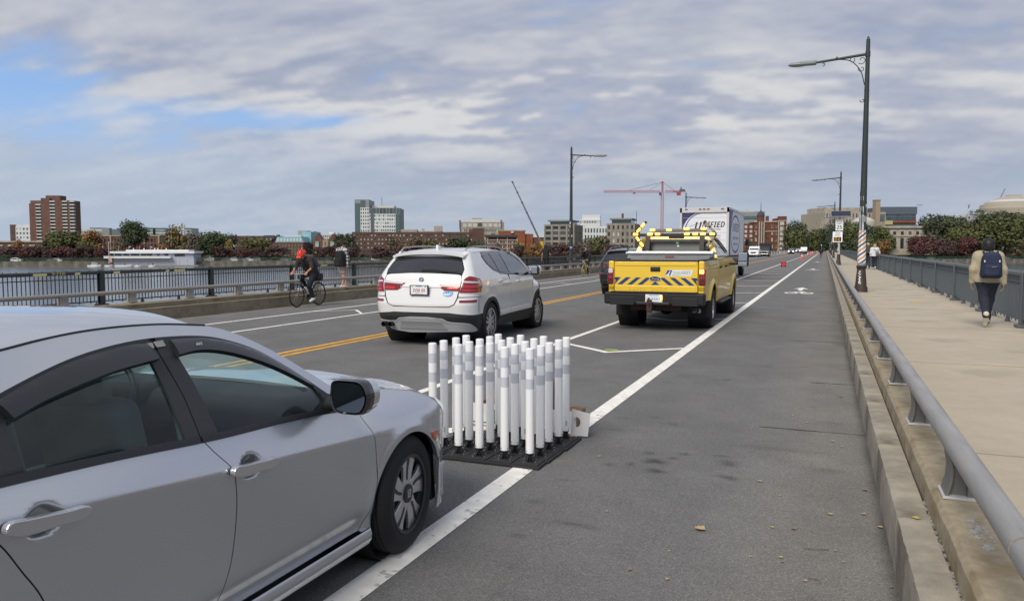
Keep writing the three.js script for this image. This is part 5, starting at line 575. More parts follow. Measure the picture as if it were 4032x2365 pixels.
const rear = [[-3.6, 0.3], [-3.68, 0.6], [-3.64, 0.95], [-3.3, 1.09], [-3.2, 1.12]]; part('boot_lid', panel([[-3.58, 0.66], [-3.24, 0.7], [-3.24, -0.7], [-3.58, -0.66]], (x, z) => [x, 1.08 - 0.02 * (x + 3.24), z], { cell: 0.1, ref: [0, 1, 0] }), C.silver, car); part('rear_panel', rbox(0.14, 0.8, 1.6, 0.06, [-3.57, 0.62, 0]), C.silver, car);
// handles
for (const [hx0, hy, sl] of [[-2.1, 0.868, 0.12], [-1.235, 0.795, 0.1]]) { const pts = spline([[-0.128, -0.004], [-0.122, 0.016], [-0.06, 0.018], [0.05, 0.018], [0.12, 0.019], [0.13, 0.008], [0.105, -0.01], [0.03, -0.014], [-0.09, -0.02]], 4, true); for (const s of [1, -1]) { const g = extrude(pts, 0.018, 0.004, [hx0, hy, s > 0 ? W(hx0 - 0.1, hy) + 0.012 : -W(hx0 - 0.1, hy) - 0.026], [0, 0, -sl]), dk = extrude(pts.map(([a, b]) => [a * 0.97, b * 0.95 - 0.003]), 0.006, 0, [hx0, hy, s > 0 ? W(hx0 - 0.1, hy) + 0.001 : -W(hx0 - 0.1, hy) - 0.007], [0, 0, -sl]); const hp = part('door_handle', g, C.silver, s > 0 ? (sl > 0.11 ? dr[0] : df[0]) : (sl > 0.11 ? dr[1] : df[1])); part('handle_recess', dk, M.black, hp); } }
// mirrors
for (const s of [1, -1]) { const sx = s > 0 ? 1 : -1, zc = 1.0, L = (g) => sx > 0 ? g : mirrorZ(merge([g]));
const outline = spline([[-0.1, 0.07], [-0.02, 0.08], [0.06, 0.07], [0.09, 0.02], [0.085, -0.035], [0.055, -0.075], [0.0, -0.082], [-0.09, -0.07], [-0.112, -0.02], [-0.11, 0.03]], 6, true);
const shell = (d0, d1, k0, k1, m, n) => { const ring = (d, k) => outline.map(([z, y]) => [-0.7 + d, 0.985 + y * k, zc + z * k]); const a = ring(d0, k0), b = ring(d1, k1), pos = []; for (let i = 0; i < a.length; i++) { const j = (i + 1) % a.length; pos.push(...a[i], ...a[j], ...b[j], ...a[i], ...b[j], ...b[i]); } const g = new THREE.BufferGeometry(); g.setAttribute('position', new THREE.Float32BufferAttribute(pos, 3)); g.computeVertexNormals(); return g; };
const mir = part('mirror', L(merge([shell(-0.03, 0.0, 0.93, 1.0), shell(0, 0.03, 1, 1.0), extrude(outline.map(([z, y]) => [z * 0.9, y * 0.9]), 0.004, 0, [0, 0, 0]).applyMatrix4(new THREE.Matrix4().makeRotationY(-Math.PI / 2)).applyMatrix4(new THREE.Matrix4().makeTranslation(-0.71, 0.985, zc)).scale(1, 1, 1), shell(-0.03, -0.018, 0.93, 0.84)])), C.darkGloss ?? M.darkGloss, car);
part('mirror_cap', L(merge([shell(0.03, 0.09, 1.0, 0.9), shell(0.09, 0.125, 0.9, 0.6), shell(0.125, 0.135, 0.6, 0.02)])), C.silver, mir);
const gl = extrude(outline.map(([z, y]) => [z * 0.82, y * 0.82]), 0.003, 0); gl.applyMatrix4(new THREE.Matrix4().makeRotationY(-Math.PI / 2)); gl.translate(-0.724, 0.985, zc); part('mirror_glass', L(gl), mat(0.2, 0.22, 0.23, 0.03, 1), mir);
part('mirror_foot', L(merge([rod([-0.63, 0.925, 0.8], [-0.66, 0.94, 0.92], 0.035, 0.03, 10)])), M.plastic, mir); part('sail_panel', L(panel([[-0.66, 0.905], [-0.5, 0.885], [-0.56, 0.95], [-0.668, 0.985]], side, { cell: 0.03, off: 0.003 })), C.trim, mir); }
// wheels: five blades, dark pockets, machined faces
const tg = tyreGeo(0.316, 0.215, 0.212), blade = (a) => { const p = spline([[0.04, -0.026], [0.1, -0.062], [0.15, -0.094], [0.182, -0.12], [0.208, -0.075], [0.214, 0.0], [0.207, 0.05], [0.15, 0.036], [0.1, 0.034], [0.04, 0.036]], 4, true); return extrude(twist(p, a), 0.012, 0.004, [0, 0, 0.07]); };
const slot = (a) => { const p = spline([[0.075, -0.002], [0.13, -0.012], [0.185, -0.034], [0.198, -0.018], [0.14, 0.002], [0.085, 0.008]], 4, true); return extrude(twist(p, a), 0.003, 0.001, [0, 0, 0.0845]); };
const rimG = put(new THREE.LatheGeometry([[0.196, 0.1], [0.213, 0.105], [0.217, 0.1], [0.217, 0.088], [0.2, 0.07], [0.19, -0.02], [0.19, -0.09], [0.205, -0.1]].map(([r, y]) => new THREE.Vector2(r, y)), 56), [0, 0, 0], [Math.PI / 2, 0, 0]);
const blades = merge([0, 1, 2, 3, 4].map((i) => blade(i * TAU / 5 + 0.35))), slots = merge([0, 1, 2, 3, 4].map((i) => slot(i * TAU / 5 + 0.35))), thinB = merge([0, 1, 2, 3, 4].map((i) => extrude(twist([[0.05, -0.012], [0.2, -0.03], [0.2, 0.016], [0.05, 0.014]], i * TAU / 5 + 1.0), 0.008, 0.003, [0, 0, 0.05])));
const hub = merge([cyl(0.05, 0.056, 0.03, [0, 0, 0.08], [Math.PI / 2, 0, 0], 28)]), emblem = merge([extrude([[-0.016, -0.02], [0.016, -0.02], [0.02, 0.02], [-0.02, 0.02]], 0.003, 0.001, [0, 0, 0.095], [0, 0, 0], [[[-0.012, -0.016], [-0.015, 0.016], [0.015, 0.016], [0.012, -0.016]]]), bar([-0.009, -0.013, 0.097], [-0.011, 0.013, 0.097], 0.005, 0.004), bar([0.009, -0.013, 0.097], [0.011, 0.013, 0.097], 0.005, 0.004), box(0.018, 0.005, 0.004, [0, 0, 0.097])]);
const disc = merge([cyl(0.19, 0.19, 0.02, [0, 0, 0.0], [Math.PI / 2, 0, 0], 32), cyl(0.13, 0.13, 0.03, [0, 0, 0.02], [Math.PI / 2, 0, 0], 32)]);
for (const [x, s, st] of [[0, 1, R(5)], [0, -1, R(5)], [-2.7, 1, 0], [-2.7, -1, 0]]) { const w = new THREE.Group(); w.name = 'wheel'; car.add(w); w.position.set(x, 0.314, s * 0.778); w.rotation.y = (s > 0 ? 0 : Math.PI) + st; part('tyre', tg, M.rubber, w); part('rim', [rimG, thinB], C.alloyDark, w); part('spokes', blades, C.alloy, w); part('spoke_recess', slots, C.alloyDark, w); part('hub_cap', hub, C.alloyDark, w); part('emblem', emblem, C.alloy, w); part('brake_disc', disc, mat(0.05, 0.048, 0.045, 0.7, 0.5), w); }
// underbody, arches, cabin
part('underbody', [box(3.7, 0.2, 1.44, [-1.4, 0.3, 0]), box(1.5, 0.35, 1.2, [0.0, 0.5, 0])], M.black, car);
for (const x of [0, -2.7]) for (const s of [1, -1]) part('arch_liner', put(new THREE.CylinderGeometry(0.36, 0.36, 0.5, 28, 1, true, -Math.PI / 2 - 0.3, Math.PI + 0.6), [x, 0.305, s * 0.575], [Math.PI / 2, 0, 0]), M.black, car);
for (const s of [1, -1]) part('mud_flap', rbox(0.05, 0.3, 0.16, 0.02, [0.39, 0.3, s * 0.74], [0, 0, 0.1]), M.plastic, car);
part('cabin_floor', [box(2.6, 0.05, 1.4, [-1.6, 0.42, 0]), box(0.08, 0.5, 1.4, [-0.45, 0.66, 0])], C.seat, car);
const seat = (x, z, m) => part('seat', [rbox(0.5, 0.16, 0.5, 0.06, [x, 0.52, z]), rbox(0.14, 0.56, 0.48, 0.06, [x - 0.3, 0.82, z], [0, 0, 0.22]), rbox(0.09, 0.17, 0.26, 0.04, [x - 0.4, 1.16, z], [0, 0, 0.15])], m, car);
seat(-1.2, 0.37, C.seat); seat(-1.2, -0.37, C.seat); part('rear_seat', [rbox(0.5, 0.16, 1.3, 0.06, [-2.1, 0.55, 0]), rbox(0.14, 0.55, 1.3, 0.06, [-2.42, 0.83, 0], [0, 0, 0.35])], C.seat, car);
part('dashboard', [rbox(0.5, 0.22, 1.38, 0.08, [-0.52, 0.84, 0]), rbox(0.3, 0.1, 0.4, 0.04, [-0.66, 0.93, -0.37])], mat(0.035, 0.036, 0.038, 0.8), car);
const whl = part('steering_wheel', [torus(0.18, 0.016, [0, 0, 0], [0, Math.PI / 2, 0], 10, 32), box(0.02, 0.03, 0.3), rod([0, 0, 0], [0, -0.16, 0], 0.02), cyl(0.06, 0.06, 0.04, [0, 0, 0], [0, 0, Math.PI / 2])], M.plastic, car); whl.position.set(-0.84, 0.9, -0.37); whl.rotation.z = -0.35;
for (const s of [1, -1]) { part('door_card', panel([[-0.5, 0.3], [-0.5, 0.86], [-1.4, 0.93], [-1.36, 0.3]], (x, y) => [x, y, s * (W(x, y) - 0.07)], { cell: 0.2, lip: 0 }), C.seat, car); part('door_card', panel([[-1.46, 0.3], [-1.46, 0.93], [-2.3, 0.98], [-2.0, 0.3]], (x, y) => [x, y, s * (W(x, y) - 0.07)], { cell: 0.2, lip: 0 }), C.seat, car); part('seat_belt', tube([[-1.44, 1.25, s * 0.6], [-1.43, 1.0, s * 0.72], [-1.42, 0.6, s * 0.76]], 0.02, 12, 6), C.seatPale, car); }
part('headlining', panel([[-2.3, 0.52], [-1.25, 0.52], [-1.25, -0.52], [-2.3, -0.52]], (x, z) => [x, 1.325 - 0.06 * z * z, z], { cell: 0.2, ref: [0, -1, 0], lip: 0 }), mat(0.5, 0.5, 0.48, 0.9), car);
part('rear_mirror', rbox(0.03, 0.06, 0.22, 0.02, [-0.86, 1.2, 0]), M.black, car);
}
// ------------------------------------------------------------------ white sport utility car; x forward from the rear axle, z to its right
function makeSuv(o) {
const car = thing(o.name, o.label, 'car', o.pos, Math.PI / 2 + o.turn), paint = o.paint;
const xr = (y) => piece(y, [[0.2, -0.78], [0.38, -0.86], [0.5, -0.93], [0.72, -0.955], [0.86, -0.93], [1.0, -0.9], [1.16, -0.85], [1.24, -0.8], [1.4, -0.68], [1.52, -0.57], [1.6, -0.5]]);
const wS = (y) => piece(y, [[0.2, 0.86], [0.45, 0.915], [0.7, 0.935], [0.88, 0.932], [1.02, 0.925], [1.12, 0.9], [1.2, 0.865], [1.4, 0.775], [1.55, 0.69], [1.64, 0.63]]);
const rC = (y) => piece(y, [[0.3, 0.34], [0.9, 0.3], [1.15, 0.2], [1.5, 0.14]]), A0 = 0.6, C0 = 0.42, U1 = 1.7, bow = (y) => piece(y, [[0.4, 0.1], [1.0, 0.08], [1.5, 0.07]]);
const archF = (x, y) => { let k = 0; for (const c of [0, 2.81]) { const d = Math.hypot(x - c, y - 0.36); k += 0.014 * Math.exp(-(((d - 0.42) / 0.05) ** 2)); } return k; };
const xOf = (u) => u - U1 + 0.1; // side: x along the car for |u| past the corner
const body = (u, y) => {
const s = Math.sign(u) || 1, a = Math.abs(u), r = rC(y), w = wS(y), b = bow(y), x0 = xr(y);
if (a <= A0) { const z = a / A0 * (w - r); return [x0 + b * (z / w) ** 2, y, s * z]; }
const xe = x0 + b * ((w - r) / w) ** 2;
if (a <= A0 + C0) { const f = (a - A0) / C0 * Math.PI / 2; return [xe + r * (1 - Math.cos(f)) + 0.06 * Math.sin(f) * 0, y, s * ((w - r) + r * Math.sin(f))]; }
const xs = xe + r, u0 = A0 + C0; let x, z = w; if (a < U1) x = lerp(xs, xOf(U1), (a - u0) / (U1 - u0)); else x = xOf(a);
const cr = 0.86 + 0.0 * x; z += -0.012 * Math.exp(-(((y - 0.7) / 0.1) ** 2)) + archF(x, y) + 0.008 * smooth(0.98, 1.0, y) * smooth(1.06, 1.01, y);
if (x > 2.5) { const t = clamp((x - 2.5) / 1.2); z *= Math.sqrt(Math.max(0.01, 1 - Math.pow(t, 2.6) * 0.9)); z -= 0.35 * Math.pow(clamp((y - 0.86) / 0.25), 2) * smooth(2.2, 2.6, x); }
return [x, y, s * z];
};
const out = (u, v, p) => { const a = Math.abs(u); return a < A0 ? [-1, 0.2, 0] : a < A0 + C0 ? [-0.5, 0, Math.sign(u) * 0.7] : [0, 0, Math.sign(u)]; };
const P = (pts, opt = {}) => panel(pts, body, { cell: 0.05, ref: out, lip: 0.012, ...opt });
const mirrorU = (pts) => pts.map(([u, v]) => [-u, v]), uOf = (x) => x + U1 - 0.1, S = (pts) => pts.map(([x, y]) => [x > -0.0 ? uOf(x) : A0 + C0 + (x + 0.55) / 0.65 * (U1 - A0 - C0) * 1.0, y]);
const both = (name, pts, m, opt) => [part(name, P(pts, opt), m, car), part(name, P(mirrorU(pts), opt), m, car)];
// tailgate, glass, bumper
const hatchEdge = [[0.61, 1.2], [0.63, 1.0], [0.62, 0.84], [0.58, 0.73], [0.5, 0.69], [0.2, 0.685]];
part('tailgate', P([...hatchEdge, ...mirrorU([...hatchEdge].reverse()), [-0.55, 1.215], [-0.2, 1.235], [0.2, 1.235], [0.55, 1.215]]), paint, car);
part('tailgate_gap', P(strip([[-0.62, 1.2], [-0.64, 1.0], [-0.63, 0.84], [-0.585, 0.72], [-0.5, 0.68], [0, 0.675], [0.5, 0.68], [0.585, 0.72], [0.63, 0.84], [0.64, 1.0], [0.62, 1.2]], 0.03), { off: -0.01, lip: 0 }), M.black, car);
part('rear_screen', P([[-0.66, 1.235], [-0.62, 1.225], [0, 1.24], [0.62, 1.225], [0.66, 1.235], [0.68, 1.3], [0.62, 1.5], [0.3, 1.52], [-0.3, 1.52], [-0.62, 1.5], [-0.68, 1.3]], { off: 0.001 }), C.glassDark, car);
part('crease', P(strip([[-0.45, 1.045], [0.45, 1.045]], 0.012), { off: 0.004, lip: 0 }), o.paint, car);
const bump = [[-1.06, 0.55], [-0.85, 0.548], [-0.5, 0.585], [0.5, 0.585], [0.85, 0.548], [1.06, 0.55], [1.12, 0.7], [1.12, 0.84], [0.9, 0.84], [0.64, 0.835], [0.595, 0.72], [0.5, 0.672], [-0.5, 0.672], [-0.595, 0.72], [-0.64, 0.835], [-0.9, 0.84], [-1.12, 0.84], [-1.12, 0.7]];
part('rear_bumper', P(bump), paint, car);
part('lower_bumper', P([[-1.3, 0.552], [-0.85, 0.546], [-0.5, 0.58], [0.5, 0.58], [0.85, 0.546], [1.3, 0.552], [1.27, 0.36], [1.1, 0.25], [0.6, 0.235], [-0.6, 0.235], [-1.1, 0.25], [-1.27, 0.36]], { off: -0.004 }), C.matte, car);
part('skid_plate', P(spline([[-0.82, 0.44], [-0.62, 0.43], [-0.5, 0.44], [-0.4, 0.49], [0.4, 0.49], [0.5, 0.44], [0.72, 0.42], [0.84, 0.39], [0.94, 0.28], [0.6, 0.27], [-0.6, 0.27], [-0.7, 0.36]], 3, true), { off: 0.02 }), o.skid ?? mat(0.42, 0.43, 0.44, 0.4), car);
part('skid_inset', P([[-0.36, 0.45], [0.36, 0.45], [0.5, 0.31], [-0.46, 0.31]], { off: 0.03 }), o.skid ?? mat(0.32, 0.33, 0.34, 0.4), car);
for (const z of [-0.68, -0.56]) { const p = part('exhaust', [put(new THREE.CylinderGeometry(0.043, 0.043, 0.16, 20, 1, true), [-0.86, 0.37, z], [0, 0, Math.PI / 2]), put(new THREE.TorusGeometry(0.041, 0.006, 8, 20), [-0.94, 0.37, z], [0, Math.PI / 2, 0]), cyl(0.04, 0.04, 0.02, [-0.84, 0.37, z], [0, 0, Math.PI / 2])], M.black, car); }
// quarter panels, doors, fenders
const wheelArch = (c, r) => arc(c, 0.36, r, -12, 192, 30);
const quarter = [[0.645, 0.85], [0.64, 1.0], [0.63, 1.19], [0.7, 1.3], [0.64, 1.51], [0.75, 1.6], [1.1, 1.605], ...S([[0.1, 1.575], [0.03, 1.5], [0.09, 1.4], [0.3, 1.27], [0.6, 1.2], [0.62, 1.0], [0.47, 0.72]]), ...S(wheelArch(0, 0.44).filter(([x, y]) => x > -0.06 && x < 0.36 && y > 0.6)), ...[[1.44, 0.8], [1.32, 0.7], [1.26, 0.55]], [1.05, 0.555], [1.13, 0.7], [1.13, 0.85]];
both('quarter_panel', quarter, paint, { cell: 0.04 });
const doorR = S([[0.63, 1.19], [0.98, 1.165], [1.06, 1.0], [1.06, 0.45], [0.425, 0.44], ...arc(0, 0.36, 0.44, 12, 62, 12), [0.47, 0.72], [0.6, 1.0]].map(([x, y]) => [x, y])), doorF = S([[1.07, 1.16], [2.0, 1.115], [2.3, 1.1], [2.42, 0.9], [2.4, 0.45], [1.07, 0.45]]);
const drs = both('rear_door', doorR, paint, { cell: 0.04 }), dfs = both('front_door', doorF, paint, { cell: 0.04 });
both('front_fender', S([[2.31, 1.1], [2.45, 1.09], [2.9, 1.02], [3.3, 0.94], [3.5, 0.84], [3.55, 0.5], [3.24, 0.45], ...arc(2.81, 0.36, 0.44, 10, 165, 26), [2.41, 0.45], [2.43, 0.9]]), paint, { cell: 0.04 });
both('front_bumper', S([[3.24, 0.44], [3.55, 0.5], [3.56, 0.84], [3.69, 0.8], [3.69, 0.3], [3.2, 0.28]]), paint, { cell: 0.03 });
both('sill', S([[0.42, 0.44], [2.42, 0.44], [2.42, 0.24], [0.42, 0.27]]), C.matte, { off: 0.006 });
for (const c of [0, 2.81]) both('wheel_arch', S([...arc(c, 0.36, 0.452, -14, 194, 30), ...arc(c, 0.36, 0.385, 194, -14, 30)]).map(([u, v]) => [Math.max(u, 1.02), v]), C.matte, { off: 0.012, lip: 0.05 });
for (const l of [[[1.065, 1.17], [1.065, 0.44]], [[2.305, 1.1], [2.425, 0.9], [2.405, 0.44]], [[0.625, 1.2], [0.63, 1.05], [0.5, 0.8]]]) both('door_gap', strip(S(l), 0.018), M.black, { off: -0.006, lip: 0 });
// side glass with black surround
both('window_surround', S([[0.06, 1.55], [0.04, 1.49], [0.1, 1.39], [0.3, 1.265], [0.62, 1.195], [2.5, 1.1], [2.42, 1.16], [1.95, 1.44], [1.62, 1.555], [1.3, 1.6], [0.7, 1.61], [0.3, 1.59]]), M.darkGloss, { off: 0.003, cell: 0.06 });
both('quarter_window', S([[0.1, 1.53], [0.09, 1.47], [0.16, 1.38], [0.34, 1.285], [0.56, 1.235], [0.43, 1.56], [0.28, 1.56]]), C.glassDark, { off: 0.008, lip: 0 });
both('rear_window', S([[0.6, 1.225], [1.02, 1.2], [0.93, 1.58], [0.65, 1.585], [0.48, 1.565]]), C.glassDark, { off: 0.008, lip: 0 });
both('front_window', S([[1.12, 1.195], [2.2, 1.14], [1.85, 1.44], [1.55, 1.545], [1.25, 1.58], [1.03, 1.585]]), phys({ color: col(0.055, 0.07, 0.072), roughness: 0.03, clearcoat: 1 }), { off: 0.008, lip: 0 });
for (const [x, y, k] of [[0.5, 1.075, 0], [1.45, 1.03, 1]]) for (const s of [0, 1]) { const sg = s ? -1 : 1; const b = body(sg * uOf(x), y); part('door_handle', rbox(0.22, 0.035, 0.03, 0.014, [b[0], b[1], b[2] + sg * 0.025]), paint, (k ? dfs : drs)[s]); }
// roof
const roofY = (x) => piece(x, [[-0.62, 1.565], [-0.45, 1.6], [-0.2, 1.625], [0.3, 1.645], [1.0, 1.65], [1.4, 1.63], [1.62, 1.585], [2.0, 1.44], [2.45, 1.16]]), roofW = (x) => piece(x, [[-0.62, 0.66], [-0.3, 0.68], [1.2, 0.66], [1.62, 0.69], [2.0, 0.75], [2.45, 0.87]]);
const ro = []; for (let x = -0.62; x <= 1.64; x += 0.08) ro.push([x, roofW(x)]); const roofS = (x, z) => { const t = Math.abs(z) / roofW(x); return [x, roofY(x) - 0.045 * t ** 3 + 0.012 * (1 - t * t), z]; };
part('roof', panel([...ro, ...[...ro].reverse().map(([x, z]) => [x, -z])], roofS, { cell: 0.08, ref: [0, 1, 0], lip: 0.03 }), paint, car);
part('spoiler_lip', P([[-0.64, 1.545], [0.64, 1.545], [0.66, 1.51], [-0.66, 1.51]], { off: 0.025, lip: 0.03 }), paint, car); part('brake_light', P([[-0.24, 1.556], [0.24, 1.556], [0.23, 1.532], [-0.23, 1.532]], { off: 0.035 }), C.redDark, car);
const wo = []; for (let x = 1.66; x <= 2.42; x += 0.08) wo.push([x, roofW(x) - 0.03]); part('windscreen', panel([...wo, ...[...wo].reverse().map(([x, z]) => [x, -z])], roofS, { cell: 0.09, ref: [1, 1, 0], lip: 0 }), C.glassDark, car);
for (const s of [1, -1]) { part('windscreen_pillar', tube([[1.6, 1.575, s * 0.69], [2.0, 1.43, s * 0.755], [2.45, 1.13, s * 0.87]], 0.035, 16, 8), paint, car); part('roof_rail', tube([[-0.42, 1.58, s * 0.6], [-0.36, 1.635, s * 0.6], [-0.2, 1.665, s * 0.6], [0.5, 1.688, s * 0.59], [1.1, 1.68, s * 0.58], [1.4, 1.655, s * 0.58], [1.5, 1.61, s * 0.58]], 0.013, 40, 8), M.alu, car); }
part('bonnet', panel([[2.42, 0.83], [2.9, 0.76], [3.3, 0.66], [3.5, 0.4], [3.55, 0], [3.5, -0.4], [3.3, -0.66], [2.9, -0.76], [2.42, -0.83]], (x, z) => [x, piece(x, [[2.4, 1.13], [2.9, 1.075], [3.3, 0.98], [3.55, 0.84]]) - 0.05 * Math.pow(Math.abs(z) / 0.8, 2.5), z], { cell: 0.08, ref: [0, 1, 0] }), paint, car);
part('front_panel', rbox(0.1, 0.7, 1.5, 0.05, [3.5, 0.55, 0]), C.matte, car); part('antenna', extrude([[-0.1, 0], [0.08, 0], [-0.06, 0.07], [-0.1, 0.07]], 0.03, 0.008, [-0.12, 1.63, -0.015]), paint, car);
// lamps
both('tail_lamp', [[0.655, 1.135], [0.8, 1.185], [0.98, 1.165], [1.15, 1.14], [1.15, 1.04], [1.08, 0.92], [0.645, 0.92], [0.65, 1.0]], o.lamp ?? C.red, { off: 0.012, cell: 0.03 });
both('tail_lamp', [[0.26, 1.068], [0.625, 1.105], [0.625, 0.945], [0.4, 0.95], [0.33, 0.99]], o.lamp ?? C.red, { off: 0.012, cell: 0.03 });
both('lamp_strip', [[0.28, 1.072], [0.62, 1.1], [0.62, 1.066], [0.3, 1.045]], o.lamp ?? C.lens, { off: 0.02, lip: 0.006 }); both('lamp_strip', [[0.66, 1.108], [0.9, 1.098], [1.12, 1.086], [1.12, 1.062], [0.9, 1.072], [0.66, 1.08]], o.lamp ?? C.lens, { off: 0.02, lip: 0.006 });
both('lamp_glow', [[0.68, 1.03], [1.04, 1.02], [1.02, 1.0], [0.68, 1.008]], o.lamp ?? C.redGlow, { off: 0.018, lip: 0.003 }); both('lamp_glow', [[0.42, 1.0], [0.61, 1.01], [0.61, 0.965], [0.45, 0.965]], o.lamp ?? C.redGlow, { off: 0.018, lip: 0.003 }); both('lamp_glow', [[0.68, 0.975], [1.0, 0.965], [0.97, 0.94], [0.68, 0.945]], o.lamp ?? C.redGlow, { off: 0.018, lip: 0.003 });
both('reflector', [[0.66, 0.795], [0.96, 0.8], [0.93, 0.755], [0.66, 0.755]], C.red, { off: 0.006 });
// plate, badge, lettering, wiper, sticker
if (o.marks) {
const plate = print(512, 256, (c, w, h) => { c.fillStyle = '#e9ebee'; c.fillRect(0, 0, w, h); c.fillStyle = '#2c3346'; c.fillRect(150, 8, 200, 22); c.fillStyle = '#b8a13a'; c.fillRect(24, 12, 60, 28); c.fillStyle = '#3d8a4a'; c.fillRect(430, 12, 50, 30); c.fillStyle = '#b23a3e'; c.font = 'bold 138px sans-serif'; c.textAlign = 'center'; c.textBaseline = 'middle'; c.save(); c.translate(256, 138); c.scale(0.8, 1); c.fillText('2VJK 69', 0, 0); c.restore(); c.fillStyle = '#3b4a8a'; c.font = 'bold 26px sans-serif'; c.fillText('The Spirit of America', 256, 236); });
const pf = part('plate_frame', rbox(0.02, 0.17, 0.345, 0.006, [-0.955, 0.955, 0]), M.black, car); part('number_plate', put(new THREE.PlaneGeometry(0.3, 0.142), [-0.967, 0.958, 0], [0, -Math.PI / 2, 0]), std({ map: plate, roughness: 0.4 }), pf);
part('plate_recess', P([[-0.32, 1.04], [0.32, 1.04], [0.34, 1.0], [-0.34, 1.0]], { off: 0.012 }), o.paint, car);
const rd = print(128, 128, (c) => { c.fillStyle = '#15171a'; c.beginPath(); c.arc(64, 64, 63, 0, 7); c.fill(); c.strokeStyle = '#c8ccd0'; c.lineWidth = 5; c.beginPath(); c.arc(64, 64, 60, 0, 7); c.stroke(); for (let q = 0; q < 4; q++) { c.fillStyle = q % 2 ? '#e8ecef' : '#3f7fc2'; c.beginPath(); c.moveTo(64, 64); c.arc(64, 64, 36, q * Math.PI / 2 - Math.PI / 2 - Math.PI / 2, q * Math.PI / 2 - Math.PI / 2); c.fill(); } c.strokeStyle = '#c8ccd0'; c.lineWidth = 4; c.beginPath(); c.arc(64, 64, 37, 0, 7); c.stroke(); c.fillStyle = '#dfe3e6'; c.font = 'bold 22px sans-serif'; c.textAlign = 'center'; c.fillText('B', 38, 30); c.fillText('M', 64, 22); c.fillText('W', 90, 30); });
const bd = part('badge', cyl(0.045, 0.045, 0.016, [-0.862, 1.125, 0], [0, 0, Math.PI / 2 - 0.0], 28), M.chrome, car); part('badge_face', put(new THREE.CircleGeometry(0.041, 28), [-0.8715, 1.125, 0], [0, -Math.PI / 2, 0]), std({ map: rd, roughness: 0.25 }), bd);
const x3 = print(128, 64, (c) => { c.clearRect(0, 0, 128, 64); c.fillStyle = '#3a3d42'; c.font = 'italic bold 54px sans-serif'; c.textBaseline = 'middle'; c.fillText('X3', 14, 34, 104); }); part('lettering', put(new THREE.PlaneGeometry(0.17, 0.06), [-0.812, 1.125, 0.5], [0, -Math.PI / 2 - 0.02, 0]), std({ map: x3, transparent: true, alphaTest: 0.4, metalness: 0.5, roughness: 0.3 }), car);
const st = print(128, 64, (c) => { c.clearRect(0, 0, 128, 64); c.fillStyle = '#7fb4dd'; c.beginPath(); c.ellipse(64, 32, 63, 31, 0, 0, 7); c.fill(); c.fillStyle = '#f2f6f9'; c.beginPath(); c.ellipse(52, 38, 40, 9, -0.1, 0, 7); c.fill(); c.fillStyle = '#24364f'; c.fillRect(44, 18, 8, 20); c.fillRect(60, 14, 10, 22); c.fillRect(36, 28, 5, 12); }); part('oval_sticker', P(arc(0.47, 0.905, 0.085, 0, 360, 24, 0.052).slice(0, -1), { off: 0.006, lip: 0 }), (() => { const m = std({ map: st, roughness: 0.4 }); st.repeat.set(1 / 0.17, 1 / 0.104); st.offset.set(-(0.47 - 0.085) / 0.17, -(0.905 - 0.052) / 0.104); st.wrapS = st.wrapT = THREE.ClampToEdgeWrapping; return m; })(), car);
part('wiper', [extrude([[0, -0.018], [0.28, -0.02], [0.45, 0.0], [0.45, 0.012], [0.2, 0.035], [0.0, 0.03]], 0.02, 0.003, [0, 0, 0]).applyMatrix4(new THREE.Matrix4().makeRotationY(-Math.PI / 2)).applyMatrix4(new THREE.Matrix4().makeTranslation(-0.79, 1.265, -0.02)), rod([-0.80, 1.268, 0.38], [-0.79, 1.262, 0.6], 0.009)], M.black, car);
}
for (const s of [1, -1]) { const m = part('mirror', [rbox(0.16, 0.19, 0.22, 0.06, [2.0, 1.22, s * 1.09], [0, s * 0.15, 0], 4), rod([2.1, 1.15, s * 0.88], [2.05, 1.17, s * 1.02], 0.03)], M.darkGloss, car); part('mirror_cap', rbox(0.1, 0.17, 0.225, 0.05, [2.06, 1.225, s * 1.095], [0, s * 0.15, 0], 4), paint, m); part('mirror_glass', rbox(0.01, 0.14, 0.17, 0.004, [1.918, 1.225, s * 1.085], [0, s * 0.12, 0]), mat(0.5, 0.52, 0.55, 0.03, 1), m); }
// wheels
const tg = tyreGeo(0.362, 0.245, 0.25), rimG = put(new THREE.LatheGeometry([[0.226, 0.108], [0.25, 0.115], [0.255, 0.108], [0.255, 0.09], [0.236, 0.075], [0.225, -0.08]].map(([r, y]) => new THREE.Vector2(r, y)), 48), [0, 0, 0], [Math.PI / 2, 0, 0]); const sp = []; for (let i = 0; i < 5; i++) for (const k of [-0.2, 0.2]) sp.push(extrude(twist([[0.05, -0.014 + k * 0.09], [0.24, -0.026 + k * 0.28], [0.24, 0.016 + k * 0.28], [0.05, 0.014 + k * 0.09]], i * TAU / 5 + 0.3), 0.016, 0.005, [0, 0, 0.075])); const spokes = merge([...sp, cyl(0.062, 0.07, 0.03, [0, 0, 0.085], [Math.PI / 2, 0, 0], 24)]), back = merge([cyl(0.23, 0.23, 0.02, [0, 0, 0], [Math.PI / 2, 0, 0], 32)]);
for (const [x, s] of [[0, 1], [0, -1], [2.81, 1], [2.81, -1]]) { const w = new THREE.Group(); w.name = 'wheel'; car.add(w); w.position.set(x, 0.36, s * 0.808); w.rotation.y = s > 0 ? 0 : Math.PI; part('tyre', tg, M.rubber, w); part('rim', rimG, C.alloy, w); part('spokes', spokes, C.alloy, w); part('brake_disc', back, M.black, w); part('arch_liner', put(new THREE.CylinderGeometry(0.42, 0.42, 0.45, 24, 1, true, -Math.PI / 2 - 0.3, Math.PI + 0.6), [0, 0, -0.12], [Math.PI / 2, 0, 0]), M.black, w); }
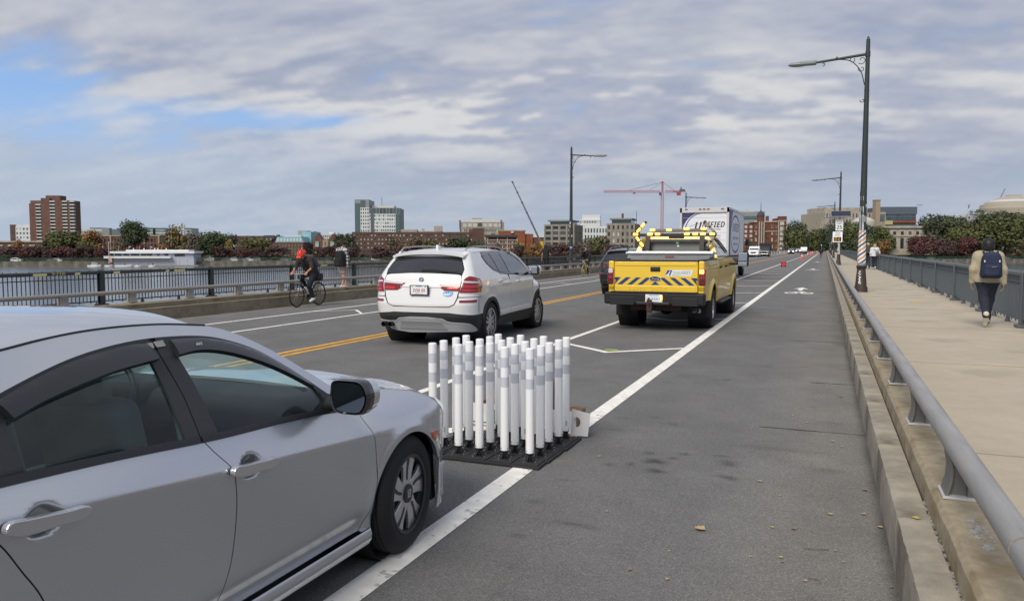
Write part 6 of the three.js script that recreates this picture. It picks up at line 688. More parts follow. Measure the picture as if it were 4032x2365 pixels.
part('underbody', [box(3.9, 0.22, 1.5, [1.3, 0.36, 0]), box(1.7, 0.8, 1.1, [0.2, 0.7, 0]), box(1.6, 0.6, 1.2, [2.6, 0.65, 0])], M.black, car); part('cabin', [box(2.2, 0.5, 1.2, [0.6, 1.2, 0]), box(1.6, 0.2, 1.1, [0.5, 1.5, 0])], M.black, car);
return car;
}
makeSuv({ name: 'sport_utility_car', label: 'white sport utility car with silver roof rails in the middle lane', paint: C.whitePaint, pos: [-6.3, 0, -12.2], turn: 0.0585, marks: true });
makeSuv({ name: 'sport_utility_car', label: 'black sport utility car half hidden behind the yellow pickup', paint: C.blackPaint, skid: C.matte, lamp: phys({ color: col(0.05, 0.004, 0.006), roughness: 0.2, clearcoat: 1 }), pos: [-6.55, 0, -27.3], turn: 0.0 });
// ------------------------------------------------------------------ yellow highway pickup; x forward from the rear axle, z to its right
{
const t = thing('pickup_truck', 'yellow highway department pickup with lit amber arrow lights', 'pickup truck', [-3.12, 0, -16.45], Math.PI / 2 + 0.0037), Y = C.yellow;
const W = (x, y) => { let w = piece(y, [[0.4, 0.93], [0.6, 0.955], [0.9, 0.972], [1.1, 0.978], [1.25, 0.975], [1.36, 0.96], [1.43, 0.945]]); if (y > 1.43) w = 0.945 - 0.42 * (y - 1.43) - 0.25 * (y - 1.43) ** 2;
if (x < 0.8) w -= 0.012; for (const [c, a] of [[0, 0.04], [3.97, 0.035]]) { const d = Math.hypot(x - c, y - 0.42); if (y < 1.15) w += a * smooth(0.62, 0.54, d) * smooth(0.4, 0.46, d); }
if (x > 4.3) { const q = clamp((x - 4.3) / 0.75); w *= Math.sqrt(Math.max(0.05, 1 - Math.pow(q, 3) * 0.8)); } if (x < -1.15) w -= 0.03 * ((-1.15 - x) / 0.1) ** 2; return w; };
const side = (x, y) => [x, y, W(x, y)], both = (n, g, m) => { const a = part(n, g, m, t), b = part(n, mirrorZ(g), m, t); return [a, b]; }, P = (pts, o = {}) => panel(pts, side, { cell: 0.05, lip: 0.02, ...o });
both('bed_side', P([[-1.24, 0.6], [-1.24, 1.39], [0.82, 1.42], [0.82, 0.5], [0.56, 0.5], ...arc(0, 0.42, 0.5, 10, 160, 30), [-0.62, 0.6]], { cell: 0.04 }), Y);
both('rear_door', P([[0.86, 0.5], [0.86, 1.45], [1.86, 1.46], [1.84, 0.5]]), Y); both('front_door', P([[1.87, 0.5], [1.89, 1.46], [2.95, 1.44], [3.05, 1.2], [3.02, 0.5]]), Y);
both('front_fender', P([[3.06, 0.5], [3.08, 1.2], [2.98, 1.43], [3.6, 1.4], [4.3, 1.3], [4.75, 1.22], [4.9, 1.1], [4.95, 0.62], [4.5, 0.58], ...arc(3.97, 0.42, 0.5, 16, 170, 30), [3.4, 0.5]], { cell: 0.04 }), Y);
both('door_gap', P(strip([[0.84, 0.5], [0.84, 1.42]], 0.05), { off: -0.012, lip: 0 }), M.black); both('door_gap', P(strip([[1.855, 0.5], [1.875, 1.46]], 0.04), { off: -0.012, lip: 0 }), M.black); both('door_gap', P(strip([[3.04, 0.5], [3.065, 1.2], [2.965, 1.44]], 0.04), { off: -0.012, lip: 0 }), M.black);
both('cab_pillar', P([[0.88, 1.45], [1.0, 1.7], [1.08, 1.88], [1.35, 1.945], [2.2, 1.955], [2.55, 1.88], [2.95, 1.62], [3.18, 1.44], [3.08, 1.44], [2.9, 1.58], [2.5, 1.83], [2.25, 1.87], [1.95, 1.87], [1.9, 1.46], [1.84, 1.46], [1.85, 1.87], [1.3, 1.86], [1.16, 1.8], [1.04, 1.46]], { cell: 0.04 }), Y);
both('rear_window', P([[1.06, 1.47], [1.83, 1.475], [1.84, 1.865], [1.32, 1.855], [1.18, 1.79]], { off: -0.006, lip: 0 }), C.glassDark); both('front_window', P([[1.91, 1.475], [3.06, 1.455], [2.89, 1.585], [2.49, 1.825], [2.24, 1.865], [1.95, 1.865]], { off: -0.006, lip: 0 }), C.glassDark); both('window_trim', P(strip([[0.9, 1.458], [1.86, 1.468], [3.0, 1.448]], 0.03), { off: 0.006 }), C.trim); both('rain_guard', P(strip([[1.95, 1.875], [2.3, 1.87], [2.55, 1.81], [2.95, 1.56]], 0.05), { off: 0.03 }), C.visor);
for (const [x, k] of [[1.0, 1.24], [2.05, 1.24]]) for (const s of [1, -1]) part('door_handle', rbox(0.24, 0.05, 0.04, 0.015, [x + 0.05, k, s * (W(x, k) + 0.02)]), M.plastic, t);
const ro = []; for (let x = 1.1; x <= 2.25; x += 0.1) ro.push([x, W(x, 1.93) - 0.01]); part('roof', panel([...ro, ...[...ro].reverse().map(([x, z]) => [x, -z])], (x, z) => [x, piece(x, [[1.1, 1.9], [1.3, 1.955], [2.1, 1.975], [2.25, 1.955]]) + 0.02 - 0.03 * (z / 0.7) ** 4, z], { cell: 0.08, ref: [0, 1, 0], lip: 0.04 }), Y, t);
part('windscreen', panel([[2.25, 0.66], [3.2, 0.86], [3.2, -0.86], [2.25, -0.66]], (x, z) => [x, piece(x, [[2.25, 1.95], [3.2, 1.42]]), z], { cell: 0.2, ref: [1, 1, 0], lip: 0 }), C.glassDark, t); part('bonnet', panel([[3.15, 0.86], [4.3, 0.84], [4.85, 0.7], [4.95, 0.3], [4.95, -0.3], [4.85, -0.7], [4.3, -0.84], [3.15, -0.86]], (x, z) => [x, piece(x, [[3.1, 1.44], [4.2, 1.38], [4.95, 1.22]]) - 0.05 * (z / 0.85) ** 4, z], { cell: 0.1, ref: [0, 1, 0] }), Y, t); part('front_panel', rbox(0.1, 0.9, 1.7, 0.05, [4.9, 0.75, 0]), M.plastic, t);
// back of the cab
const back = (pts, x0 = 0.88) => panel(pts, (z, y) => [x0 + (y > 1.43 ? (y - 1.43) * 0.42 : 0), y, z], { cell: 0.06, ref: [-1, 0, 0], lip: 0.02 });
const cabHalf = [[0.93, 1.36], [0.93, 1.45], [0.86, 1.66], [0.78, 1.86], [0.7, 1.93]]; const mz = (p) => [...p].reverse().map(([z, y]) => [-z, y]);
part('cab_back', merge([back([...cabHalf, [0.62, 1.93], [0.62, 1.86], [0.7, 1.83], [0.79, 1.5], [0.79, 1.36]]), back([...mz([...cabHalf, [0.62, 1.93], [0.62, 1.86], [0.7, 1.83], [0.79, 1.5], [0.79, 1.36]])]), back([[0.63, 1.94], [0.63, 1.85], [-0.63, 1.85], [-0.63, 1.94]])]), Y, t);
part('rear_screen', back([[0.8, 1.36], [0.8, 1.5], [0.71, 1.84], [-0.71, 1.84], [-0.8, 1.5], [-0.8, 1.36]], 0.895), phys({ color: col(0.045, 0.05, 0.053), roughness: 0.35, specularIntensity: 0.5 }), t); part('cabin', [rbox(0.14, 0.75, 0.5, 0.06, [1.6, 1.3, 0.42]), rbox(0.14, 0.75, 0.5, 0.06, [1.6, 1.3, -0.42]), rbox(0.14, 0.2, 0.3, 0.05, [1.55, 1.66, 0.42]), rbox(0.14, 0.2, 0.3, 0.05, [1.55, 1.66, -0.42]), box(0.2, 0.3, 1.5, [2.9, 1.4, 0])], C.seat, t); part('rear_mirror', rbox(0.03, 0.07, 0.26, 0.02, [2.3, 1.78, 0]), M.black, t);
{ const tag_ = print(64, 128, (c) => { c.clearRect(0, 0, 64, 128); c.fillStyle = '#e4eee6'; c.fillRect(20, 50, 26, 70); c.fillStyle = '#7fc08a'; c.fillRect(4, 4, 40, 34); c.fillRect(24, 70, 16, 30); }); part('hanging_pass', put(new THREE.PlaneGeometry(0.1, 0.2), [1.0, 1.7, 0.05], [0, -Math.PI / 2, 0]), std({ map: tag_, transparent: true, alphaTest: 0.4, side: THREE.DoubleSide }), t); }
// bed
part('bed_floor', [box(2.0, 0.05, 1.7, [-0.2, 0.85, 0]), box(0.05, 0.5, 1.75, [0.8, 1.1, 0]), ...[1, -1].map((s) => box(2.0, 0.5, 0.05, [-0.2, 1.1, s * 0.88]))], M.plastic, t);
for (const s of [1, -1]) part('bed_rail_cap', rbox(2.06, 0.03, 0.12, 0.012, [-0.21, 1.415, s * 0.89]), M.plastic, t);
const tg = part('tailgate', [rbox(0.06, 0.61, 1.655, 0.015, [-1.225, 1.09, 0]), rbox(0.03, 0.09, 1.62, 0.02, [-1.25, 1.34, 0]), rbox(0.03, 0.13, 1.6, 0.015, [-1.243, 0.845, 0])], Y, t); part('tailgate_cap', rbox(0.09, 0.03, 1.66, 0.012, [-1.225, 1.405, 0]), M.plastic, tg);
for (const s of [1, -1]) { part('bed_corner', rbox(0.09, 0.62, 0.115, 0.03, [-1.21, 1.09, s * 0.895]), Y, t); part('bed_corner', rbox(0.09, 0.2, 0.115, 0.03, [-1.21, 0.82, s * 0.895]), Y, t); const lm = part('tail_lamp', rbox(0.14, 0.335, 0.128, 0.03, [-1.2, 1.09, s * 0.91]), C.red, t); part('lamp_band', rbox(0.02, 0.085, 0.09, 0.01, [-1.268, 1.195, s * 0.905]), s > 0 ? std({ color: col(0.5, 0.2, 0.05), emissive: col(1, 0.42, 0.08), emissiveIntensity: 1.6, roughness: 0.3 }) : C.lens, lm); part('lamp_band', rbox(0.01, 0.14, 0.095, 0.008, [-1.268, 1.0, s * 0.905]), C.redDark, lm); }
part('handle', rbox(0.03, 0.1, 0.2, 0.02, [-1.252, 1.235, 0]), M.plastic, tg); part('handle_lever', rbox(0.02, 0.03, 0.13, 0.01, [-1.268, 1.24, 0]), M.black, tg);
const blue = mat(0.012, 0.045, 0.16, 0.5); const decal = (pts) => put(new THREE.ExtrudeGeometry(new THREE.Shape(pts.map(([z, y]) => new THREE.Vector2(z, y))), { depth: 0.002, bevelEnabled: false }), [-1.2555, 0, 0], [0, -Math.PI / 2, 0]).translate(0, 0, 0);
const y0 = 0.925, y1 = 1.07, sl = 0.2, wd = 0.1; for (let i = 0; i < 4; i++) { const z = 0.06 + i * 0.205; for (const s of [1, -1]) part('stripe', decal([[s * (z + 0.02), y1], [s * (z + wd + 0.02), y1], [s * (z + wd + sl), y0], [s * (z + sl), y0]].map(([a, b]) => [Math.sign(a) * Math.min(Math.abs(a), 0.82), b])), blue, tg); }
part('stripe', decal([[-0.085, y0], [0.085, y0], [0.0, 0.995]]), blue, tg); for (const s of [1, -1]) part('stripe', decal([[s * 0.74, y1], [s * 0.822, y1], [s * 0.822, 1.012]]), blue, tg);
const sign = print(512, 128, (c, w, h) => { c.fillStyle = '#dfe3e4'; c.fillRect(0, 0, w, h); c.fillStyle = '#27448c'; c.beginPath(); c.moveTo(20, 8); c.lineTo(132, 8); c.lineTo(96, 120); c.lineTo(74, 120); c.lineTo(88, 30); c.closePath(); c.fill(); c.beginPath(); c.moveTo(4, 110); c.quadraticCurveTo(70, 90, 78, 12); c.lineTo(40, 12); c.closePath(); c.fill(); c.strokeStyle = '#eef2f5'; c.lineWidth = 7; c.setLineDash([18, 14]); c.beginPath(); c.moveTo(24, 118); c.quadraticCurveTo(88, 96, 96, 12); c.stroke(); c.setLineDash([]); c.textBaseline = 'alphabetic'; c.font = 'italic 74px sans-serif'; c.fillStyle = '#6fa860'; c.fillText('mass', 138, 80); c.font = '74px sans-serif'; c.fillStyle = '#2b4a93'; c.fillText('DOT', 316, 80); c.fillStyle = '#53617c'; c.font = '20px sans-serif'; c.fillText('Highway Division', 138, 112); c.fillStyle = '#5d9c58'; c.fillRect(138, 88, 330, 3); });
{ const g = new THREE.BufferGeometry(); const q = [[0.19, 1.105], [0.7, 1.105], [0.745, 1.228], [0.235, 1.228]], uv = [[0, 0], [0.93, 0], [1, 1], [0.07, 1]]; g.setAttribute('position', new THREE.Float32BufferAttribute(q.flatMap(([z, y]) => [-1.258, y, z]), 3)); g.setAttribute('uv', new THREE.Float32BufferAttribute(uv.flat(), 2)); g.setIndex([0, 1, 2, 0, 2, 3]); g.computeVertexNormals(); part('sign', g, std({ map: sign, roughness: 0.4, side: THREE.DoubleSide }), tg); }
{ const c = document.createElement('canvas'); const lg = print(128, 64, (c) => { c.fillStyle = '#c9ced2'; c.beginPath(); c.ellipse(64, 32, 64, 32, 0, 0, 7); c.fill(); c.fillStyle = '#10131b'; c.beginPath(); c.ellipse(64, 32, 58, 27, 0, 0, 7); c.fill(); c.fillStyle = '#c3cad2'; c.font = 'italic bold 34px serif'; c.textAlign = 'center'; c.textBaseline = 'middle'; c.fillText('Ford', 64, 33); }); const ov = part('badge', put(new THREE.CylinderGeometry(0.122, 0.128, 0.014, 36), [-1.262, 1.048, 0], [0, 0, Math.PI / 2], [1, 1, 1]).scale(1, 1, 1), M.chrome, tg); ov.geometry.translate(0, -1.048, 0).scale(1, 0.42, 1).translate(0, 1.048, 0); const f = part('badge_face', put(new THREE.CircleGeometry(0.118, 36), [0, 0, 0], [0, -Math.PI / 2, 0], [1, 1, 1]).scale(1, 0.42, 1).translate(-1.2705, 1.048, 0), std({ map: lg, roughness: 0.3 }), ov); }
part('embossed_lettering', textGeo('SUPER DUTY', 0.075, 0.008, 1.25).applyMatrix4(new THREE.Matrix4().makeRotationY(-Math.PI / 2)).translate(-1.257, 0.81, -0.53), Y, tg);
part('bumper', [rbox(0.26, 0.24, 1.98, 0.04, [-1.33, 0.66, 0]), rbox(0.1, 0.03, 1.7, 0.012, [-1.42, 0.785, 0])], mat(0.009, 0.009, 0.01, 0.6), t); for (const s of [1, -1]) part('step_pad', rbox(0.03, 0.16, 0.5, 0.01, [-1.455, 0.61, s * 0.62]), M.black, t); part('bumper_step', rbox(0.12, 0.06, 0.66, 0.02, [-1.44, 0.57, 0]), M.plastic, t);
const pl = print(256, 128, (c, w, h) => { c.fillStyle = '#e8ecee'; c.fillRect(0, 0, w, h); c.fillStyle = '#6a86b8'; c.fillRect(50, 4, 150, 12); c.fillRect(60, 114, 130, 8); c.fillStyle = '#3e6aa0'; c.font = 'bold 26px sans-serif'; c.textBaseline = 'middle'; c.fillText('STATE', 12, 66, 76); c.fillStyle = '#2c4a86'; c.font = '66px sans-serif'; c.fillText('F667', 92, 68, 150); });
const pf = part('number_plate', rbox(0.012, 0.165, 0.335, 0.004, [-1.468, 0.665, 0.02]), M.white, t); part('plate_face', put(new THREE.PlaneGeometry(0.325, 0.155), [-1.4755, 0.665, 0.02], [0, -Math.PI / 2, 0]), std({ map: pl, roughness: 0.4 }), pf); const glowA = std({ color: col(0.6, 0.3, 0.05), emissive: col(1, 0.5, 0.08), emissiveIntensity: 1.3, roughness: 0.3 }); part('amber_light', rbox(0.03, 0.08, 0.03, 0.01, [-1.485, 0.68, 0.175]), glowA, t);
part('tow_hitch', [box(0.4, 0.09, 0.09, [-1.4, 0.48, -0.05]), rbox(0.06, 0.26, 0.1, 0.01, [-1.56, 0.52, -0.05]), cyl(0.02, 0.02, 0.14, [-1.62, 0.62, -0.05]), box(0.1, 0.12, 1.0, [-1.2, 0.48, 0])], mat(0.06, 0.028, 0.02, 0.8), t); part('hitch_ball', ball(0.03, [-1.6, 0.6, -0.05]), M.steel, t); for (const k of [0, 1]) part('exhaust', put(new THREE.CylinderGeometry(0.045, 0.045, 0.3, 18, 1, true), [-1.05, 0.42, 0.72 + k * 0.09], [0, 0, Math.PI / 2 - 0.15]), M.steel, t);
// tool box, rack, arrow lights
const tread = tex(128, 128, (u, v) => { const a = Math.abs(((u * 8 + v * 8) % 1) - 0.5), b = Math.abs(((u * 8 - v * 8 + 8) % 1) - 0.5); const c = a < 0.12 || b < 0.12 ? 1 : 0.35; return [c, c, c]; }, false, 4);
const tb = part('tool_box', metric(rbox(0.52, 0.13, 1.8, 0.01, [0.41, 1.46, 0])), std({ color: col(0.42, 0.43, 0.44), roughness: 0.35, metalness: 0.7, bumpMap: tread, bumpScale: 0.004 }), t); part('lid', [rbox(0.58, 0.05, 1.88, 0.015, [0.41, 1.545, 0]), rbox(0.3, 0.02, 1.84, 0.008, [0.41, 1.575, 0])], mat(0.66, 0.67, 0.68, 0.3, 0.7), tb); part('badge', rbox(0.012, 0.045, 0.2, 0.01, [0.144, 1.47, 0.02]), mat(0.25, 0.1, 0.1, 0.4), tb); part('latch', rbox(0.05, 0.07, 0.08, 0.01, [0.16, 1.44, 0.9]), M.plastic, tb);
const rack = part('light_rack', [bar([0.78, 1.4, 0.6], [0.86, 1.96, 0.6], 0.1, 0.07), bar([0.78, 1.4, -0.6], [0.86, 1.96, -0.6], 0.1, 0.07), box(0.07, 0.07, 1.78, [0.86, 1.945, 0])], mat(0.03, 0.024, 0.02, 0.5), t);
const arm = mat(0.035, 0.025, 0.02, 0.5); for (const s of [1, -1]) { part('light_arm', bar([0.86, 1.955, s * 0.9], [0.86, 2.25, s * 0.64], 0.055, 0.05), arm, t); part('light_arm', bar([0.86, 1.955, s * 0.9], [0.86, 1.64, s * 0.66], 0.055, 0.05), arm, t); }
const glow = std({ color: col(0.8, 0.45, 0.1), emissive: col(1, 0.5, 0.07), emissiveIntensity: 1.5, roughness: 0.3 }), off = mat(0.3, 0.27, 0.22, 0.4), lampAt = (z, y, rot, on = true) => part('amber_light', put(new RoundedBoxGeometry(0.03, 0.054, 0.115, 3, 0.014), [0.825, y, z], [rot, 0, 0]), on ? glow : off, t);
for (const z of [-0.88, -0.55, -0.38, 0.27, 0.45, 0.62, 0.82]) lampAt(z, 1.965, 0); const dir = Math.atan2(0.295, 0.26); for (const k of [0.35, 0.72]) { const z = lerp(0.9, 0.64, k), y = lerp(1.955, 2.25, k); lampAt(-z, y, -dir); lampAt(z, y, dir, false); } for (const k of [0.3, 0.68]) { const z = lerp(0.9, 0.66, k), y = lerp(1.955, 1.64, k); lampAt(-z, y, 0.92); lampAt(z, y, -0.92, false); }
part('roof_bar', [rbox(0.3, 0.07, 1.24, 0.02, [1.5, 2.06, -0.02])], mat(0.16, 0.14, 0.13, 0.4), t); for (const z of [-0.58, -0.2, 0.2, 0.58]) part('amber_light', put(new RoundedBoxGeometry(0.06, 0.055, 0.12, 3, 0.02), [1.34, 2.07 + (z > 0 ? 0.02 : 0), z - 0.02]), glow, t);
for (const z of [-0.6, 0.5]) { const L = new THREE.PointLight(col(1, 0.6, 0.18), 0.02); L.position.set(0.7, 2.0, z); L.castShadow = true; L.name = 'amber_glow'; t.add(L); }
part('third_light', box(0.03, 0.05, 0.34, [1.07, 1.9, 0]), M.black, t);
for (const s of [1, -1]) { const m = part('tow_mirror', [rbox(0.14, 0.34, 0.25, 0.04, [2.86, 1.385, s * 1.3], [0, s * 0.12, 0], 3)], M.black, t); part('mirror_arm', [rod([2.95, 1.46, s * 0.95], [2.9, 1.47, s * 1.2], 0.025), rod([2.95, 1.27, s * 0.97], [2.9, 1.28, s * 1.2], 0.03)], M.black, m); const gm = mat(0.55, 0.58, 0.6, 0.02, 1); part('mirror_glass', rbox(0.01, 0.19, 0.2, 0.004, [2.786, 1.44, s * 1.29], [0, s * 0.1, 0]), gm, m); part('mirror_glass', rbox(0.01, 0.09, 0.2, 0.004, [2.786, 1.27, s * 1.29], [0, s * 0.1, 0]), gm, m); part('running_board', rbox(1.9, 0.05, 0.2, 0.02, [1.95, 0.46, s * 0.93]), M.plastic, t); part('mud_flap', rbox(0.03, 0.36, 0.3, 0.01, [-0.52, 0.42, s * 0.82]), M.rubber, t); }
const tyre = tyreGeo(0.405, 0.275, 0.225), rim = merge([put(new THREE.LatheGeometry([[0.2, 0.1], [0.225, 0.12], [0.23, 0.11], [0.215, 0.05], [0.2, -0.1]].map(([r, y]) => new THREE.Vector2(r, y)), 40), [0, 0, 0], [Math.PI / 2, 0, 0]), cyl(0.2, 0.2, 0.04, [0, 0, 0.02], [Math.PI / 2, 0, 0], 32), cyl(0.06, 0.08, 0.09, [0, 0, 0.07], [Math.PI / 2, 0, 0], 20), ...[0, 1, 2, 3, 4, 5, 6, 7].map((i) => cyl(0.022, 0.022, 0.03, [0.12 * Math.cos(i * TAU / 8), 0.12 * Math.sin(i * TAU / 8), 0.05], [Math.PI / 2, 0, 0], 8))]);
for (const [x, s] of [[0, 1], [0, -1], [3.97, 1], [3.97, -1]]) { const w = new THREE.Group(); w.name = 'wheel'; t.add(w); w.position.set(x, 0.402, s * 0.85); w.rotation.y = s > 0 ? 0 : Math.PI; part('tyre', tyre, M.rubber, w); part('rim', rim, C.alloy, w); part('arch_liner', put(new THREE.CylinderGeometry(0.5, 0.5, 0.42, 24, 1, true, -Math.PI / 2 - 0.2, Math.PI + 0.4), [0, 0, -0.12], [Math.PI / 2, 0, 0]), M.black, w); }
part('chassis', [box(5.6, 0.14, 0.9, [1.7, 0.55, 0]), box(0.18, 0.18, 1.5, [0, 0.4, 0]), ball(0.16, [0, 0.4, 0]), box(2.6, 0.5, 1.6, [2.2, 0.75, 0]), box(1.5, 0.4, 1.2, [4.0, 0.75, 0]), box(0.1, 0.1, 1.3, [3.97, 0.4, 0])], M.black, t);
}
// ------------------------------------------------------------------ the white box truck ahead of the pickup
{
const t = thing('box_truck', 'tall white box truck with purple swoosh lettering ahead of the pickup', 'truck', [-5.74, 0, -40], Math.PI / 2), H0 = 1.15, H1 = 3.7, L = 7.2, w = 1.22, whiteP = phys({ color: col(0.66, 0.66, 0.67), roughness: 0.4, clearcoat: 0.5 });
part('cargo_box', [box(L, H1 - H0, w * 2 - 0.04, [L / 2 + 0.06, (H1 + H0) / 2, 0])], whiteP, t);
part('rear_frame', [box(0.12, H1 - H0, 0.1, [0, (H1 + H0) / 2, w - 0.05]), box(0.12, H1 - H0, 0.1, [0, (H1 + H0) / 2, -w + 0.05]), box(0.12, 0.26, w * 2, [0, H1 - 0.11, 0]), box(0.12, 0.14, w * 2, [0, H0 + 0.05, 0])], mat(0.58, 0.58, 0.58, 0.45), t);
const rear = print(1024, 1024, (c, W2, Hh) => { const im = () => {}; c.fillStyle = '#e3e4e8'; c.fillRect(0, 0, W2, Hh); c.fillStyle = '#3c3a6b'; c.beginPath(); c.moveTo(0, 0); c.lineTo(330, 0); c.quadraticCurveTo(60, 110, 0, 420); c.closePath(); c.fill(); c.strokeStyle = '#5a5a92'; c.lineWidth = 26; c.beginPath(); c.moveTo(420, 0); c.quadraticCurveTo(120, 60, 60, 420); c.quadraticCurveTo(40, 720, 330, 1024); c.stroke(); c.lineWidth = 8; c.beginPath(); c.ellipse(380, 330, 240, 80, -0.25, 0, 7); c.stroke(); c.fillStyle = '#17171d'; c.font = 'italic bold 260px sans-serif'; c.save(); c.translate(260, 400); c.scale(0.95, 1); c.fillText('U', 0, 0); c.restore(); c.font = 'italic bold 190px sans-serif'; c.save(); c.translate(450, 345); c.scale(0.82, 1); c.fillText('NIFIED', 0, 0); c.restore(); c.font = 'bold 48px sans-serif'; c.fillStyle = '#4a4a58'; c.fillText('CONSTRUCTION', 520, 410, 420); c.fillText('SERVICES', 520, 470, 260); c.fillStyle = '#7a3a50'; c.font = 'bold 40px sans-serif'; c.fillText('LEADING THE WAY', 540, 560, 380); c.fillStyle = '#a03a40'; c.fillText('OVERHEAD DOORS', 560, 620, 330); });
const dr = part('roller_door', box(0.05, H1 - H0 - 0.4, w * 2 - 0.22, [0.04, (H1 + H0) / 2 - 0.07, 0]), whiteP, t); part('door_print', put(new THREE.PlaneGeometry(w * 2 - 0.23, H1 - H0 - 0.41), [0.0125, (H1 + H0) / 2 - 0.07, 0], [0, -Math.PI / 2, 0]), std({ map: rear, roughness: 0.45 }), dr); for (let i = 1; i < 6; i++) part('door_seam', box(0.012, 0.012, w * 2 - 0.24, [0.014, H0 + 0.15 + i * 0.38, 0]), mat(0.4, 0.4, 0.42, 0.6), dr);
const sp = print(1024, 512, (c, W2, Hh) => { c.fillStyle = '#dedfe4'; c.fillRect(0, 0, W2, Hh); c.fillStyle = '#45437a'; c.beginPath(); c.moveTo(0, 0); c.lineTo(260, 0); c.quadraticCurveTo(40, 200, 120, 512); c.lineTo(0, 512); c.closePath(); c.fill(); c.fillStyle = '#dedfe4'; c.beginPath(); c.ellipse(450, 260, 330, 210, 0, 0, 7); c.fill(); c.strokeStyle = '#45437a'; c.lineWidth = 24; c.beginPath(); c.ellipse(450, 260, 330, 210, 0, 0, 7); c.stroke(); c.fillStyle = '#2a2a33'; c.font = 'italic bold 130px sans-serif'; c.fillText('UNIFIED', 220, 230, 460); c.font = 'bold 40px sans-serif'; c.fillText('CONSTRUCTION SERVICES', 240, 320, 420); c.fillText('OVERHEAD DOORS', 280, 390, 340); });
for (const s of [1, -1]) part('side_print', put(new THREE.PlaneGeometry(L - 0.2, H1 - H0 - 0.2), [L / 2 + 0.06, (H1 + H0) / 2, s * (w - 0.014)], [0, s > 0 ? 0 : Math.PI, 0]), std({ map: sp, roughness: 0.45 }), t);
for (const s of [1, -1]) part('edge_rail', [box(L, 0.1, 0.05, [L / 2, H1 - 0.05, s * w]), box(L, 0.12, 0.05, [L / 2, H0 + 0.06, s * w]), box(0.06, H1 - H0, 0.05, [L, (H1 + H0) / 2, s * w])], mat(0.62, 0.62, 0.62, 0.4), t);
for (const z of [-0.9, -0.2, 0, 0.2, 0.9]) part('marker_light', rbox(0.04, 0.05, 0.13, 0.01, [-0.075, H1 - 0.07, z]), C.red, t); for (const s of [1, -1]) { part('tail_lamp', rbox(0.04, 0.12, 0.2, 0.02, [-0.08, H0 - 0.08, s * 0.95]), C.red, t); part('tow_mirror', rbox(0.14, 0.4, 0.2, 0.04, [8.4, 2.0, s * 1.35]), M.black, t); }
part('rear_bumper', [box(0.14, 0.1, 2.2, [-0.02, 0.62, 0]), box(0.1, 0.5, 0.1, [0.05, 0.85, 0.7]), box(0.1, 0.5, 0.1, [0.05, 0.85, -0.7])], M.steel, t); part('chassis', [box(8.6, 0.25, 0.9, [4.4, 0.9, 0]), box(2.0, 0.5, 2.0, [3.0, 0.8, 0])], M.black, t); part('cab', [rbox(1.5, 1.5, 2.1, 0.18, [8.3, 1.6, 0]), rbox(1.1, 0.8, 1.8, 0.2, [9.3, 1.1, 0])], whiteP, t); part('window', rbox(0.8, 0.55, 2.12, 0.08, [8.4, 1.95, 0]), C.glassDark, t); part('air_deflector', rbox(1.2, 1.2, 1.9, 0.3, [8.3, 2.8, 0]), whiteP, t);
const ty = tyreGeo(0.46, 0.28, 0.28), rm = merge([cyl(0.27, 0.27, 0.1, [0, 0, 0.02], [Math.PI / 2, 0, 0], 28), cyl(0.1, 0.1, 0.2, [0, 0, 0.05], [Math.PI / 2, 0, 0], 16)]); for (const [x, z, s] of [[2.2, 0.98, 1], [2.2, 0.66, 1], [2.2, -0.98, -1], [2.2, -0.66, -1], [8.8, 0.98, 1], [8.8, -0.98, -1]]) { const q = new THREE.Group(); q.name = 'wheel'; t.add(q); q.position.set(x, 0.458, z); q.rotation.y = s > 0 ? 0 : Math.PI; part('tyre', ty, M.rubber, q); part('rim', rm, C.alloy, q); }
}
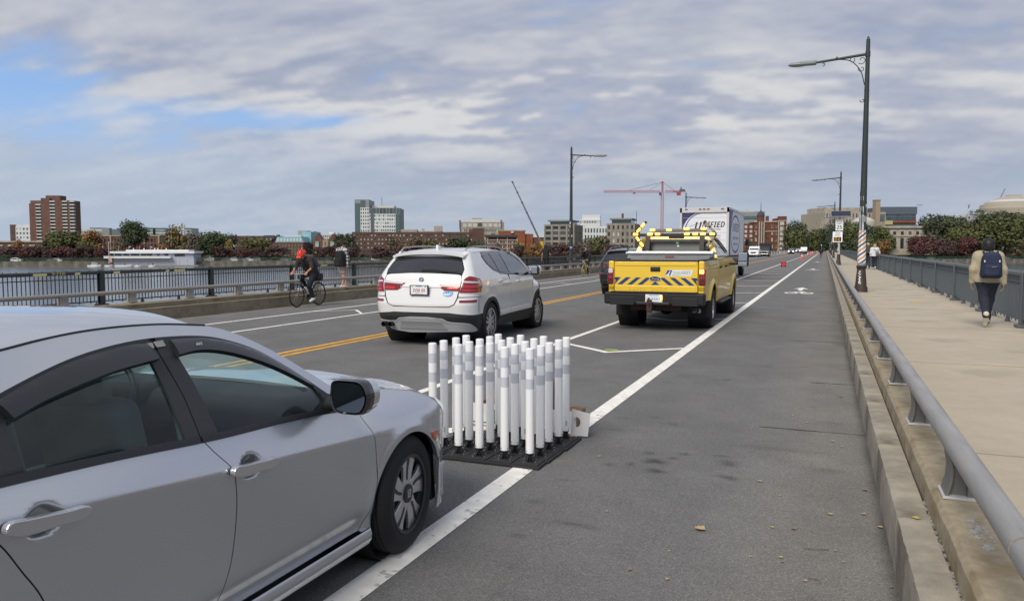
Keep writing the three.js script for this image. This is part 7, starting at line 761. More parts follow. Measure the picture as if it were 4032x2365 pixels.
// ------------------------------------------------------------------ traffic further along
function farCar(name, label, pos, turn, o) { // simple saloon, estate or pickup with its own windows, lamps and wheels; x forward
const t = thing(name, label, o.cat ?? 'car', pos, turn, o.group), p = o.paint, k = o.k ?? 'car', n = spline(k === 'car' ? [[-2.2, 0.35], [-2.25, 0.8], [-2.1, 0.95], [-1.5, 1.0], [-0.9, 1.42], [0.3, 1.45], [1.0, 1.0], [2.0, 0.85], [2.2, 0.7], [2.2, 0.35]] : k === 'suv' ? [[-2.2, 0.4], [-2.3, 0.9], [-2.0, 1.5], [-1.7, 1.66], [0.2, 1.7], [0.9, 1.2], [2.0, 1.05], [2.25, 0.8], [2.2, 0.4]] : [[-2.9, 0.5], [-2.9, 1.25], [-0.9, 1.3], [-0.75, 1.85], [0.5, 1.9], [1.1, 1.32], [2.5, 1.22], [2.7, 1.0], [2.7, 0.5]], 4, true);
const w = k === 'car' ? 0.86 : 0.94; part('body', extrude(n, w * 2 - 0.12, 0.06, [0, 0, -w + 0.06]), p, t);
const gl = k === 'car' ? [[-1.35, 1.0], [-0.85, 1.35], [0.28, 1.38], [0.85, 1.0]] : k === 'suv' ? [[-1.95, 1.1], [-1.75, 1.55], [0.15, 1.6], [0.72, 1.15]] : [[-0.8, 1.35], [-0.66, 1.78], [0.45, 1.82], [0.95, 1.36]]; for (const s of [1, -1]) part('side_window', extrude(gl, 0.01, 0, [0, 0, s > 0 ? w - 0.005 : -w - 0.005]), C.glassDark, t);
const a = gl[2], b = gl[3], c = gl[1], d = gl[0]; part('windscreen', bar([a[0] + 0.16, a[1], 0], [b[0] + 0.22, b[1], 0], w * 1.7, 0.03), C.glassDark, t); part('rear_screen', bar([c[0] - 0.14, c[1], 0], [d[0] - 0.2, d[1], 0], w * 1.7, 0.03), C.glassDark, t);
const fx = n.reduce((m, q) => Math.max(m, q[0]), -9), rx = n.reduce((m, q) => Math.min(m, q[0]), 9); for (const s of [1, -1]) { part('headlamp', rbox(0.12, 0.16, 0.34, 0.04, [fx - 0.0, k === 'pickup' ? 1.0 : 0.72, s * (w - 0.24)]), o.lit ? std({ color: col(0.9), emissive: col(1, 0.96, 0.86), emissiveIntensity: 2.5 }) : C.lens, t); part('tail_lamp', rbox(0.1, 0.2, 0.2, 0.03, [rx + 0.02, k === 'car' ? 0.82 : 1.0, s * (w - 0.16)]), C.red, t); }
part('grille', rbox(0.08, 0.3, w, 0.02, [fx + 0.04, k === 'pickup' ? 0.86 : 0.6, 0]), M.black, t); part('front_bumper', rbox(0.2, 0.2, w * 1.8, 0.05, [fx, 0.48, 0]), k === 'pickup' ? M.chrome : M.plastic, t); part('rear_bumper', rbox(0.2, 0.2, w * 1.8, 0.05, [rx, 0.5, 0]), M.plastic, t); part('plate', rbox(0.02, 0.12, 0.3, 0.004, [rx - 0.11, 0.66, 0]), M.white, t);
if (k === 'pickup') part('bed', box(1.9, 0.35, w * 1.7, [-1.85, 1.16, 0]), M.black, t); const tg = tyreGeo(k === 'car' ? 0.32 : 0.38, 0.22, 0.2); for (const x of k === 'pickup' ? [-1.8, 1.75] : [-1.35, 1.4]) for (const s of [1, -1]) { const q = new THREE.Group(); q.name = 'wheel'; t.add(q); q.position.set(x, k === 'car' ? 0.32 : 0.38, s * (w - 0.1)); q.rotation.y = s > 0 ? 0 : Math.PI; part('tyre', tg, M.rubber, q); part('rim', cyl(0.2, 0.2, 0.12, [0, 0, 0.03], [Math.PI / 2, 0, 0], 18), C.alloy, q); }
return t;
}
const grey = phys({ color: col(0.16, 0.17, 0.18), metalness: 0.5, roughness: 0.35, clearcoat: 1 }), silver2 = phys({ color: col(0.42, 0.43, 0.44), metalness: 0.6, roughness: 0.35, clearcoat: 1 });
farCar('pickup_truck', 'white pickup facing the camera in the coned work area', [-12.4, 0, -152], -Math.PI / 2, { paint: C.whitePaint, k: 'pickup', cat: 'pickup truck' });
farCar('dump_truck', 'dark dump truck body behind the white pickup in the work area', [-11.3, 0, -163], -Math.PI / 2, { paint: C.blackPaint, k: 'pickup', cat: 'truck' });
{ const t = scene.children[scene.children.length - 1]; part('dump_body', rbox(3, 1.6, 2.3, 0.05, [-1.6, 1.9, 0]), M.black, t); }
farCar('grey_car', 'dark grey car approaching beside the row of white posts', [-9.4, 0, -243], -Math.PI / 2, { paint: grey, k: 'car', lit: true });
farCar('grey_pickup', 'grey pickup driving away far along the lane', [-6.0, 0, -248], Math.PI / 2, { paint: silver2, k: 'pickup', cat: 'pickup truck' });
farCar('pale_car', 'pale oncoming car between the two far grey vehicles', [-9.2, 0, -300], -Math.PI / 2, { paint: silver2, k: 'car', lit: true });
// cars along the far bank
[[62, 'white'], [205, 'grey'], [222, 'white'], [822, 'white'], [890, 'silver'], [915, 'white'], [935, 'grey'], [958, 'silver'], [978, 'white'], [1005, 'silver'], [1118, 'white'], [1128, 'grey'], [1285, 'silver'], [1448, 'grey'], [3968, 'silver'], [2030, 'white'], [2250, 'white']].forEach(([px, c], i) => { const [x, z] = bearing(px, shoreDepth(px) + 12); const who = ['at the far left of the bank', 'left of the boathouse trees', 'below the red trees left of the boathouse', 'just right of the boathouse', 'first in the row below the wide green tree', 'second in the row below the wide green tree', 'third in the row below the maroon tree', 'fourth in the row below the olive tree', 'fifth in the row below the olive tree', 'last in the row left of the teal roof', 'left of the dark van below the teal roof', 'below the teal roof beside the white van', 'behind the walker in the plaid shirt', 'left of the white pickup on the bank', 'on the right bank beyond the walker', 'on the bank below the corner block', 'on the bank right of the street lamp'][i]; farCar('bank_car', c + ' car on the river road ' + who, [x, BANK + 0.06, z], YAW + 0.1 + (i % 2 ? Math.PI : 0), { paint: c === 'white' ? C.whitePaint : c === 'grey' ? grey : silver2, k: i % 3 ? 'car' : 'suv', group: 'cars on the far river road' }); });
{ const [x, z] = bearing(1485, shoreDepth(1485) + 9); farCar('bank_pickup', 'white pickup on the far river road below the brick dormitory', [x, BANK + 0.06, z], YAW, { paint: C.whitePaint, k: 'pickup', cat: 'pickup truck' }); }
// ------------------------------------------------------------------ white delineator posts on rubber bases
{
const bandTex = print(64, 64, (c) => { c.fillStyle = '#c2c5ce'; c.fillRect(0, 0, 64, 64); c.fillStyle = '#dcdfe4'; for (let i = 0; i < 5; i++) c.fillRect(2, 5 + i * 12, 6, 6); c.fillStyle = '#cdd1d8'; for (let i = 0; i < 4; i++) { c.fillRect(14, 8 + i * 14, 44, 6); } }, true); bandTex.repeat.set(5, 1);
const band = std({ map: bandTex, roughness: 0.35 }), wp = mat(0.87, 0.875, 0.88, 0.5), rb = mat(0.022, 0.022, 0.024, 0.75), lab = print(64, 128, (c) => { c.fillStyle = '#e4e6e8'; c.fillRect(0, 0, 64, 128); c.fillStyle = '#9ba0a8'; c.fillRect(6, 6, 46, 8); for (let i = 0; i < 9; i++) c.fillRect(10 + (i % 2) * 6, 22 + i * 10, 36, 7); }), labM = std({ map: lab, roughness: 0.6 });
const tubeG = lathe([[0.0, 0.9], [0.022, 0.9], [0.031, 0.897], [0.0325, 0.891], [0.0325, 0.1], [0.029, 0.098]], 22), bandG = put(new THREE.CylinderGeometry(0.0329, 0.0329, 0.076, 22, 1, true)), plate = extrude([[-0.104, -0.104], [0.104, -0.104], [0.104, 0.104], [-0.104, 0.104]], 0.012, 0.005, [0, 0, 0]).applyMatrix4(new THREE.Matrix4().makeRotationX(-Math.PI / 2)).translate(0, 0.006, 0), plate2 = extrude([[-0.085, -0.085], [0.085, -0.085], [0.085, 0.085], [-0.085, 0.085]], 0.006, 0.005).applyMatrix4(new THREE.Matrix4().makeRotationX(-Math.PI / 2)).translate(0, 0.022, 0);
const legs = merge([lathe([[0.0, 0.1], [0.03, 0.098], [0.027, 0.088], [0.017, 0.078], [0.016, 0.03]], 18), ...[0, 1, 2, 3].map((i) => { const a = i * Math.PI / 2 + 0.4; return bar([Math.cos(a) * 0.014, 0.08, Math.sin(a) * 0.014], [Math.cos(a) * 0.046, 0.026, Math.sin(a) * 0.046], 0.016, 0.01); }), cyl(0.05, 0.056, 0.008, [0, 0.032, 0], [0, 0, 0], 12)]), bolt = cyl(0.0045, 0.0045, 0.006, [0, 0, 0], [0, 0, Math.PI / 2], 8), nut = cyl(0.006, 0.006, 0.008, [0, 0, 0], [0, 0, 0], 6), slotG = box(0.034, 0.003, 0.012);
const r = rng(12);
const make = (label, base) => { const t = thing('delineator_post', label, 'post'); part('tube', tubeG, wp, t); for (const y of [0.78, 0.629]) part('reflective_band', bandG, band, t).position.y = y; part('label', put(new THREE.CylinderGeometry(0.0328, 0.0328, 0.052, 8, 1, true, 0.1, 0.8), [0, 0.165, 0]), labM, t); for (let i = 0; i < 4; i++) { const a = i * Math.PI / 2 + 0.5, b = part('bolt', bolt, M.steel, t); b.position.set(0.0345 * Math.cos(a), 0.118, 0.0345 * Math.sin(a)); b.rotation.y = -a; }
if (base) { const p = part('rubber_base', [plate, plate2], rb, t); part('spring_foot', legs, M.black, p); for (const [x, z] of [[0.055, 0.03], [-0.055, -0.03], [0.03, -0.055], [-0.03, 0.055]]) part('nut', nut, M.steel, p).position.set(x, 0.036, z); for (const [x, z] of [[0.07, 0.07], [-0.07, 0.07], [0.07, -0.07], [-0.07, -0.07]]) part('slot', slotG, M.black, p).position.set(x, 0.031, z); } return t; };
const names = [['rightmost', 'second rightmost', 'middle', 'second leftmost', 'leftmost'], ['standing frontmost', 'standing second from front', 'standing halfway back', 'standing second from back', 'standing rearmost']]; let proto; const N = { group: 'white delineator posts stacked on the road' };
const xs = [-2.03, -2.24, -2.45, -2.65, -2.87]; let n = 0;
for (let cI = 0; cI < 5; cI++) for (let rI = 0; rI < 5; rI++) { if (cI >= 3 && rI === 4 && cI === 4) continue; const x = xs[cI] + (rI - 2) * 0.007 * (cI < 3 ? 1 : 0.5) + (r() - 0.5) * 0.012, z = -5.385 - rI * 0.197 - cI * 0.003 + (r() - 0.5) * 0.012; const label = 'white delineator post ' + names[1][rI] + ' in the ' + names[0][cI] + ' column of the cluster'; let t; if (!proto) { proto = t = make(label, true); t.position.set(x, 0, z); tag(t, null, null, N.group); } else t = copy(proto, [x, 0, z], 0, label); const turn = (r() - 0.5) * 0.12 + (Math.floor(r() * 4)) * Math.PI / 2; t.rotation.set((r() - 0.5) * 0.012, turn, (r() - 0.5) * 0.012); n++; }
const far = make('slim white delineator post in the row along the far left lane', false); tag(far, null, null, 'white posts along the far left lane'); far.position.set(-12.0, 0, -168); far.scale.setScalar(1.12); for (let i = 1; i < 22; i++) copy(far, [-12.0 + i * 0.02, 0, -168 - i * 6.2], i).scale.setScalar(1.12);
}
// the carton behind the posts
{
const t = thing('carton', 'long opened white carton lying behind the white posts', 'carton', [-2.5, 0, -6.42], -0.03), card = mat(0.3, 0.2, 0.11, 0.9), pr = print(512, 128, (c, w, h) => { c.fillStyle = '#d9d9d6'; c.fillRect(0, 0, w, h); c.fillStyle = '#1f6a3c'; c.fillRect(112, 30, 14, 82); c.fillRect(0, 108, 300, 8); c.fillStyle = '#1f6a3c'; c.beginPath(); c.moveTo(170, 116); c.quadraticCurveTo(210, 84, 260, 90); c.lineTo(300, 116); c.fill(); c.strokeStyle = '#777'; c.lineWidth = 2; c.strokeRect(178, 40, 60, 44); c.beginPath(); c.arc(200, 60, 26, 0, 5); c.stroke(); c.fillStyle = '#3a3a3a'; c.font = 'bold 30px sans-serif'; c.save(); c.translate(330, 112); c.rotate(-Math.PI / 2); c.fillText('A2 3L', 0, 0); c.restore(); c.strokeRect(420, 50, 30, 16); c.font = 'bold 26px sans-serif'; c.fillText('2R', 420, 108); c.fillRect(150, 10, 70, 5); });
part('front_wall', [box(1.02, 0.2, 0.008, [0, 0.12, 0.02])], std({ map: (() => { pr.repeat.set(1, 1); return pr; })(), roughness: 0.8 }), t); part('inside', [box(1.0, 0.19, 0.008, [0, 0.11, -0.26]), box(0.008, 0.19, 0.28, [-0.5, 0.11, -0.12]), box(0.008, 0.19, 0.28, [0.5, 0.11, -0.12]), box(1.0, 0.008, 0.28, [0, 0.02, -0.12])], card, t); part('back_flap', box(0.5, 0.12, 0.008, [-0.2, 0.235, -0.29], [-0.4, 0, 0.02]), card, t); part('bottom_edge', box(1.0, 0.03, 0.012, [0, 0.012, 0.016]), card, t); part('roll', lathe([[0.0, 0.0], [0.05, 0.0], [0.05, 0.4], [0.03, 0.43], [0, 0.43]], 14, [0.22, 0.02, -0.18]), mat(0.12, 0.06, 0.04, 0.8), t);
const flap = extrude([[-0.07, 0], [0.08, 0.0], [0.1, 0.2], [-0.06, 0.235]], 0.006, 0, [0.55, 0.02, 0.06], [0, 0.12, 0], [arc(-0.02, 0.12, 0.035, 0, -340, 14, 0.045)]); part('end_flap', flap, mat(0.68, 0.68, 0.67, 0.8), t);
}
// cones, warning board
{
const g = [lathe([[0.0, 0.9], [0.03, 0.9], [0.035, 0.88], [0.07, 0.62]], 18), lathe([[0.1, 0.42], [0.135, 0.16], [0.15, 0.05]], 18)], c1 = mat(0.8, 0.075, 0.03, 0.55); const t = thing('traffic_cone', 'orange traffic cone nearest the camera in the striped buffer', 'traffic cone', [-3.15, 0, -119]); part('cone', g, c1, t); part('white_band', [lathe([[0.0705, 0.62], [0.1, 0.42]], 18)], M.white, t); part('base', rbox(0.42, 0.05, 0.42, 0.015, [0, 0.025, 0]), c1, t); t.scale.setScalar(1.12);
[[-3.15, -158, 'second orange traffic cone in the striped buffer'], [-3.2, -196, 'third orange traffic cone in the striped buffer'], [-3.3, -228, 'fourth orange traffic cone in the striped buffer'], [-2.5, -262, 'farthest orange traffic cone beside the bike lane'], [-12.95, -153, 'orange traffic cone in front of the white pickup'], [-12.9, -205, 'orange traffic cone by the white posts left of the worker'], [-12.8, -246, 'far orange traffic cone near the end of the white posts'], [-12.6, -268, 'last orange traffic cone beyond the white posts']].forEach(([x, z, l], i) => copy(t, [x, 0, z], i, l).scale.setScalar(1.12));
const w = thing('warning_board', 'small black square board with a red disc in the striped buffer', 'warning board', [-3.38, 0, -71.5], 0.1); part('board', rbox(0.42, 0.4, 0.03, 0.01, [0, 0.24, 0]), M.black, w); part('disc', cyl(0.165, 0.165, 0.012, [0, 0.24, 0.02], [Math.PI / 2, 0, 0], 28), mat(0.75, 0.012, 0.02, 0.5), w); part('rim', torus(0.165, 0.008, [0, 0.24, 0.022]), mat(0.85, 0.05, 0.05, 0.5), w); part('foot', [box(0.05, 0.06, 0.2, [-0.14, 0.03, 0]), box(0.05, 0.06, 0.2, [0.14, 0.03, 0])], M.black, w);
}
// lamps
const ironG = mat(0.035, 0.048, 0.046, 0.5, 0.2), castBrown = mat(0.052, 0.036, 0.028, 0.6);
function lamp(label, pos, side, near) { // side: the way the arm points along x
const t = thing('street_lamp', label, 'street lamp', pos, 0, 'street lamps along the bridge'), H = 7.92;
part('pedestal', [put(new THREE.CylinderGeometry(0.25, 0.29, 0.09, 4, 1), [0, 0.045, 0], [0, Math.PI / 4, 0]), put(new THREE.CylinderGeometry(0.27, 0.28, 0.1, 4), [0, 0.12, 0], [0, Math.PI / 4, 0]), put(new THREE.CylinderGeometry(0.17, 0.24, 0.6, 4), [0, 0.46, 0], [0, Math.PI / 4, 0]), put(new THREE.CylinderGeometry(0.22, 0.18, 0.07, 4), [0, 0.78, 0], [0, Math.PI / 4, 0]), put(new THREE.CylinderGeometry(0.16, 0.22, 0.05, 4), [0, 0.835, 0], [0, Math.PI / 4, 0])], castBrown, t);
part('pole', [put(new THREE.CylinderGeometry(0.062, 0.125, H - 0.84, 8), [0, 0.84 + (H - 0.84) / 2, 0], [0, Math.PI / 8, 0]), cyl(0.075, 0.075, 0.05, [0, H - 1.75, 0], [0, 0, 0], 12), cyl(0.075, 0.075, 0.05, [0, H - 1.55, 0], [0, 0, 0], 12), cyl(0.075, 0.075, 0.16, [0, H - 0.42, 0], [0, 0, 0], 12)], ironG, t); part('finial', lathe([[0.05, H], [0.06, H + 0.03], [0.03, H + 0.06], [0.04, H + 0.09], [0.0, H + 0.14]], 12), ironG, t);
const a = H - 0.42, arm = part('arm', [rod([0, a, 0], [side * 1.6, a - 0.14, 0], 0.045, 0.035, 10), cyl(0.055, 0.055, 0.06, [side * 0.9, a - 0.06, 0], [0, 0, Math.PI / 2], 10)], ironG, t);
const sc = (x, y, r, s0, s1) => tube(Array.from({ length: 16 }, (_, i) => { const u = lerp(s0, s1, i / 15); return [x + side * Math.cos(u) * r * (0.35 + 0.65 * i / 15), y + Math.sin(u) * r * (0.35 + 0.65 * i / 15), 0]; }), 0.012, 20, 5); part('scroll', [tube([[side * 0.07, a - 0.95, 0], [side * 0.2, a - 0.5, 0], [side * 0.5, a - 0.17, 0], [side * 0.95, a - 0.08, 0]], 0.016, 20, 6), sc(side * 0.17, a - 0.17, 0.13, 0, 5.5), sc(side * 0.42, a - 0.14, 0.1, 2, 7.5), sc(side * 0.17, a - 0.44, 0.1, 1, 6.5), sc(side * 1.3, a - 0.2, 0.06, 0, 5)], ironG, t); part('hook', sc(side * 0.12, H - 1.85, 0.07, 1, 6.5), ironG, t);
const hd = part('lamp_head', [rbox(0.5, 0.13, 0.24, 0.04, [side * 1.75, a - 0.13, 0], [0, 0, 0], 3), put(new THREE.SphereGeometry(0.2, 20, 10), [side * 2.05, a - 0.15, 0], [0, 0, 0], [1.6, 0.38, 0.62])], mat(0.22, 0.25, 0.25, 0.45, 0.2), t); part('lens', put(new THREE.SphereGeometry(0.15, 18, 8, 0, TAU, Math.PI / 2, Math.PI / 2), [side * 2.05, a - 0.17, 0], [0, 0, 0], [1.6, 0.4, 0.62]), mat(0.45, 0.47, 0.47, 0.2), hd);
// stickers round the lower pole
const rr = rng(Math.round(-pos[2] * 3 + 5)); const n = near ? 9 : 16; for (let i = 0; i < n; i++) { const y = near ? 2.3 + rr() * 0.9 : 0.95 + rr() * 2.2, rad = lerp(0.125, 0.062, (y - 0.84) / (H - 0.84)) * 1.0 + 0.003, ang = rr() * TAU; part('sticker', put(new THREE.CylinderGeometry(rad, rad, 0.08 + rr() * 0.14, 6, 1, true, 0, 0.7 + rr()), [0, y, 0], [0, ang, 0]), [M.white, B.pale, B.grey, mat(0.6, 0.5, 0.1, 0.6), mat(0.3, 0.4, 0.6, 0.6)][Math.floor(rr() * 5)], t); }
return t;
}
{
const t = lamp('tall dark street lamp with orange white and navy striped lower pole', [1.08, 0.25, -27.1], -1, true);
const wrap = print(256, 512, (c, w, h) => { c.fillStyle = '#e6e6e4'; c.fillRect(0, 0, w, h); for (let i = -4; i < 9; i++) { const y = i * 138; for (const [o, k, cl] of [[0, 34, '#cf9470'], [69, 30, '#2a3450']]) { c.fillStyle = cl; c.beginPath(); c.moveTo(0, y + o + 138); c.lineTo(w, y + o - 138); c.lineTo(w, y + o - 138 + k); c.lineTo(0, y + o + 138 + k); c.fill(); } } c.fillStyle = '#3a3a3a'; c.fillRect(120, 130, 14, 12); c.strokeStyle = '#8a8a8a'; c.lineWidth = 3; for (let i = 0; i < 5; i++) { c.beginPath(); c.moveTo(40 + i * 40, 330 + i * 22); c.lineTo(70 + i * 36, 320 + i * 24); c.stroke(); } }, true);
part('striped_wrap', put(new THREE.CylinderGeometry(0.112, 0.127, 1.05, 24, 1, true), [0, 0.93 + 0.52, 0]), std({ map: wrap, roughness: 0.6 }), t); part('grey_collar', put(new THREE.CylinderGeometry(0.127, 0.129, 0.09, 20, 1, true), [0, 0.9, 0]), B.grey, t);
const notice = print(128, 128, (c) => { c.fillStyle = '#c9ced1'; c.fillRect(0, 0, 128, 128); c.fillStyle = '#7d848b'; for (let i = 0; i < 6; i++) c.fillRect(14 + (i % 3) * 4, 12 + i * 19, 96 - (i % 2) * 14, 11); }); for (const y of [2.05, 2.33]) part('notice', put(new THREE.CylinderGeometry(0.109 - (y - 2) * 0.011, 0.111 - (y - 2) * 0.011, 0.26, 12, 1, true, -1.1, 1.9), [0, y, 0], [0, -0.5, 0]), std({ map: notice, roughness: 0.6 }), t);
for (const [y, hh, m] of [[2.62, 0.22, B.pale], [2.5, 0.14, B.slate], [2.98, 0.14, M.white], [3.3, 0.28, B.pale], [3.72, 0.16, B.grey]]) part('sticker', put(new THREE.CylinderGeometry(0.108 - (y - 2) * 0.0105, 0.109 - (y - 2) * 0.0105, hh, 8, 1, true, -0.9 + y % 0.5, 1.3), [0, y, 0], [0, -0.4, 0]), m, t);
const scr = print(64, 256, (c) => { c.clearRect(0, 0, 64, 256); c.strokeStyle = '#e4e7e9'; c.lineWidth = 9; c.lineJoin = 'round'; c.beginPath(); c.moveTo(20, 10); c.lineTo(44, 30); c.lineTo(14, 54); c.lineTo(46, 70); c.lineTo(18, 104); c.lineTo(50, 120); c.lineTo(20, 150); c.lineTo(44, 168); c.quadraticCurveTo(10, 190, 24, 220); c.quadraticCurveTo(60, 236, 46, 196); c.stroke(); c.beginPath(); c.moveTo(30, 110); c.lineTo(34, 210); c.stroke(); }); part('graffiti', put(new THREE.PlaneGeometry(0.13, 0.5), [-0.05, 0.46, 0.158], [-0.08, 0, 0]), std({ map: scr, transparent: true, alphaTest: 0.4 }), t);
lamp('street lamp behind the speed sign on the right footway', [1.08, 0.25, -72.9], -1); lamp('third street lamp along the right footway', [1.08, 0.25, -119.5], -1); lamp('fourth street lamp along the right footway', [1.08, 0.25, -166], -1); lamp('fifth street lamp along the right footway', [1.08, 0.25, -212], -1); lamp('farthest street lamp along the right footway', [1.08, 0.25, -258], -1);
lamp('street lamp with stickered pole on the left footway behind the cars', [-15.35, 0.16, -47.9], 1); lamp('street lamp above the white box truck', [-15.35, 0.16, -92], 1); lamp('far street lamp on the left footway hidden by the truck', [-15.35, 0.16, -138], 1);
}
{ // solar speed sign
const t = thing('speed_sign', 'solar powered speed limit sign on a stickered post', 'road sign', [1.02, 0.25, -70], 0.02); part('pedestal', [rbox(0.42, 0.12, 0.42, 0.03, [0, 0.06, 0]), put(new THREE.CylinderGeometry(0.14, 0.26, 0.75, 4), [0, 0.48, 0], [0, Math.PI / 4, 0]), cyl(0.12, 0.14, 0.06, [0, 0.88, 0])], castBrown, t); part('post', cyl(0.075, 0.1, 3.4, [0, 2.6, 0]), B.pale, t);
const lim = print(256, 384, (c, w, h) => { c.fillStyle = '#e8eaea'; c.fillRect(0, 0, w, h); c.strokeStyle = '#4a4d50'; c.lineWidth = 6; c.strokeRect(8, 8, w - 16, h - 16); c.fillStyle = '#2a2c2e'; c.textAlign = 'center'; c.font = 'bold 66px sans-serif'; c.fillText('SPEED', 128, 90, 210); c.fillText('LIMIT', 128, 164, 180); c.font = 'bold 170px sans-serif'; c.fillText('25', 128, 330, 210); }); part('limit_sign', [box(0.6, 0.92, 0.03, [0, 3.32, 0.12])], M.white, t); part('limit_print', put(new THREE.PlaneGeometry(0.59, 0.91), [0, 3.32, 0.137]), std({ map: lim, roughness: 0.5 }), t);
const ys = print(256, 288, (c, w, h) => { c.fillStyle = '#e8eaea'; c.fillRect(0, 0, w, h); c.fillStyle = '#3a3d40'; c.textAlign = 'center'; c.font = 'bold 56px sans-serif'; c.fillText('YOUR', 128, 60, 180); c.fillText('SPEED', 128, 120, 200); c.fillStyle = '#171512'; c.fillRect(28, 146, 200, 122); c.fillStyle = '#e8a52c'; const on = ['1110010', '0010010', '1110110', '1000110', '1110010']; for (let j = 0; j < 5; j++) for (let i = 0; i < 7; i++) if (on[j][i] === '1') c.fillRect(52 + i * 22, 160 + j * 20, 16, 14); }); part('display_box', rbox(0.76, 0.88, 0.14, 0.02, [-0.12, 2.34, 0.1]), B.pale, t); part('display_screen', put(new THREE.PlaneGeometry(0.74, 0.86), [-0.12, 2.34, 0.173]), std({ map: ys, roughness: 0.5, emissiveMap: ys, emissive: col(0.12), emissiveIntensity: 0.6 }), t);
part('solar_panel', rbox(1.62, 0.05, 0.95, 0.01, [0.1, 4.25, 0.1], [0.55, 0, 0]), M.alu, t); part('solar_cells', box(1.5, 0.012, 0.84, [0.1, 4.272, 0.116], [0.55, 0, 0]), mat(0.02, 0.028, 0.055, 0.15, 0.2), t); part('bracket', [box(0.9, 0.06, 0.4, [0, 3.9, 0.08]), rod([0, 3.9, 0], [0, 4.25, 0.1], 0.05)], B.pale, t); const rr = rng(8); for (let i = 0; i < 9; i++) part('sticker', put(new THREE.CylinderGeometry(0.104, 0.106, 0.1 + rr() * 0.1, 8, 1, true, 0, 0.8 + rr()), [0, 1.0 + rr() * 0.8, 0], [0, rr() * 6, 0]), [M.white, B.slate, B.teal, B.grey][i % 4], t);
}
{ // signals and signs at the bridge end
const far = thing('traffic_signal', 'small green traffic signal at the far end of the road', 'traffic light', [-1.9, 0, -425], 0); part('pole', cyl(0.09, 0.09, 4, [0, 2, 0]), B.grey, far); part('signal_head', rbox(0.4, 1.1, 0.3, 0.05, [0, 3.6, 0.2]), M.black, far); part('green_lamp', cyl(0.17, 0.17, 0.06, [0, 3.25, 0.36], [Math.PI / 2, 0, 0], 16), std({ color: col(0.02, 0.4, 0.25), emissive: col(0.1, 1, 0.55), emissiveIntensity: 1.2 }), far); for (const y of [3.6, 3.95]) part('dark_lamp', cyl(0.17, 0.17, 0.06, [0, y, 0.36], [Math.PI / 2, 0, 0], 16), M.plastic, far);
const r = rng(2), leaf = [[-0.64, -4.5, 0.05], [-0.39, -5.61, 0.026], [-0.24, -5.34, 0.014], [0.29, -5.67, 0.026], [0.07, -5.07, 0.024], [0.26, -5.15, 0.022], [-0.25, -4.7, 0.018], [-0.13, -4.72, 0.024], [0.34, -4.94, 0.022], [-1.23, -4.6, 0.016], [-1.62, -5.82, 0.018], [-0.89, -3.79, 0.016], [-0.69, -3.75, 0.014], [-0.33, -4.2, 0.013], [-0.18, -4.25, 0.018], [-0.17, -4.19, 0.014], [-0.05, -3.99, 0.016], [0.09, -4.46, 0.013], [0.13, -4.31, 0.012], [0.34, -4.07, 0.014], [0.1, -7.03, 0.024], [0.17, -6.87, 0.018], [-0.12, -7.71, 0.02], [-0.22, -7.39, 0.018], [-0.26, -7.99, 0.02], [-0.85, -5.12, 0.01], [-0.75, -4.11, 0.012], [0.2, -9.2, 0.03], [0.05, -9.9, 0.02], [0.25, -11.4, 0.03], [0.46, -4.3, 0.03], [-0.05, -8.4, 0.014]];
const lg = () => { const a = []; for (let i = 0; i < 9; i++) { const u = i / 8, w = 0.42 * Math.sin(u * Math.PI) * (0.8 + r() * 0.4); a.push([u - 0.5, w]); } const b = a.slice(1, -1).reverse().map(([x, y]) => [x, -y * (0.7 + r() * 0.5)]); const s = new THREE.ShapeGeometry(new THREE.Shape([...a, ...b].map(([x, y]) => new THREE.Vector2(x, y))), 1), p = s.attributes.position; for (let i = 0; i < p.count; i++) p.setZ(i, Math.abs(p.getY(i)) * 0.5 + Math.abs(p.getX(i)) ** 2 * 0.6); put(s, [0, 0, 0], [-Math.PI / 2, 0, 0]); s.computeVertexNormals(); return s; }; const shapes = [lg(), lg(), lg(), lg()], lm = [mat(0.5, 0.36, 0.17, 0.8, 0, { side: THREE.DoubleSide }), mat(0.42, 0.33, 0.2, 0.8, 0, { side: THREE.DoubleSide }), mat(0.5, 0.38, 0.1, 0.8, 0, { side: THREE.DoubleSide }), mat(0.3, 0.18, 0.1, 0.8, 0, { side: THREE.DoubleSide })];
leaf.forEach(([x, z, s], i) => { const o = single('fallen_leaf', shapes[i % 4].clone(), lm[i % 4], i ? 'small dry leaf lying on the grey asphalt near the kerb' : 'largest curled tan leaf lying in the middle of the bike lane', 'leaf', i ? 'dry leaves scattered along the kerb' : undefined); o.position.set(x, (x > 0.37 ? 0.285 : 0.004), z); o.rotation.y = r() * TAU; o.scale.setScalar(s * 1.5); });
const twig = (x, z, l, a) => { const o = single('twig', tube([[0, 0.004, 0], [l * 0.4, 0.01, 0.012], [l, 0.004, -0.006]], 0.0022, 10, 5), mat(0.17, 0.13, 0.09, 0.9), a > 1 ? 'thin curved twig close to the kerb' : 'thin pale twig lying across the gutter dust', 'twig'); o.position.set(x, 0.001, z); o.rotation.y = a; }; twig(-0.07, -4.43, 0.13, 0.2); twig(0.02, -3.98, 0.08, 2.3);
single('marking_paint', flat([[-3.28, -12.0], [-3.08, -12.02], [-3.06, -12.12], [-3.26, -12.1]], 0.012), mat(0.5, 0.72, 0.05, 0.8), 'bright yellow green paint dab beside the chevron marking', 'paint mark');
}
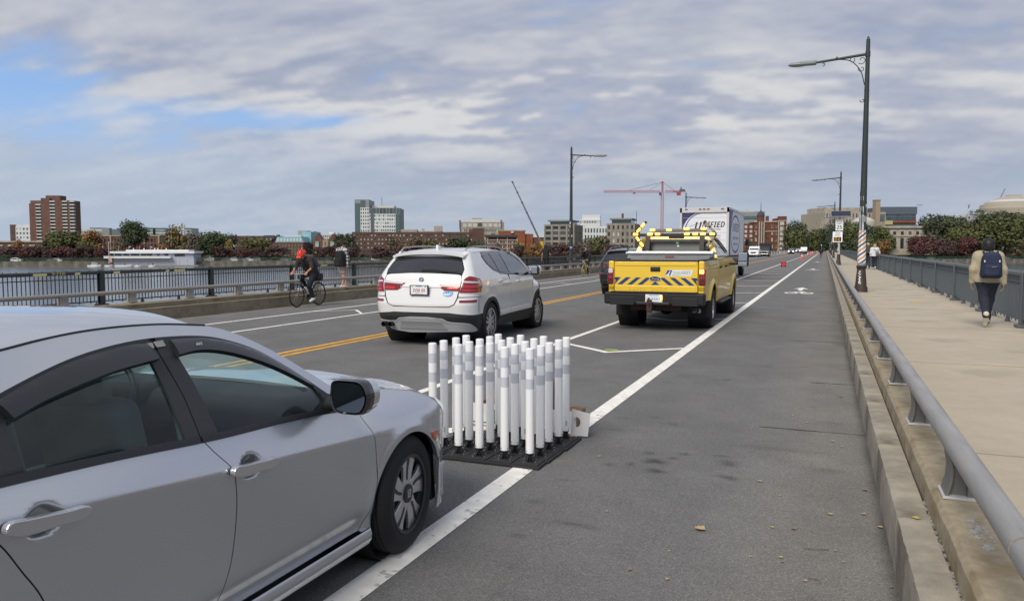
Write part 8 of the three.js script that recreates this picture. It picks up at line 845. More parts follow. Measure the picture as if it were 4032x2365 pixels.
// ------------------------------------------------------------------ people: joints, tapered limbs joined by a smooth minimum, meshed by surface nets
function sdfMesh(f, lo, hi, cell) {
const nx = Math.ceil((hi[0] - lo[0]) / cell) + 1, ny = Math.ceil((hi[1] - lo[1]) / cell) + 1, nz = Math.ceil((hi[2] - lo[2]) / cell) + 1, d = new Float32Array(nx * ny * nz), id = (i, j, k) => (k * ny + j) * nx + i;
for (let k = 0; k < nz; k++) for (let j = 0; j < ny; j++) for (let i = 0; i < nx; i++) d[id(i, j, k)] = f(lo[0] + i * cell, lo[1] + j * cell, lo[2] + k * cell);
const vi = new Int32Array(nx * ny * nz).fill(-1), pos = [], nor = [], idx = [], E = []; for (let a = 0; a < 8; a++) for (const b of [1, 2, 4]) if (!(a & b)) E.push([a, a | b]);
for (let k = 0; k < nz - 1; k++) for (let j = 0; j < ny - 1; j++) for (let i = 0; i < nx - 1; i++) { const v = []; let m = 0; for (let c = 0; c < 8; c++) { const q = d[id(i + (c & 1), j + ((c >> 1) & 1), k + (c >> 2))]; v.push(q); if (q < 0) m |= 1 << c; } if (m === 0 || m === 255) continue; let x = 0, y = 0, z = 0, n = 0; for (const [a, b] of E) { if ((v[a] < 0) === (v[b] < 0)) continue; const t = v[a] / (v[a] - v[b]); x += lerp(a & 1, b & 1, t); y += lerp((a >> 1) & 1, (b >> 1) & 1, t); z += lerp(a >> 2, b >> 2, t); n++; } vi[id(i, j, k)] = pos.length / 3; const px = lo[0] + (i + x / n) * cell, py = lo[1] + (j + y / n) * cell, pz = lo[2] + (k + z / n) * cell, e = cell * 0.5; pos.push(px, py, pz); const g = new THREE.Vector3(f(px + e, py, pz) - f(px - e, py, pz), f(px, py + e, pz) - f(px, py - e, pz), f(px, py, pz + e) - f(px, py, pz - e)).normalize(); nor.push(g.x, g.y, g.z); }
const quad = (a, b, c, e, flip) => { if (a < 0 || b < 0 || c < 0 || e < 0) return; flip ? idx.push(a, c, b, b, c, e) : idx.push(a, b, c, b, e, c); };
for (let k = 1; k < nz - 1; k++) for (let j = 1; j < ny - 1; j++) for (let i = 1; i < nx - 1; i++) { const s = d[id(i, j, k)] < 0; if (s !== d[id(i + 1, j, k)] < 0) quad(vi[id(i, j - 1, k - 1)], vi[id(i, j, k - 1)], vi[id(i, j - 1, k)], vi[id(i, j, k)], !s); if (s !== d[id(i, j + 1, k)] < 0) quad(vi[id(i - 1, j, k - 1)], vi[id(i - 1, j, k)], vi[id(i, j, k - 1)], vi[id(i, j, k)], !s); if (s !== d[id(i, j, k + 1)] < 0) quad(vi[id(i - 1, j - 1, k)], vi[id(i, j - 1, k)], vi[id(i - 1, j, k)], vi[id(i, j, k)], !s); }
const g = new THREE.BufferGeometry(); g.setAttribute('position', new THREE.Float32BufferAttribute(pos, 3)); g.setAttribute('normal', new THREE.Float32BufferAttribute(nor, 3)); g.setIndex(idx); return metric(g);
}
const smin = (a, b, k) => { const h = Math.max(k - Math.abs(a - b), 0) / k; return Math.min(a, b) - h * h * k * 0.25; };
function capsule(a, b, ra, rb) { const dx = b[0] - a[0], dy = b[1] - a[1], dz = b[2] - a[2], l2 = dx * dx + dy * dy + dz * dz || 1e-9; return (x, y, z) => { const px = x - a[0], py = y - a[1], pz = z - a[2], t = clamp((px * dx + py * dy + pz * dz) / l2), qx = px - dx * t, qy = py - dy * t, qz = pz - dz * t; return Math.sqrt(qx * qx + qy * qy + qz * qz) - lerp(ra, rb, t); }; }
const ellip = (c, r) => (x, y, z) => { const a = (x - c[0]) / r[0], b = (y - c[1]) / r[1], q = (z - c[2]) / r[2], k0 = Math.sqrt(a * a + b * b + q * q), k1 = Math.sqrt((a / r[0]) ** 2 + (b / r[1]) ** 2 + (q / r[2]) ** 2); return k0 < 1e-6 ? -Math.min(...r) : k0 * (k0 - 1) / k1; };
const union = (l, k) => (x, y, z) => { let d = 1e3; for (const f of l) d = smin(d, f(x, y, z), k); return d; };
const headF = union([ellip([0, 0.03, 0], [0.098, 0.1, 0.076]), ellip([0.022, -0.05, 0], [0.068, 0.075, 0.057]), capsule([0.09, 0.0, 0], [0.108, -0.028, 0], 0.01, 0.015), capsule([0.085, -0.066, -0.02], [0.085, -0.066, 0.02], 0.011, 0.011), capsule([0.078, 0.018, -0.035], [0.078, 0.018, 0.035], 0.014, 0.014), ellip([-0.01, -0.01, 0.079], [0.018, 0.032, 0.012]), ellip([-0.01, -0.01, -0.079], [0.018, 0.032, 0.012]), capsule([-0.02, -0.07, 0], [-0.03, -0.15, 0], 0.052, 0.056)], 0.02);
const headG = sdfMesh(headF, [-0.13, -0.21, -0.11], [0.14, 0.15, 0.11], 0.008);
// a relaxed right hand: x forward along the fingers, palm facing -y, thumb towards -z
const handG = (() => { const l = [ellip([0.045, 0, 0], [0.055, 0.016, 0.042])]; [[-0.03, 0.068, 0.0088], [-0.01, 0.078, 0.0092], [0.01, 0.072, 0.0088], [0.029, 0.056, 0.008]].forEach(([z, L, r]) => { const a = [0.085, 0, z], b = [0.085 + L * 0.45, -0.008, z * 1.1], c = [0.085 + L * 0.75, -0.026, z * 1.12], e = [0.085 + L * 0.92, -0.046, z * 1.12]; l.push(capsule(a, b, r, r * 0.95), capsule(b, c, r * 0.95, r * 0.88), capsule(c, e, r * 0.88, r * 0.78)); }); l.push(capsule([0.02, -0.004, -0.035], [0.055, -0.014, -0.062], 0.013, 0.011), capsule([0.055, -0.014, -0.062], [0.085, -0.022, -0.066], 0.011, 0.009), capsule([-0.03, 0, 0], [0.02, 0, 0], 0.024, 0.026)); return sdfMesh(union(l, 0.007), [-0.06, -0.08, -0.09], [0.19, 0.04, 0.06], 0.006); })();
const fistG = (() => { const l = [ellip([0.045, 0, 0], [0.052, 0.018, 0.042])]; [[-0.03, 0.06], [-0.01, 0.066], [0.01, 0.062], [0.029, 0.052]].forEach(([z, L]) => { const a = [0.088, -0.002, z], b = [0.1, -0.03, z], c = [0.075, -0.056, z], e = [0.05, -0.05, z]; l.push(capsule(a, b, 0.0095, 0.009), capsule(b, c, 0.009, 0.0085), capsule(c, e, 0.0085, 0.0075)); }); l.push(capsule([0.02, -0.01, -0.035], [0.055, -0.035, -0.05], 0.013, 0.011), capsule([0.055, -0.035, -0.05], [0.08, -0.05, -0.03], 0.011, 0.009), capsule([-0.03, 0, 0], [0.02, 0, 0], 0.024, 0.026)); return sdfMesh(union(l, 0.007), [-0.06, -0.08, -0.08], [0.13, 0.04, 0.06], 0.006); })();
const skin = mat(0.42, 0.24, 0.17, 0.6), skinRed = mat(0.47, 0.23, 0.16, 0.6);
function limb(J, which, add, k = 1) {
const L = []; const c = (a, b, r0, r1) => L.push(capsule(J[a], J[b], r0 * k + add, r1 * k + add)), mid = (a, b, t) => J[a].map((v, i) => lerp(v, J[b][i], t));
if (which.includes('torso')) { L.push(capsule(J.chest, J.pelvis, 0.115 * k + add, 0.105 * k + add), capsule(mid('shL', 'chest', 0.25), mid('hipL', 'pelvis', 0.2), 0.085 * k + add, 0.082 * k + add), capsule(mid('shR', 'chest', 0.25), mid('hipR', 'pelvis', 0.2), 0.085 * k + add, 0.082 * k + add), capsule(J.shL, J.shR, 0.062 * k + add, 0.062 * k + add)); }
if (which.includes('neck')) L.push(capsule(J.chest, J.neck, 0.07 * k + add, 0.05 * k + add));
if (which.includes('hips')) { L.push(capsule(J.hipL, J.hipR, 0.1 * k + add, 0.1 * k + add), capsule(J.pelvis, mid('hipL', 'hipR', 0.5), 0.11 * k + add, 0.1 * k + add)); }
if (which.includes('upperarm')) { c('shL', 'elL', 0.05, 0.04); c('shR', 'elR', 0.05, 0.04); }
if (which.includes('forearm')) { c('elL', 'wrL', 0.041, 0.026); c('elR', 'wrR', 0.041, 0.026); }
if (which.includes('thigh')) { c('hipL', 'knL', 0.085, 0.055); c('hipR', 'knR', 0.085, 0.055); }
if (which.includes('shin')) { c('knL', 'anL', 0.055, 0.035); c('knR', 'anR', 0.055, 0.035); }
if (which.includes('foot')) { c('anL', 'toL', 0.035, 0.028); c('anR', 'toR', 0.035, 0.028); }
return L;
}
function bounds(J, pad = 0.17) { const lo = [9, 9, 9], hi = [-9, -9, -9]; for (const v of Object.values(J)) for (let i = 0; i < 3; i++) { lo[i] = Math.min(lo[i], v[i] - pad); hi[i] = Math.max(hi[i], v[i] + pad); } return [lo, hi]; }
function orient(dir, up) { const x = V(dir).normalize(), y = V(up), z = new THREE.Vector3().crossVectors(x, y).normalize(), y2 = new THREE.Vector3().crossVectors(z, x); return new THREE.Matrix4().makeBasis(x, y2, z); }
function person(label, pos, turn, J, o) {
const t = thing('person', label, 'person', pos, turn), [lo, hi] = bounds(J), cell = o.cell ?? 0.018, sub = (a, b) => a.map((v, i) => v - b[i]);
const body = sdfMesh(union(limb(J, ['torso', 'neck', 'hips', 'upperarm', 'forearm', 'thigh', 'shin', 'foot'], -0.004, o.k), 0.03), lo, hi, cell);
const hm = orient(o.look ?? [1, 0, 0], o.headUp ?? [0, 1, 0]).setPosition(...J.head), hands = ['L', 'R'].map((s) => { const g = (o.fist?.includes(s) ? fistG : handG).clone(); const q = s === 'L' ? mirrorZ(g) : g; const dir = o['hand' + s] ?? sub(J['wr' + s], J['el' + s]); return q.applyMatrix4(orient(dir, o['palm' + s] ?? (s === 'L' ? [0, 0.2, -1] : [0, 0.2, 1])).setPosition(...J['wr' + s])); });
part('body', [body, headG.clone().applyMatrix4(hm), ...hands], o.skin ?? skin, t);
for (const z of [-0.032, 0.032]) part('eye', put(new THREE.SphereGeometry(0.011, 10, 8), [0.086, 0.0, z]).applyMatrix4(hm), M.black, t);
for (const g of o.clothes) { const f = union(limb(J, g.over, g.add, o.k), g.k ?? 0.04), cut = g.cut, wr = g.fold ?? 0; const h = (x, y, z) => { let d = f(x, y, z); if (wr) d += wr * (fbm(x * 14 + 9, y * 12 + z * 9 + 4, 2, 9) - 0.5); return cut ? Math.max(d, cut(x, y, z)) : d; }; part(g.name, sdfMesh(h, lo, hi, cell * 0.9), g.m, t); }
if (o.shoes) for (const s of ['L', 'R']) { const an = J['an' + s], to = J['to' + s], d = V(sub(to, an)), dir = d.clone().normalize(); const f = union([capsule(an.map((v, i) => v - dir.toArray()[i] * 0.03), to, 0.043, 0.036), capsule(an, to.map((v, i) => lerp(an[i], v, 0.4)), 0.05, 0.042)], 0.02); part('shoe', sdfMesh(f, an.map((v, i) => Math.min(v, to[i]) - 0.12), an.map((v, i) => Math.max(v, to[i]) + 0.12), 0.012), o.shoes, t); if (o.sole?.[s]) part('sole', sdfMesh((x, y, z) => o.sole[s](x, y, z, f(x, y, z)), an.map((v, i) => Math.min(v, to[i]) - 0.12), an.map((v, i) => Math.max(v, to[i]) + 0.12), 0.01), o.soleM ?? M.white, t); }
if (o.hair) part('hair', sdfMesh(o.hair, [-0.2, -0.32, -0.17], [0.16, 0.2, 0.17], 0.011).applyMatrix4(hm), o.hairM ?? M.black, t);
t.userData.hm = undefined; delete t.userData.hm; return [t, hm];
}
const shortHair = (x, y, z) => Math.max(ellip([-0.008, 0.035, 0], [0.108, 0.108, 0.086])(x, y, z), 0.9 * x - y * 0.55 - 0.048, -0.06 - y - x * 0.3);
const bobHair = (x, y, z) => { const n = 0.012 * (fbm(x * 22 + 5, y * 16 + z * 22, 2, 5) - 0.5); return Math.max(union([ellip([-0.012, 0.03, 0], [0.116, 0.112, 0.096]), ellip([-0.03, -0.05, 0], [0.088, 0.09, 0.1])], 0.04)(x, y, z) + n, 0.9 * x - y * 0.35 - 0.055, -0.115 - y); };
function standing(h, o = {}) { const s = h / 1.7, st = o.step ?? 0.2, J = { pelvis: [0, 0.95, 0], chest: [0.01, 1.3, 0], neck: [0.02, 1.46, 0], head: [0.035, 1.575, 0], shL: [0, 1.385, -0.165], shR: [0, 1.385, 0.165], elL: [-0.05, 1.11, -0.225], elR: [0.02, 1.11, 0.225], wrL: [0.06, 0.87, -0.24], wrR: [0.0, 0.86, 0.24], hipL: [0, 0.9, -0.085], hipR: [0, 0.9, 0.085], knL: [0.1, 0.5, -0.085], knR: [0.02, 0.5, 0.085], anL: [0.16, 0.1, -0.08], anR: [-0.22, 0.14, 0.075], toL: [0.31, 0.04, -0.09], toR: [-0.08, 0.045, 0.085] }; for (const k in o.joints ?? {}) J[k] = o.joints[k]; for (const k in J) J[k] = J[k].map((v) => v * s); return J; }
function backpack(label, pos, turn, w, h, d, m, o = {}) { const t = thing('backpack', label, 'backpack', pos, turn); const rb = (c, b, r) => (x, y, z) => { const q = [Math.abs(x - c[0]) - b[0] + r, Math.abs(y - c[1]) - b[1] + r, Math.abs(z - c[2]) - b[2] + r]; return Math.hypot(Math.max(q[0], 0), Math.max(q[1], 0), Math.max(q[2], 0)) + Math.min(Math.max(...q), 0) - r; }; const wob = (x, y, z) => 0.012 * (fbm(x * 9 + 4, y * 9 + z * 7, 2, 8) - 0.5); const main = (x, y, z) => { const tap = 1 + 0.16 * clamp(-(y) / h + 0.2); return rb([0, 0, 0], [d / 2, h / 2, w / 2 * tap * (1 - 0.25 * smooth(h * 0.2, h * 0.5, y))], 0.06)(x, y, z) + wob(x, y, z); }, pocket = (x, y, z) => rb([-d * 0.42, -h * 0.2, 0], [d * 0.3, h * 0.24, w * 0.42], 0.05)(x, y, z) + wob(x, y, z); part('bag', sdfMesh(main, [-d, -h * 0.7, -w], [d, h * 0.7, w], 0.014), m, t); part('front_pocket', sdfMesh(pocket, [-d * 1.2, -h * 0.7, -w], [d, h * 0.6, w], 0.014), m, t); part('zip', tube(Array.from({ length: 13 }, (_, i) => { const a = Math.PI * i / 12; return [-d * 0.46, h * 0.08 + Math.sin(a) * h * 0.28, Math.cos(a) * w * 0.4]; }), 0.005, 24, 5), M.black, t); part('handle', tube([[d * 0.3, h * 0.46, -0.04], [d * 0.3, h * 0.56, 0], [d * 0.3, h * 0.46, 0.04]], 0.01, 10, 6), M.black, t); for (const s of [1, -1]) part('strap', tube(o.straps?.map((p) => [p[0], p[1], p[2] * s]) ?? [[d * 0.4, h * 0.4, s * w * 0.28], [d * 0.9, h * 0.5, s * w * 0.36], [d * 1.5, h * 0.3, s * w * 0.4], [d * 1.45, -h * 0.1, s * w * 0.42], [d * 0.6, -h * 0.36, s * w * 0.46]], 0.02, 20, 6), o.strapM ?? M.black, t); if (o.extra) o.extra(t); return t; }
const denim = mat(0.018, 0.024, 0.04, 0.9), blackCloth = mat(0.012, 0.012, 0.013, 0.9);
// the walker in the fleece
{
const J = standing(1.56, { joints: { pelvis: [0, 0.97, 0], hipL: [0, 0.91, -0.09], hipR: [0, 0.91, 0.09], knL: [-0.06, 0.52, -0.05], anL: [-0.31, 0.25, -0.035], toL: [-0.19, 0.06, -0.03], knR: [0.16, 0.51, 0.06], anR: [0.2, 0.1, 0.04], toR: [0.35, 0.045, 0.05], shL: [-0.0, 1.37, -0.168], shR: [0, 1.37, 0.168], elL: [-0.03, 1.12, -0.245], elR: [0.0, 1.11, 0.25], wrL: [0.06, 0.87, -0.255], wrR: [0.02, 0.86, 0.265] } });
const fleece = phys({ color: col(0.44, 0.385, 0.27), roughness: 1, sheen: 0.6, sheenColor: col(0.5, 0.45, 0.34), sheenRoughness: 0.6, bumpMap: tex(128, 128, (u, v) => fbm(u * 24, v * 24, 3, 55, 24), false, 6), bumpScale: 0.006 });
const y = 0.25, x = 2.69, z = -15.9;
person('person walking away in a cream fleece jacket and dark jeans', [x, y, z], Math.PI / 2 - 0.05, J, { cell: 0.014, hair: bobHair, shoes: mat(0.62, 0.57, 0.45, 0.8), soleM: mat(0.5, 0.44, 0.32, 0.8), look: [1, 0, 0.12], clothes: [{ name: 'jeans', over: ['hips', 'thigh', 'shin'], add: 0.02, m: denim, fold: 0.016, cut: (a, b) => b - 0.93 }, { name: 'fleece_jacket', over: ['torso', 'hips', 'upperarm', 'forearm', 'neck'], add: 0.026, k: 0.04, m: fleece, fold: 0.012, cut: (a, b, c) => (Math.abs(c) < 0.21 && Math.abs(a) < 0.25 ? 0.79 - b : 0.73 - b) }] });
const red = print(128, 32, (c) => { c.fillStyle = '#14203a'; c.fillRect(0, 0, 128, 32); c.fillStyle = '#b9b3b0'; c.font = 'bold 22px sans-serif'; c.fillText('JANSPORT', 4, 24, 118); });
const b = backpack('navy blue backpack worn over the cream fleece jacket', [x + 0.01, y + 1.105, z + 0.235], Math.PI / 2 - 0.05, 0.31, 0.46, 0.2, mat(0.012, 0.022, 0.055, 0.75), { strapM: mat(0.012, 0.02, 0.05, 0.8) });
part('badge', put(new THREE.PlaneGeometry(0.09, 0.026), [-0.158, -0.03, 0.03], [0, -Math.PI / 2, 0]), std({ map: red }), b); for (const s of [1, -1]) part('loop', rbox(0.012, 0.036, 0.02, 0.005, [-0.1, 0.07, s * 0.112]), mat(0.7, 0.7, 0.6, 0.7), b);
}
// the couple further along
{
const white = mat(0.68, 0.68, 0.7, 0.95), maroon = mat(0.07, 0.012, 0.016, 0.9), cap = (x, y, z) => Math.max(ellip([0, 0.04, 0], [0.112, 0.1, 0.09])(x, y, z), -0.005 - y), blond = (x, y, z) => Math.max(union([ellip([-0.012, 0.03, 0], [0.115, 0.115, 0.1]), ellip([-0.035, -0.06, 0], [0.075, 0.1, 0.075])], 0.03)(x, y, z), 0.9 * x - y * 0.3 - 0.05);
person('person in a pale cap and maroon sleeves walking beside the woman in white', [2.66, 0.25, -57.2], Math.PI / 2, standing(1.76), { cell: 0.024, hair: cap, hairM: mat(0.5, 0.46, 0.4, 0.9), shoes: M.black, clothes: [{ name: 'jeans', over: ['hips', 'thigh', 'shin'], add: 0.02, m: mat(0.03, 0.045, 0.07, 0.9), cut: (a, b) => b - 1.05 }, { name: 'jacket', over: ['torso', 'upperarm', 'forearm', 'neck'], add: 0.03, m: maroon, cut: (a, b) => 0.84 - b }] });
backpack('brown backpack on the person in maroon sleeves', [2.66, 1.52, -56.94], Math.PI / 2, 0.32, 0.48, 0.18, mat(0.06, 0.05, 0.043, 0.85));
person('person with pale hair in a white top walking beside the railing', [3.0, 0.25, -55.9], Math.PI / 2 - 0.1, standing(1.66, { joints: { elR: [0.06, 1.12, 0.25], wrR: [0.2, 1.05, 0.16] } }), { cell: 0.024, hair: blond, hairM: mat(0.42, 0.34, 0.22, 0.9), shoes: M.white, clothes: [{ name: 'trousers', over: ['hips', 'thigh', 'shin'], add: 0.02, m: denim, cut: (a, b) => b - 1.0 }, { name: 'white_top', over: ['torso', 'hips', 'upperarm', 'forearm'], add: 0.045, m: white, fold: 0.03, cut: (a, b) => 0.88 - b }] });
const bag = thing('shoulder_bag', 'grey shoulder bag on the back of the person in white', 'bag', [3.14, 1.34, -55.66], 0.3); part('pouch', ball(0.13, [0, 0, 0], [0.85, 1.15, 0.5]), mat(0.18, 0.17, 0.16, 0.9), bag); part('strap', tube([[-0.02, 0.1, 0], [-0.16, 0.26, -0.12], [-0.2, 0.2, -0.3]], 0.012, 12, 6), M.black, bag);
}
// left footway
{
const plaid = print(128, 128, (c) => { c.fillStyle = '#dcdcdf'; c.fillRect(0, 0, 128, 128); c.fillStyle = 'rgba(25,25,32,0.62)'; c.fillRect(0, 0, 56, 128); c.fillRect(0, 0, 128, 56); c.fillStyle = 'rgba(120,90,90,0.25)'; c.fillRect(84, 0, 14, 128); c.fillRect(0, 84, 128, 14); }, true); plaid.repeat.set(8.5, 8.5);
const x = -16.0, z = -23.2; person('person in a black and white plaid shirt and grey shorts on the left footway', [x, 0.16, z], Math.PI / 2 - 0.25, standing(1.72, { joints: { knR: [0.0, 0.5, 0.085], anR: [-0.1, 0.11, 0.08], toR: [0.04, 0.045, 0.08] } }), { cell: 0.017, skin: skinRed, hair: shortHair, hairM: mat(0.02, 0.015, 0.012, 0.9), look: [1, 0, 0.5], shoes: M.white, clothes: [{ name: 'shorts', over: ['hips', 'thigh'], add: 0.035, m: mat(0.3, 0.31, 0.34, 0.9), fold: 0.02, cut: (a, b) => Math.max(b - 1.0, 0.6 - b) }, { name: 'plaid_shirt', over: ['torso', 'hips', 'upperarm', 'forearm', 'neck'], add: 0.04, m: std({ map: plaid, roughness: 0.95 }), fold: 0.03, cut: (a, b) => 0.84 - b }] });
backpack('large black backpack on the person in the plaid shirt', [x + 0.06, 1.27, z + 0.215], Math.PI / 2 - 0.25, 0.36, 0.56, 0.24, blackCloth, {});
person('person in black with bare arms on the left footway by the railing', [-15.9, 0.16, -44.6], Math.PI / 2 - 0.1, standing(1.68, { joints: { elR: [0.08, 1.12, 0.24], wrR: [0.27, 1.08, 0.2], wrL: [-0.02, 0.86, -0.27] } }), { cell: 0.022, hair: bobHair, hairM: mat(0.03, 0.018, 0.015, 0.9), shoes: M.black, clothes: [{ name: 'trousers', over: ['hips', 'thigh', 'shin'], add: 0.03, m: blackCloth, cut: (a, b) => b - 1.0 }, { name: 'sleeveless_top', over: ['torso', 'hips'], add: 0.035, m: blackCloth, cut: (a, b) => 0.8 - b }] });
const bag = thing('handbag', 'dark handbag on the arm of the person in black', 'bag', [-15.56, 0.78, -44.75], 0.2); part('pouch', ball(0.17, [0, 0, 0], [0.8, 1.15, 0.45]), mat(0.014, 0.017, 0.03, 0.8), bag); part('handle', tube([[-0.08, 0.14, 0], [-0.03, 0.4, 0.02], [0.06, 0.4, 0.02], [0.08, 0.14, 0]], 0.01, 14, 6), M.black, bag);
}
// bicycles; x forward from the bottom bracket, y up
function bicycle(label, pos, turn, fm, o = {}) {
const t = thing('bicycle', label, 'bicycle', pos, turn), Rw = 0.335, fw = [0.58, Rw, 0], rw = [-0.42, Rw, 0], bb = [0, 0.28, 0], st = [-0.17, 0.8, 0], hd = [0.4, 0.84, 0], hb = [0.445, 0.7, 0];
part('frame', [rod(bb, [-0.13, 0.7, 0], 0.016), rod(bb, hb, 0.019), rod([-0.12, 0.68, 0], hd, 0.016), rod(hd, hb, 0.022), ...[1, -1].flatMap((s) => [rod([0, 0.28, s * 0.04], [rw[0], rw[1], s * 0.06], 0.009), rod([-0.125, 0.69, s * 0.02], [rw[0], rw[1], s * 0.06], 0.008)])], fm, t); part('fork', [1, -1].map((s) => tube([[hb[0], hb[1], s * 0.02], [0.47, 0.66, s * 0.05], [0.53, 0.48, s * 0.05], [fw[0], fw[1], s * 0.05]], 0.011, 12, 6)), o.fork ?? M.plastic, t);
part('seat_post', rod([-0.13, 0.7, 0], [-0.17, 0.86, 0], 0.013), M.chrome, t); part('saddle', sdfMesh(union([capsule([-0.28, 0.88, 0], [0.0, 0.88, 0], 0.05, 0.022), capsule([-0.26, 0.885, -0.04], [-0.26, 0.885, 0.04], 0.035, 0.035)], 0.03), [-0.38, 0.78, -0.14], [0.08, 0.96, 0.14], 0.014), M.black, t); part('stem', rod(hd, [0.5, 0.93, 0], 0.016), M.chrome, t);
part('handlebar', [tube(o.bar ?? [[0.47, 0.94, -0.27], [0.5, 0.935, -0.12], [0.5, 0.93, 0], [0.5, 0.935, 0.12], [0.47, 0.94, 0.27]], 0.0125, 24, 8)], M.alu, t); for (const s of [1, -1]) { part('grip', rod([0.475, 0.94, s * 0.17], [0.465, 0.94, s * 0.29], 0.017), M.black, t); part('crank', [rod([0, 0.28, s * 0.05], [s * 0.01, 0.28 - s * 0.165 * (o.left ?? -1) * -1, s * 0.07], 0.01), rbox(0.09, 0.018, 0.07, 0.005, [s * 0.01, 0.28 - s * 0.165 * (o.left ?? -1) * -1, s * 0.115])], M.black, t); }
part('chain_ring', [torus(0.085, 0.008, [0, 0.28, 0.045]), cyl(0.06, 0.06, 0.006, [0, 0.28, 0.045], [Math.PI / 2, 0, 0], 18)], M.plastic, t); part('chain', [rod([0, 0.365, 0.045], [rw[0], Rw + 0.04, 0.05], 0.005), rod([0, 0.195, 0.045], [rw[0], Rw - 0.05, 0.05], 0.005)], M.black, t);
for (const c of [fw, rw]) { const w = new THREE.Group(); w.name = 'wheel'; t.add(w); w.position.set(...c); part('tyre', torus(Rw - 0.014, 0.0145, [0, 0, 0], [0, 0, 0], 8, 44), o.tyre ?? M.rubber, w); part('rim', torus(Rw - 0.034, 0.009, [0, 0, 0], [0, 0, 0], 6, 44), o.rim ?? M.plastic, w); part('spokes', Array.from({ length: 20 }, (_, i) => { const a = i * TAU / 20; return rod([0.018 * Math.cos(a + 1), 0.018 * Math.sin(a + 1), i % 2 ? 0.025 : -0.025], [(Rw - 0.035) * Math.cos(a), (Rw - 0.035) * Math.sin(a), 0], 0.0018, 0.0018, 4); }), M.steel, w); part('hub', cyl(0.022, 0.022, 0.08, [0, 0, 0], [Math.PI / 2, 0, 0], 10), M.steel, w); }
if (o.bag) { part('rack', [rod([-0.15, 0.72, 0.03], [-0.56, 0.72, 0.05], 0.007), rod([-0.15, 0.72, -0.03], [-0.56, 0.72, -0.05], 0.007), rod([-0.5, 0.72, 0.05], [rw[0], rw[1], 0.06], 0.006), rod([-0.5, 0.72, -0.05], [rw[0], rw[1], -0.06], 0.006)], M.black, t); part('rear_bag', [rbox(0.3, 0.2, 0.2, 0.04, [-0.38, 0.83, 0], [0, 0, 0], 3)], M.black, t); part('bottle', [cyl(0.034, 0.034, 0.18, [0.14, 0.44, 0], [0, 0, -0.75], 14), cyl(0.015, 0.02, 0.03, [0.215, 0.525, 0], [0, 0, -0.75], 10)], M.white, t); part('kick_stand', rod([-0.1, 0.26, -0.06], [-0.2, 0.03, -0.14], 0.008), M.black, t); }
return t;
}
function rider(o = {}) { const J = { pelvis: [-0.17, 0.98, 0], hipL: [-0.15, 0.95, -0.09], hipR: [-0.15, 0.95, 0.09], chest: [0.13, 1.27, 0], neck: [0.25, 1.39, 0], head: [0.33, 1.475, 0], shL: [0.18, 1.34, -0.185], shR: [0.18, 1.34, 0.185], elL: [0.26, 1.1, -0.285], elR: [0.26, 1.1, 0.285], wrL: [0.42, 0.985, -0.24], wrR: [0.42, 0.985, 0.24], knL: [0.16, 0.6, -0.1], anL: [-0.02, 0.215, -0.115], toL: [0.13, 0.155, -0.12], knR: [0.27, 0.84, 0.11], anR: [-0.02, 0.53, 0.115], toR: [0.12, 0.48, 0.12] }; return { ...J, ...o }; }
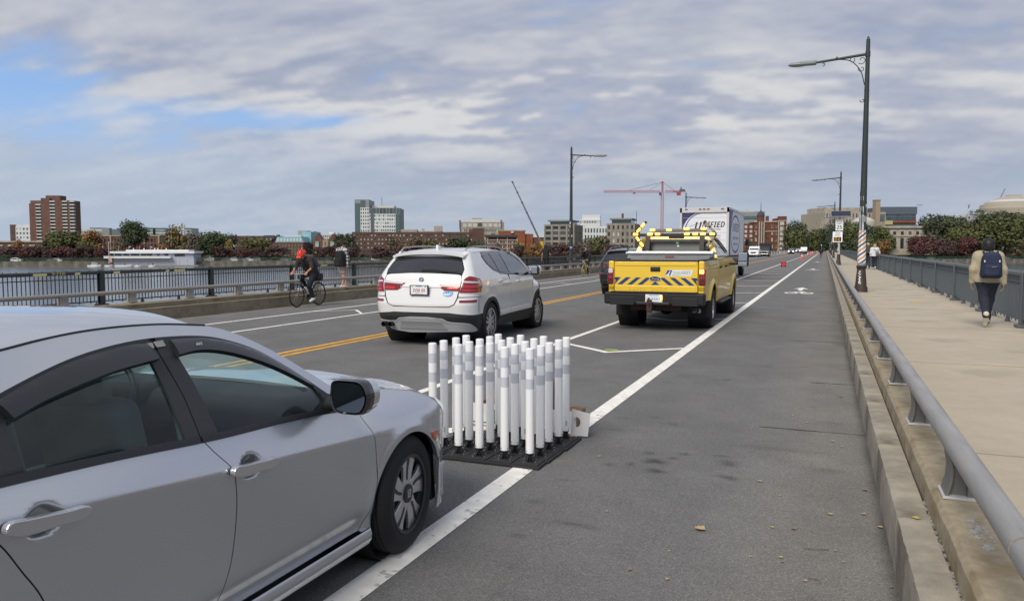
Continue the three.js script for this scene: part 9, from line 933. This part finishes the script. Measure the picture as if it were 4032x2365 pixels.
{
const x = -13.65, z = -18.17, turn = -Math.PI / 2; bicycle('black bicycle under the rider with the red helmet', [x, 0, z], turn, mat(0.03, 0.03, 0.034, 0.4, 0.3), { bag: true });
const [p, hm] = person('person in a red helmet and dark clothes riding the black bicycle', [x, 0, z], turn, rider(), { cell: 0.016, skin: skinRed, look: [0.8, -0.62, 0], headUp: [0.6, 0.8, 0], fist: ['L', 'R'], handL: [0.7, -0.4, -0.05], handR: [0.7, -0.4, 0.05], palmL: [0.4, 0.9, 0], palmR: [0.4, 0.9, 0], shoes: M.white, hair: shortHair, hairM: M.black, clothes: [{ name: 'trousers', over: ['hips', 'thigh', 'shin'], add: 0.014, m: mat(0.013, 0.015, 0.022, 0.9), fold: 0.014, cut: (a, b) => Math.max(b - 1.1, -b + 0.24) }, { name: 'long_sleeved_top', over: ['torso', 'hips', 'upperarm', 'neck'], add: 0.02, m: mat(0.034, 0.032, 0.026, 0.95), fold: 0.02, cut: (a, b, c) => Math.max(0.9 - b - 0.25 * a, a > 0.0 && Math.abs(c) < 0.12 ? -1 : -1) }] });
const red = mat(0.78, 0.06, 0.035, 0.4); part('helmet', [put(new THREE.SphereGeometry(1, 26, 14, 0, TAU, 0, Math.PI * 0.52), [-0.01, 0.035, 0], [0, 0, 0.08], [0.145, 0.125, 0.11]), put(new THREE.TorusGeometry(1, 0.09, 8, 30), [-0.01, 0.03, 0], [Math.PI / 2, 0.0, 0], [0.143, 0.108, 0.14]), rbox(0.09, 0.016, 0.15, 0.008, [0.15, 0.035, 0], [0, 0, -0.1])].map((g) => g.applyMatrix4(hm)), red, p); const vg = []; for (const [a, b] of [[0.55, 0], [0.1, 0], [-0.4, 0], [0.4, 0.55], [-0.1, 0.55], [0.4, -0.55], [-0.1, -0.55], [-0.55, 0.5], [-0.55, -0.5]]) vg.push(put(new THREE.SphereGeometry(1, 10, 6), [-0.01 + 0.145 * Math.sin(a) * Math.cos(b), 0.035 + 0.125 * Math.cos(a) * Math.cos(b), 0.11 * Math.sin(b)], [0, 0, -a], [0.032, 0.008, 0.014]).applyMatrix4(hm)); part('vents', vg, M.black, p); part('sunglasses', [rbox(0.02, 0.03, 0.13, 0.01, [0.095, 0.0, 0]), box(0.09, 0.008, 0.004, [0.05, 0.004, 0.075]), box(0.09, 0.008, 0.004, [0.05, 0.004, -0.075])].map((g) => g.applyMatrix4(hm)), M.darkGloss, p); part('chin_strap', tube([[0.0, 0.02, 0.085], [0.03, -0.06, 0.07], [0.05, -0.12, 0], [0.03, -0.06, -0.07], [0.0, 0.02, -0.085]], 0.007, 20, 5).applyMatrix4(hm), mat(0.5, 0.25, 0.35, 0.8), p);
const bp = backpack('blue and purple backpack on the rider with the red helmet', [x, 1.27, z - 0.1], turn, 0.3, 0.42, 0.17, mat(0.09, 0.045, 0.12, 0.8), { strapM: mat(0.04, 0.13, 0.22, 0.8), straps: [[0.05, 0.18, 0.1], [0.19, 0.22, 0.12], [0.27, 0.05, 0.14], [0.23, -0.14, 0.15], [0.08, -0.18, 0.15]] }); bp.rotation.z = -0.72;
}
{
const x = -13.2, z = -44.2, turn = -Math.PI / 2; bicycle('yellow wheeled bicycle under the rider in a black jacket', [x, 0, z], turn, mat(0.45, 0.4, 0.06, 0.5), { tyre: mat(0.5, 0.47, 0.1, 0.6), rim: mat(0.4, 0.37, 0.08, 0.5), fork: M.plastic });
person('person in a black jacket riding the yellow bicycle with a hand raised', [x, 0, z], turn, rider({ chest: [-0.02, 1.33, 0], neck: [0.02, 1.48, 0], head: [0.06, 1.6, 0], shL: [-0.02, 1.42, -0.18], shR: [-0.02, 1.42, 0.18], elL: [0.14, 1.16, -0.26], elR: [0.16, 1.2, 0.24], wrL: [0.42, 1.0, -0.22], wrR: [0.2, 1.44, 0.12] }), { cell: 0.02, hair: shortHair, hairM: mat(0.03, 0.018, 0.012, 0.9), fist: ['L', 'R'], shoes: M.black, clothes: [{ name: 'shorts', over: ['hips', 'thigh'], add: 0.025, m: blackCloth, cut: (a, b) => Math.max(b - 1.1, a - 0.16) }, { name: 'jacket', over: ['torso', 'hips', 'upperarm', 'forearm', 'neck'], add: 0.035, m: blackCloth, fold: 0.03, cut: (a, b) => 0.98 - b }, { name: 'socks', over: ['shin'], add: 0.006, m: blackCloth, cut: (a, b) => b - 0.5 }] });
}
{
const x = -0.68, z = -138; bicycle('bicycle far up the right bike lane', [x, 0, z], Math.PI / 2, M.plastic); person('person in a black top riding far up the right bike lane', [x, 0, z], Math.PI / 2, rider(), { cell: 0.03, hair: shortHair, shoes: M.black, clothes: [{ name: 'top', over: ['torso', 'hips', 'upperarm', 'forearm'], add: 0.03, m: blackCloth, cut: (a, b) => 0.92 - b }, { name: 'shorts', over: ['hips', 'thigh'], add: 0.02, m: mat(0.05, 0.05, 0.05, 0.9), cut: (a, b) => b - 1.1 }] });
const hv = mat(0.3, 0.3, 0.03, 0.8); [[-11.7, -166, 'worker in a yellow green vest standing by the white pickup', 1.78], [-12.3, -190, 'worker in dark clothes beyond the first white posts', 1.74], [-12.0, -222, 'bending worker in a yellow green vest among the white posts', 1.5]].forEach(([px, pz, l, h], i) => person(l, [px, 0, pz], 0.6 * i, standing(h), { cell: 0.034, hair: (a, b, c) => Math.max(ellip([0, 0.05, 0], [0.13, 0.1, 0.11])(a, b, c), -b), hairM: i === 1 ? M.black : M.white, shoes: M.black, clothes: [{ name: 'vest', over: ['torso', 'hips'], add: 0.05, m: i === 1 ? blackCloth : hv, cut: (a, b) => 0.85 - b }, { name: 'trousers', over: ['hips', 'thigh', 'shin'], add: 0.03, m: mat(0.06, 0.06, 0.05, 0.9), cut: (a, b) => b - 1.0 }] }));
}
renderer.render(scene, camera);
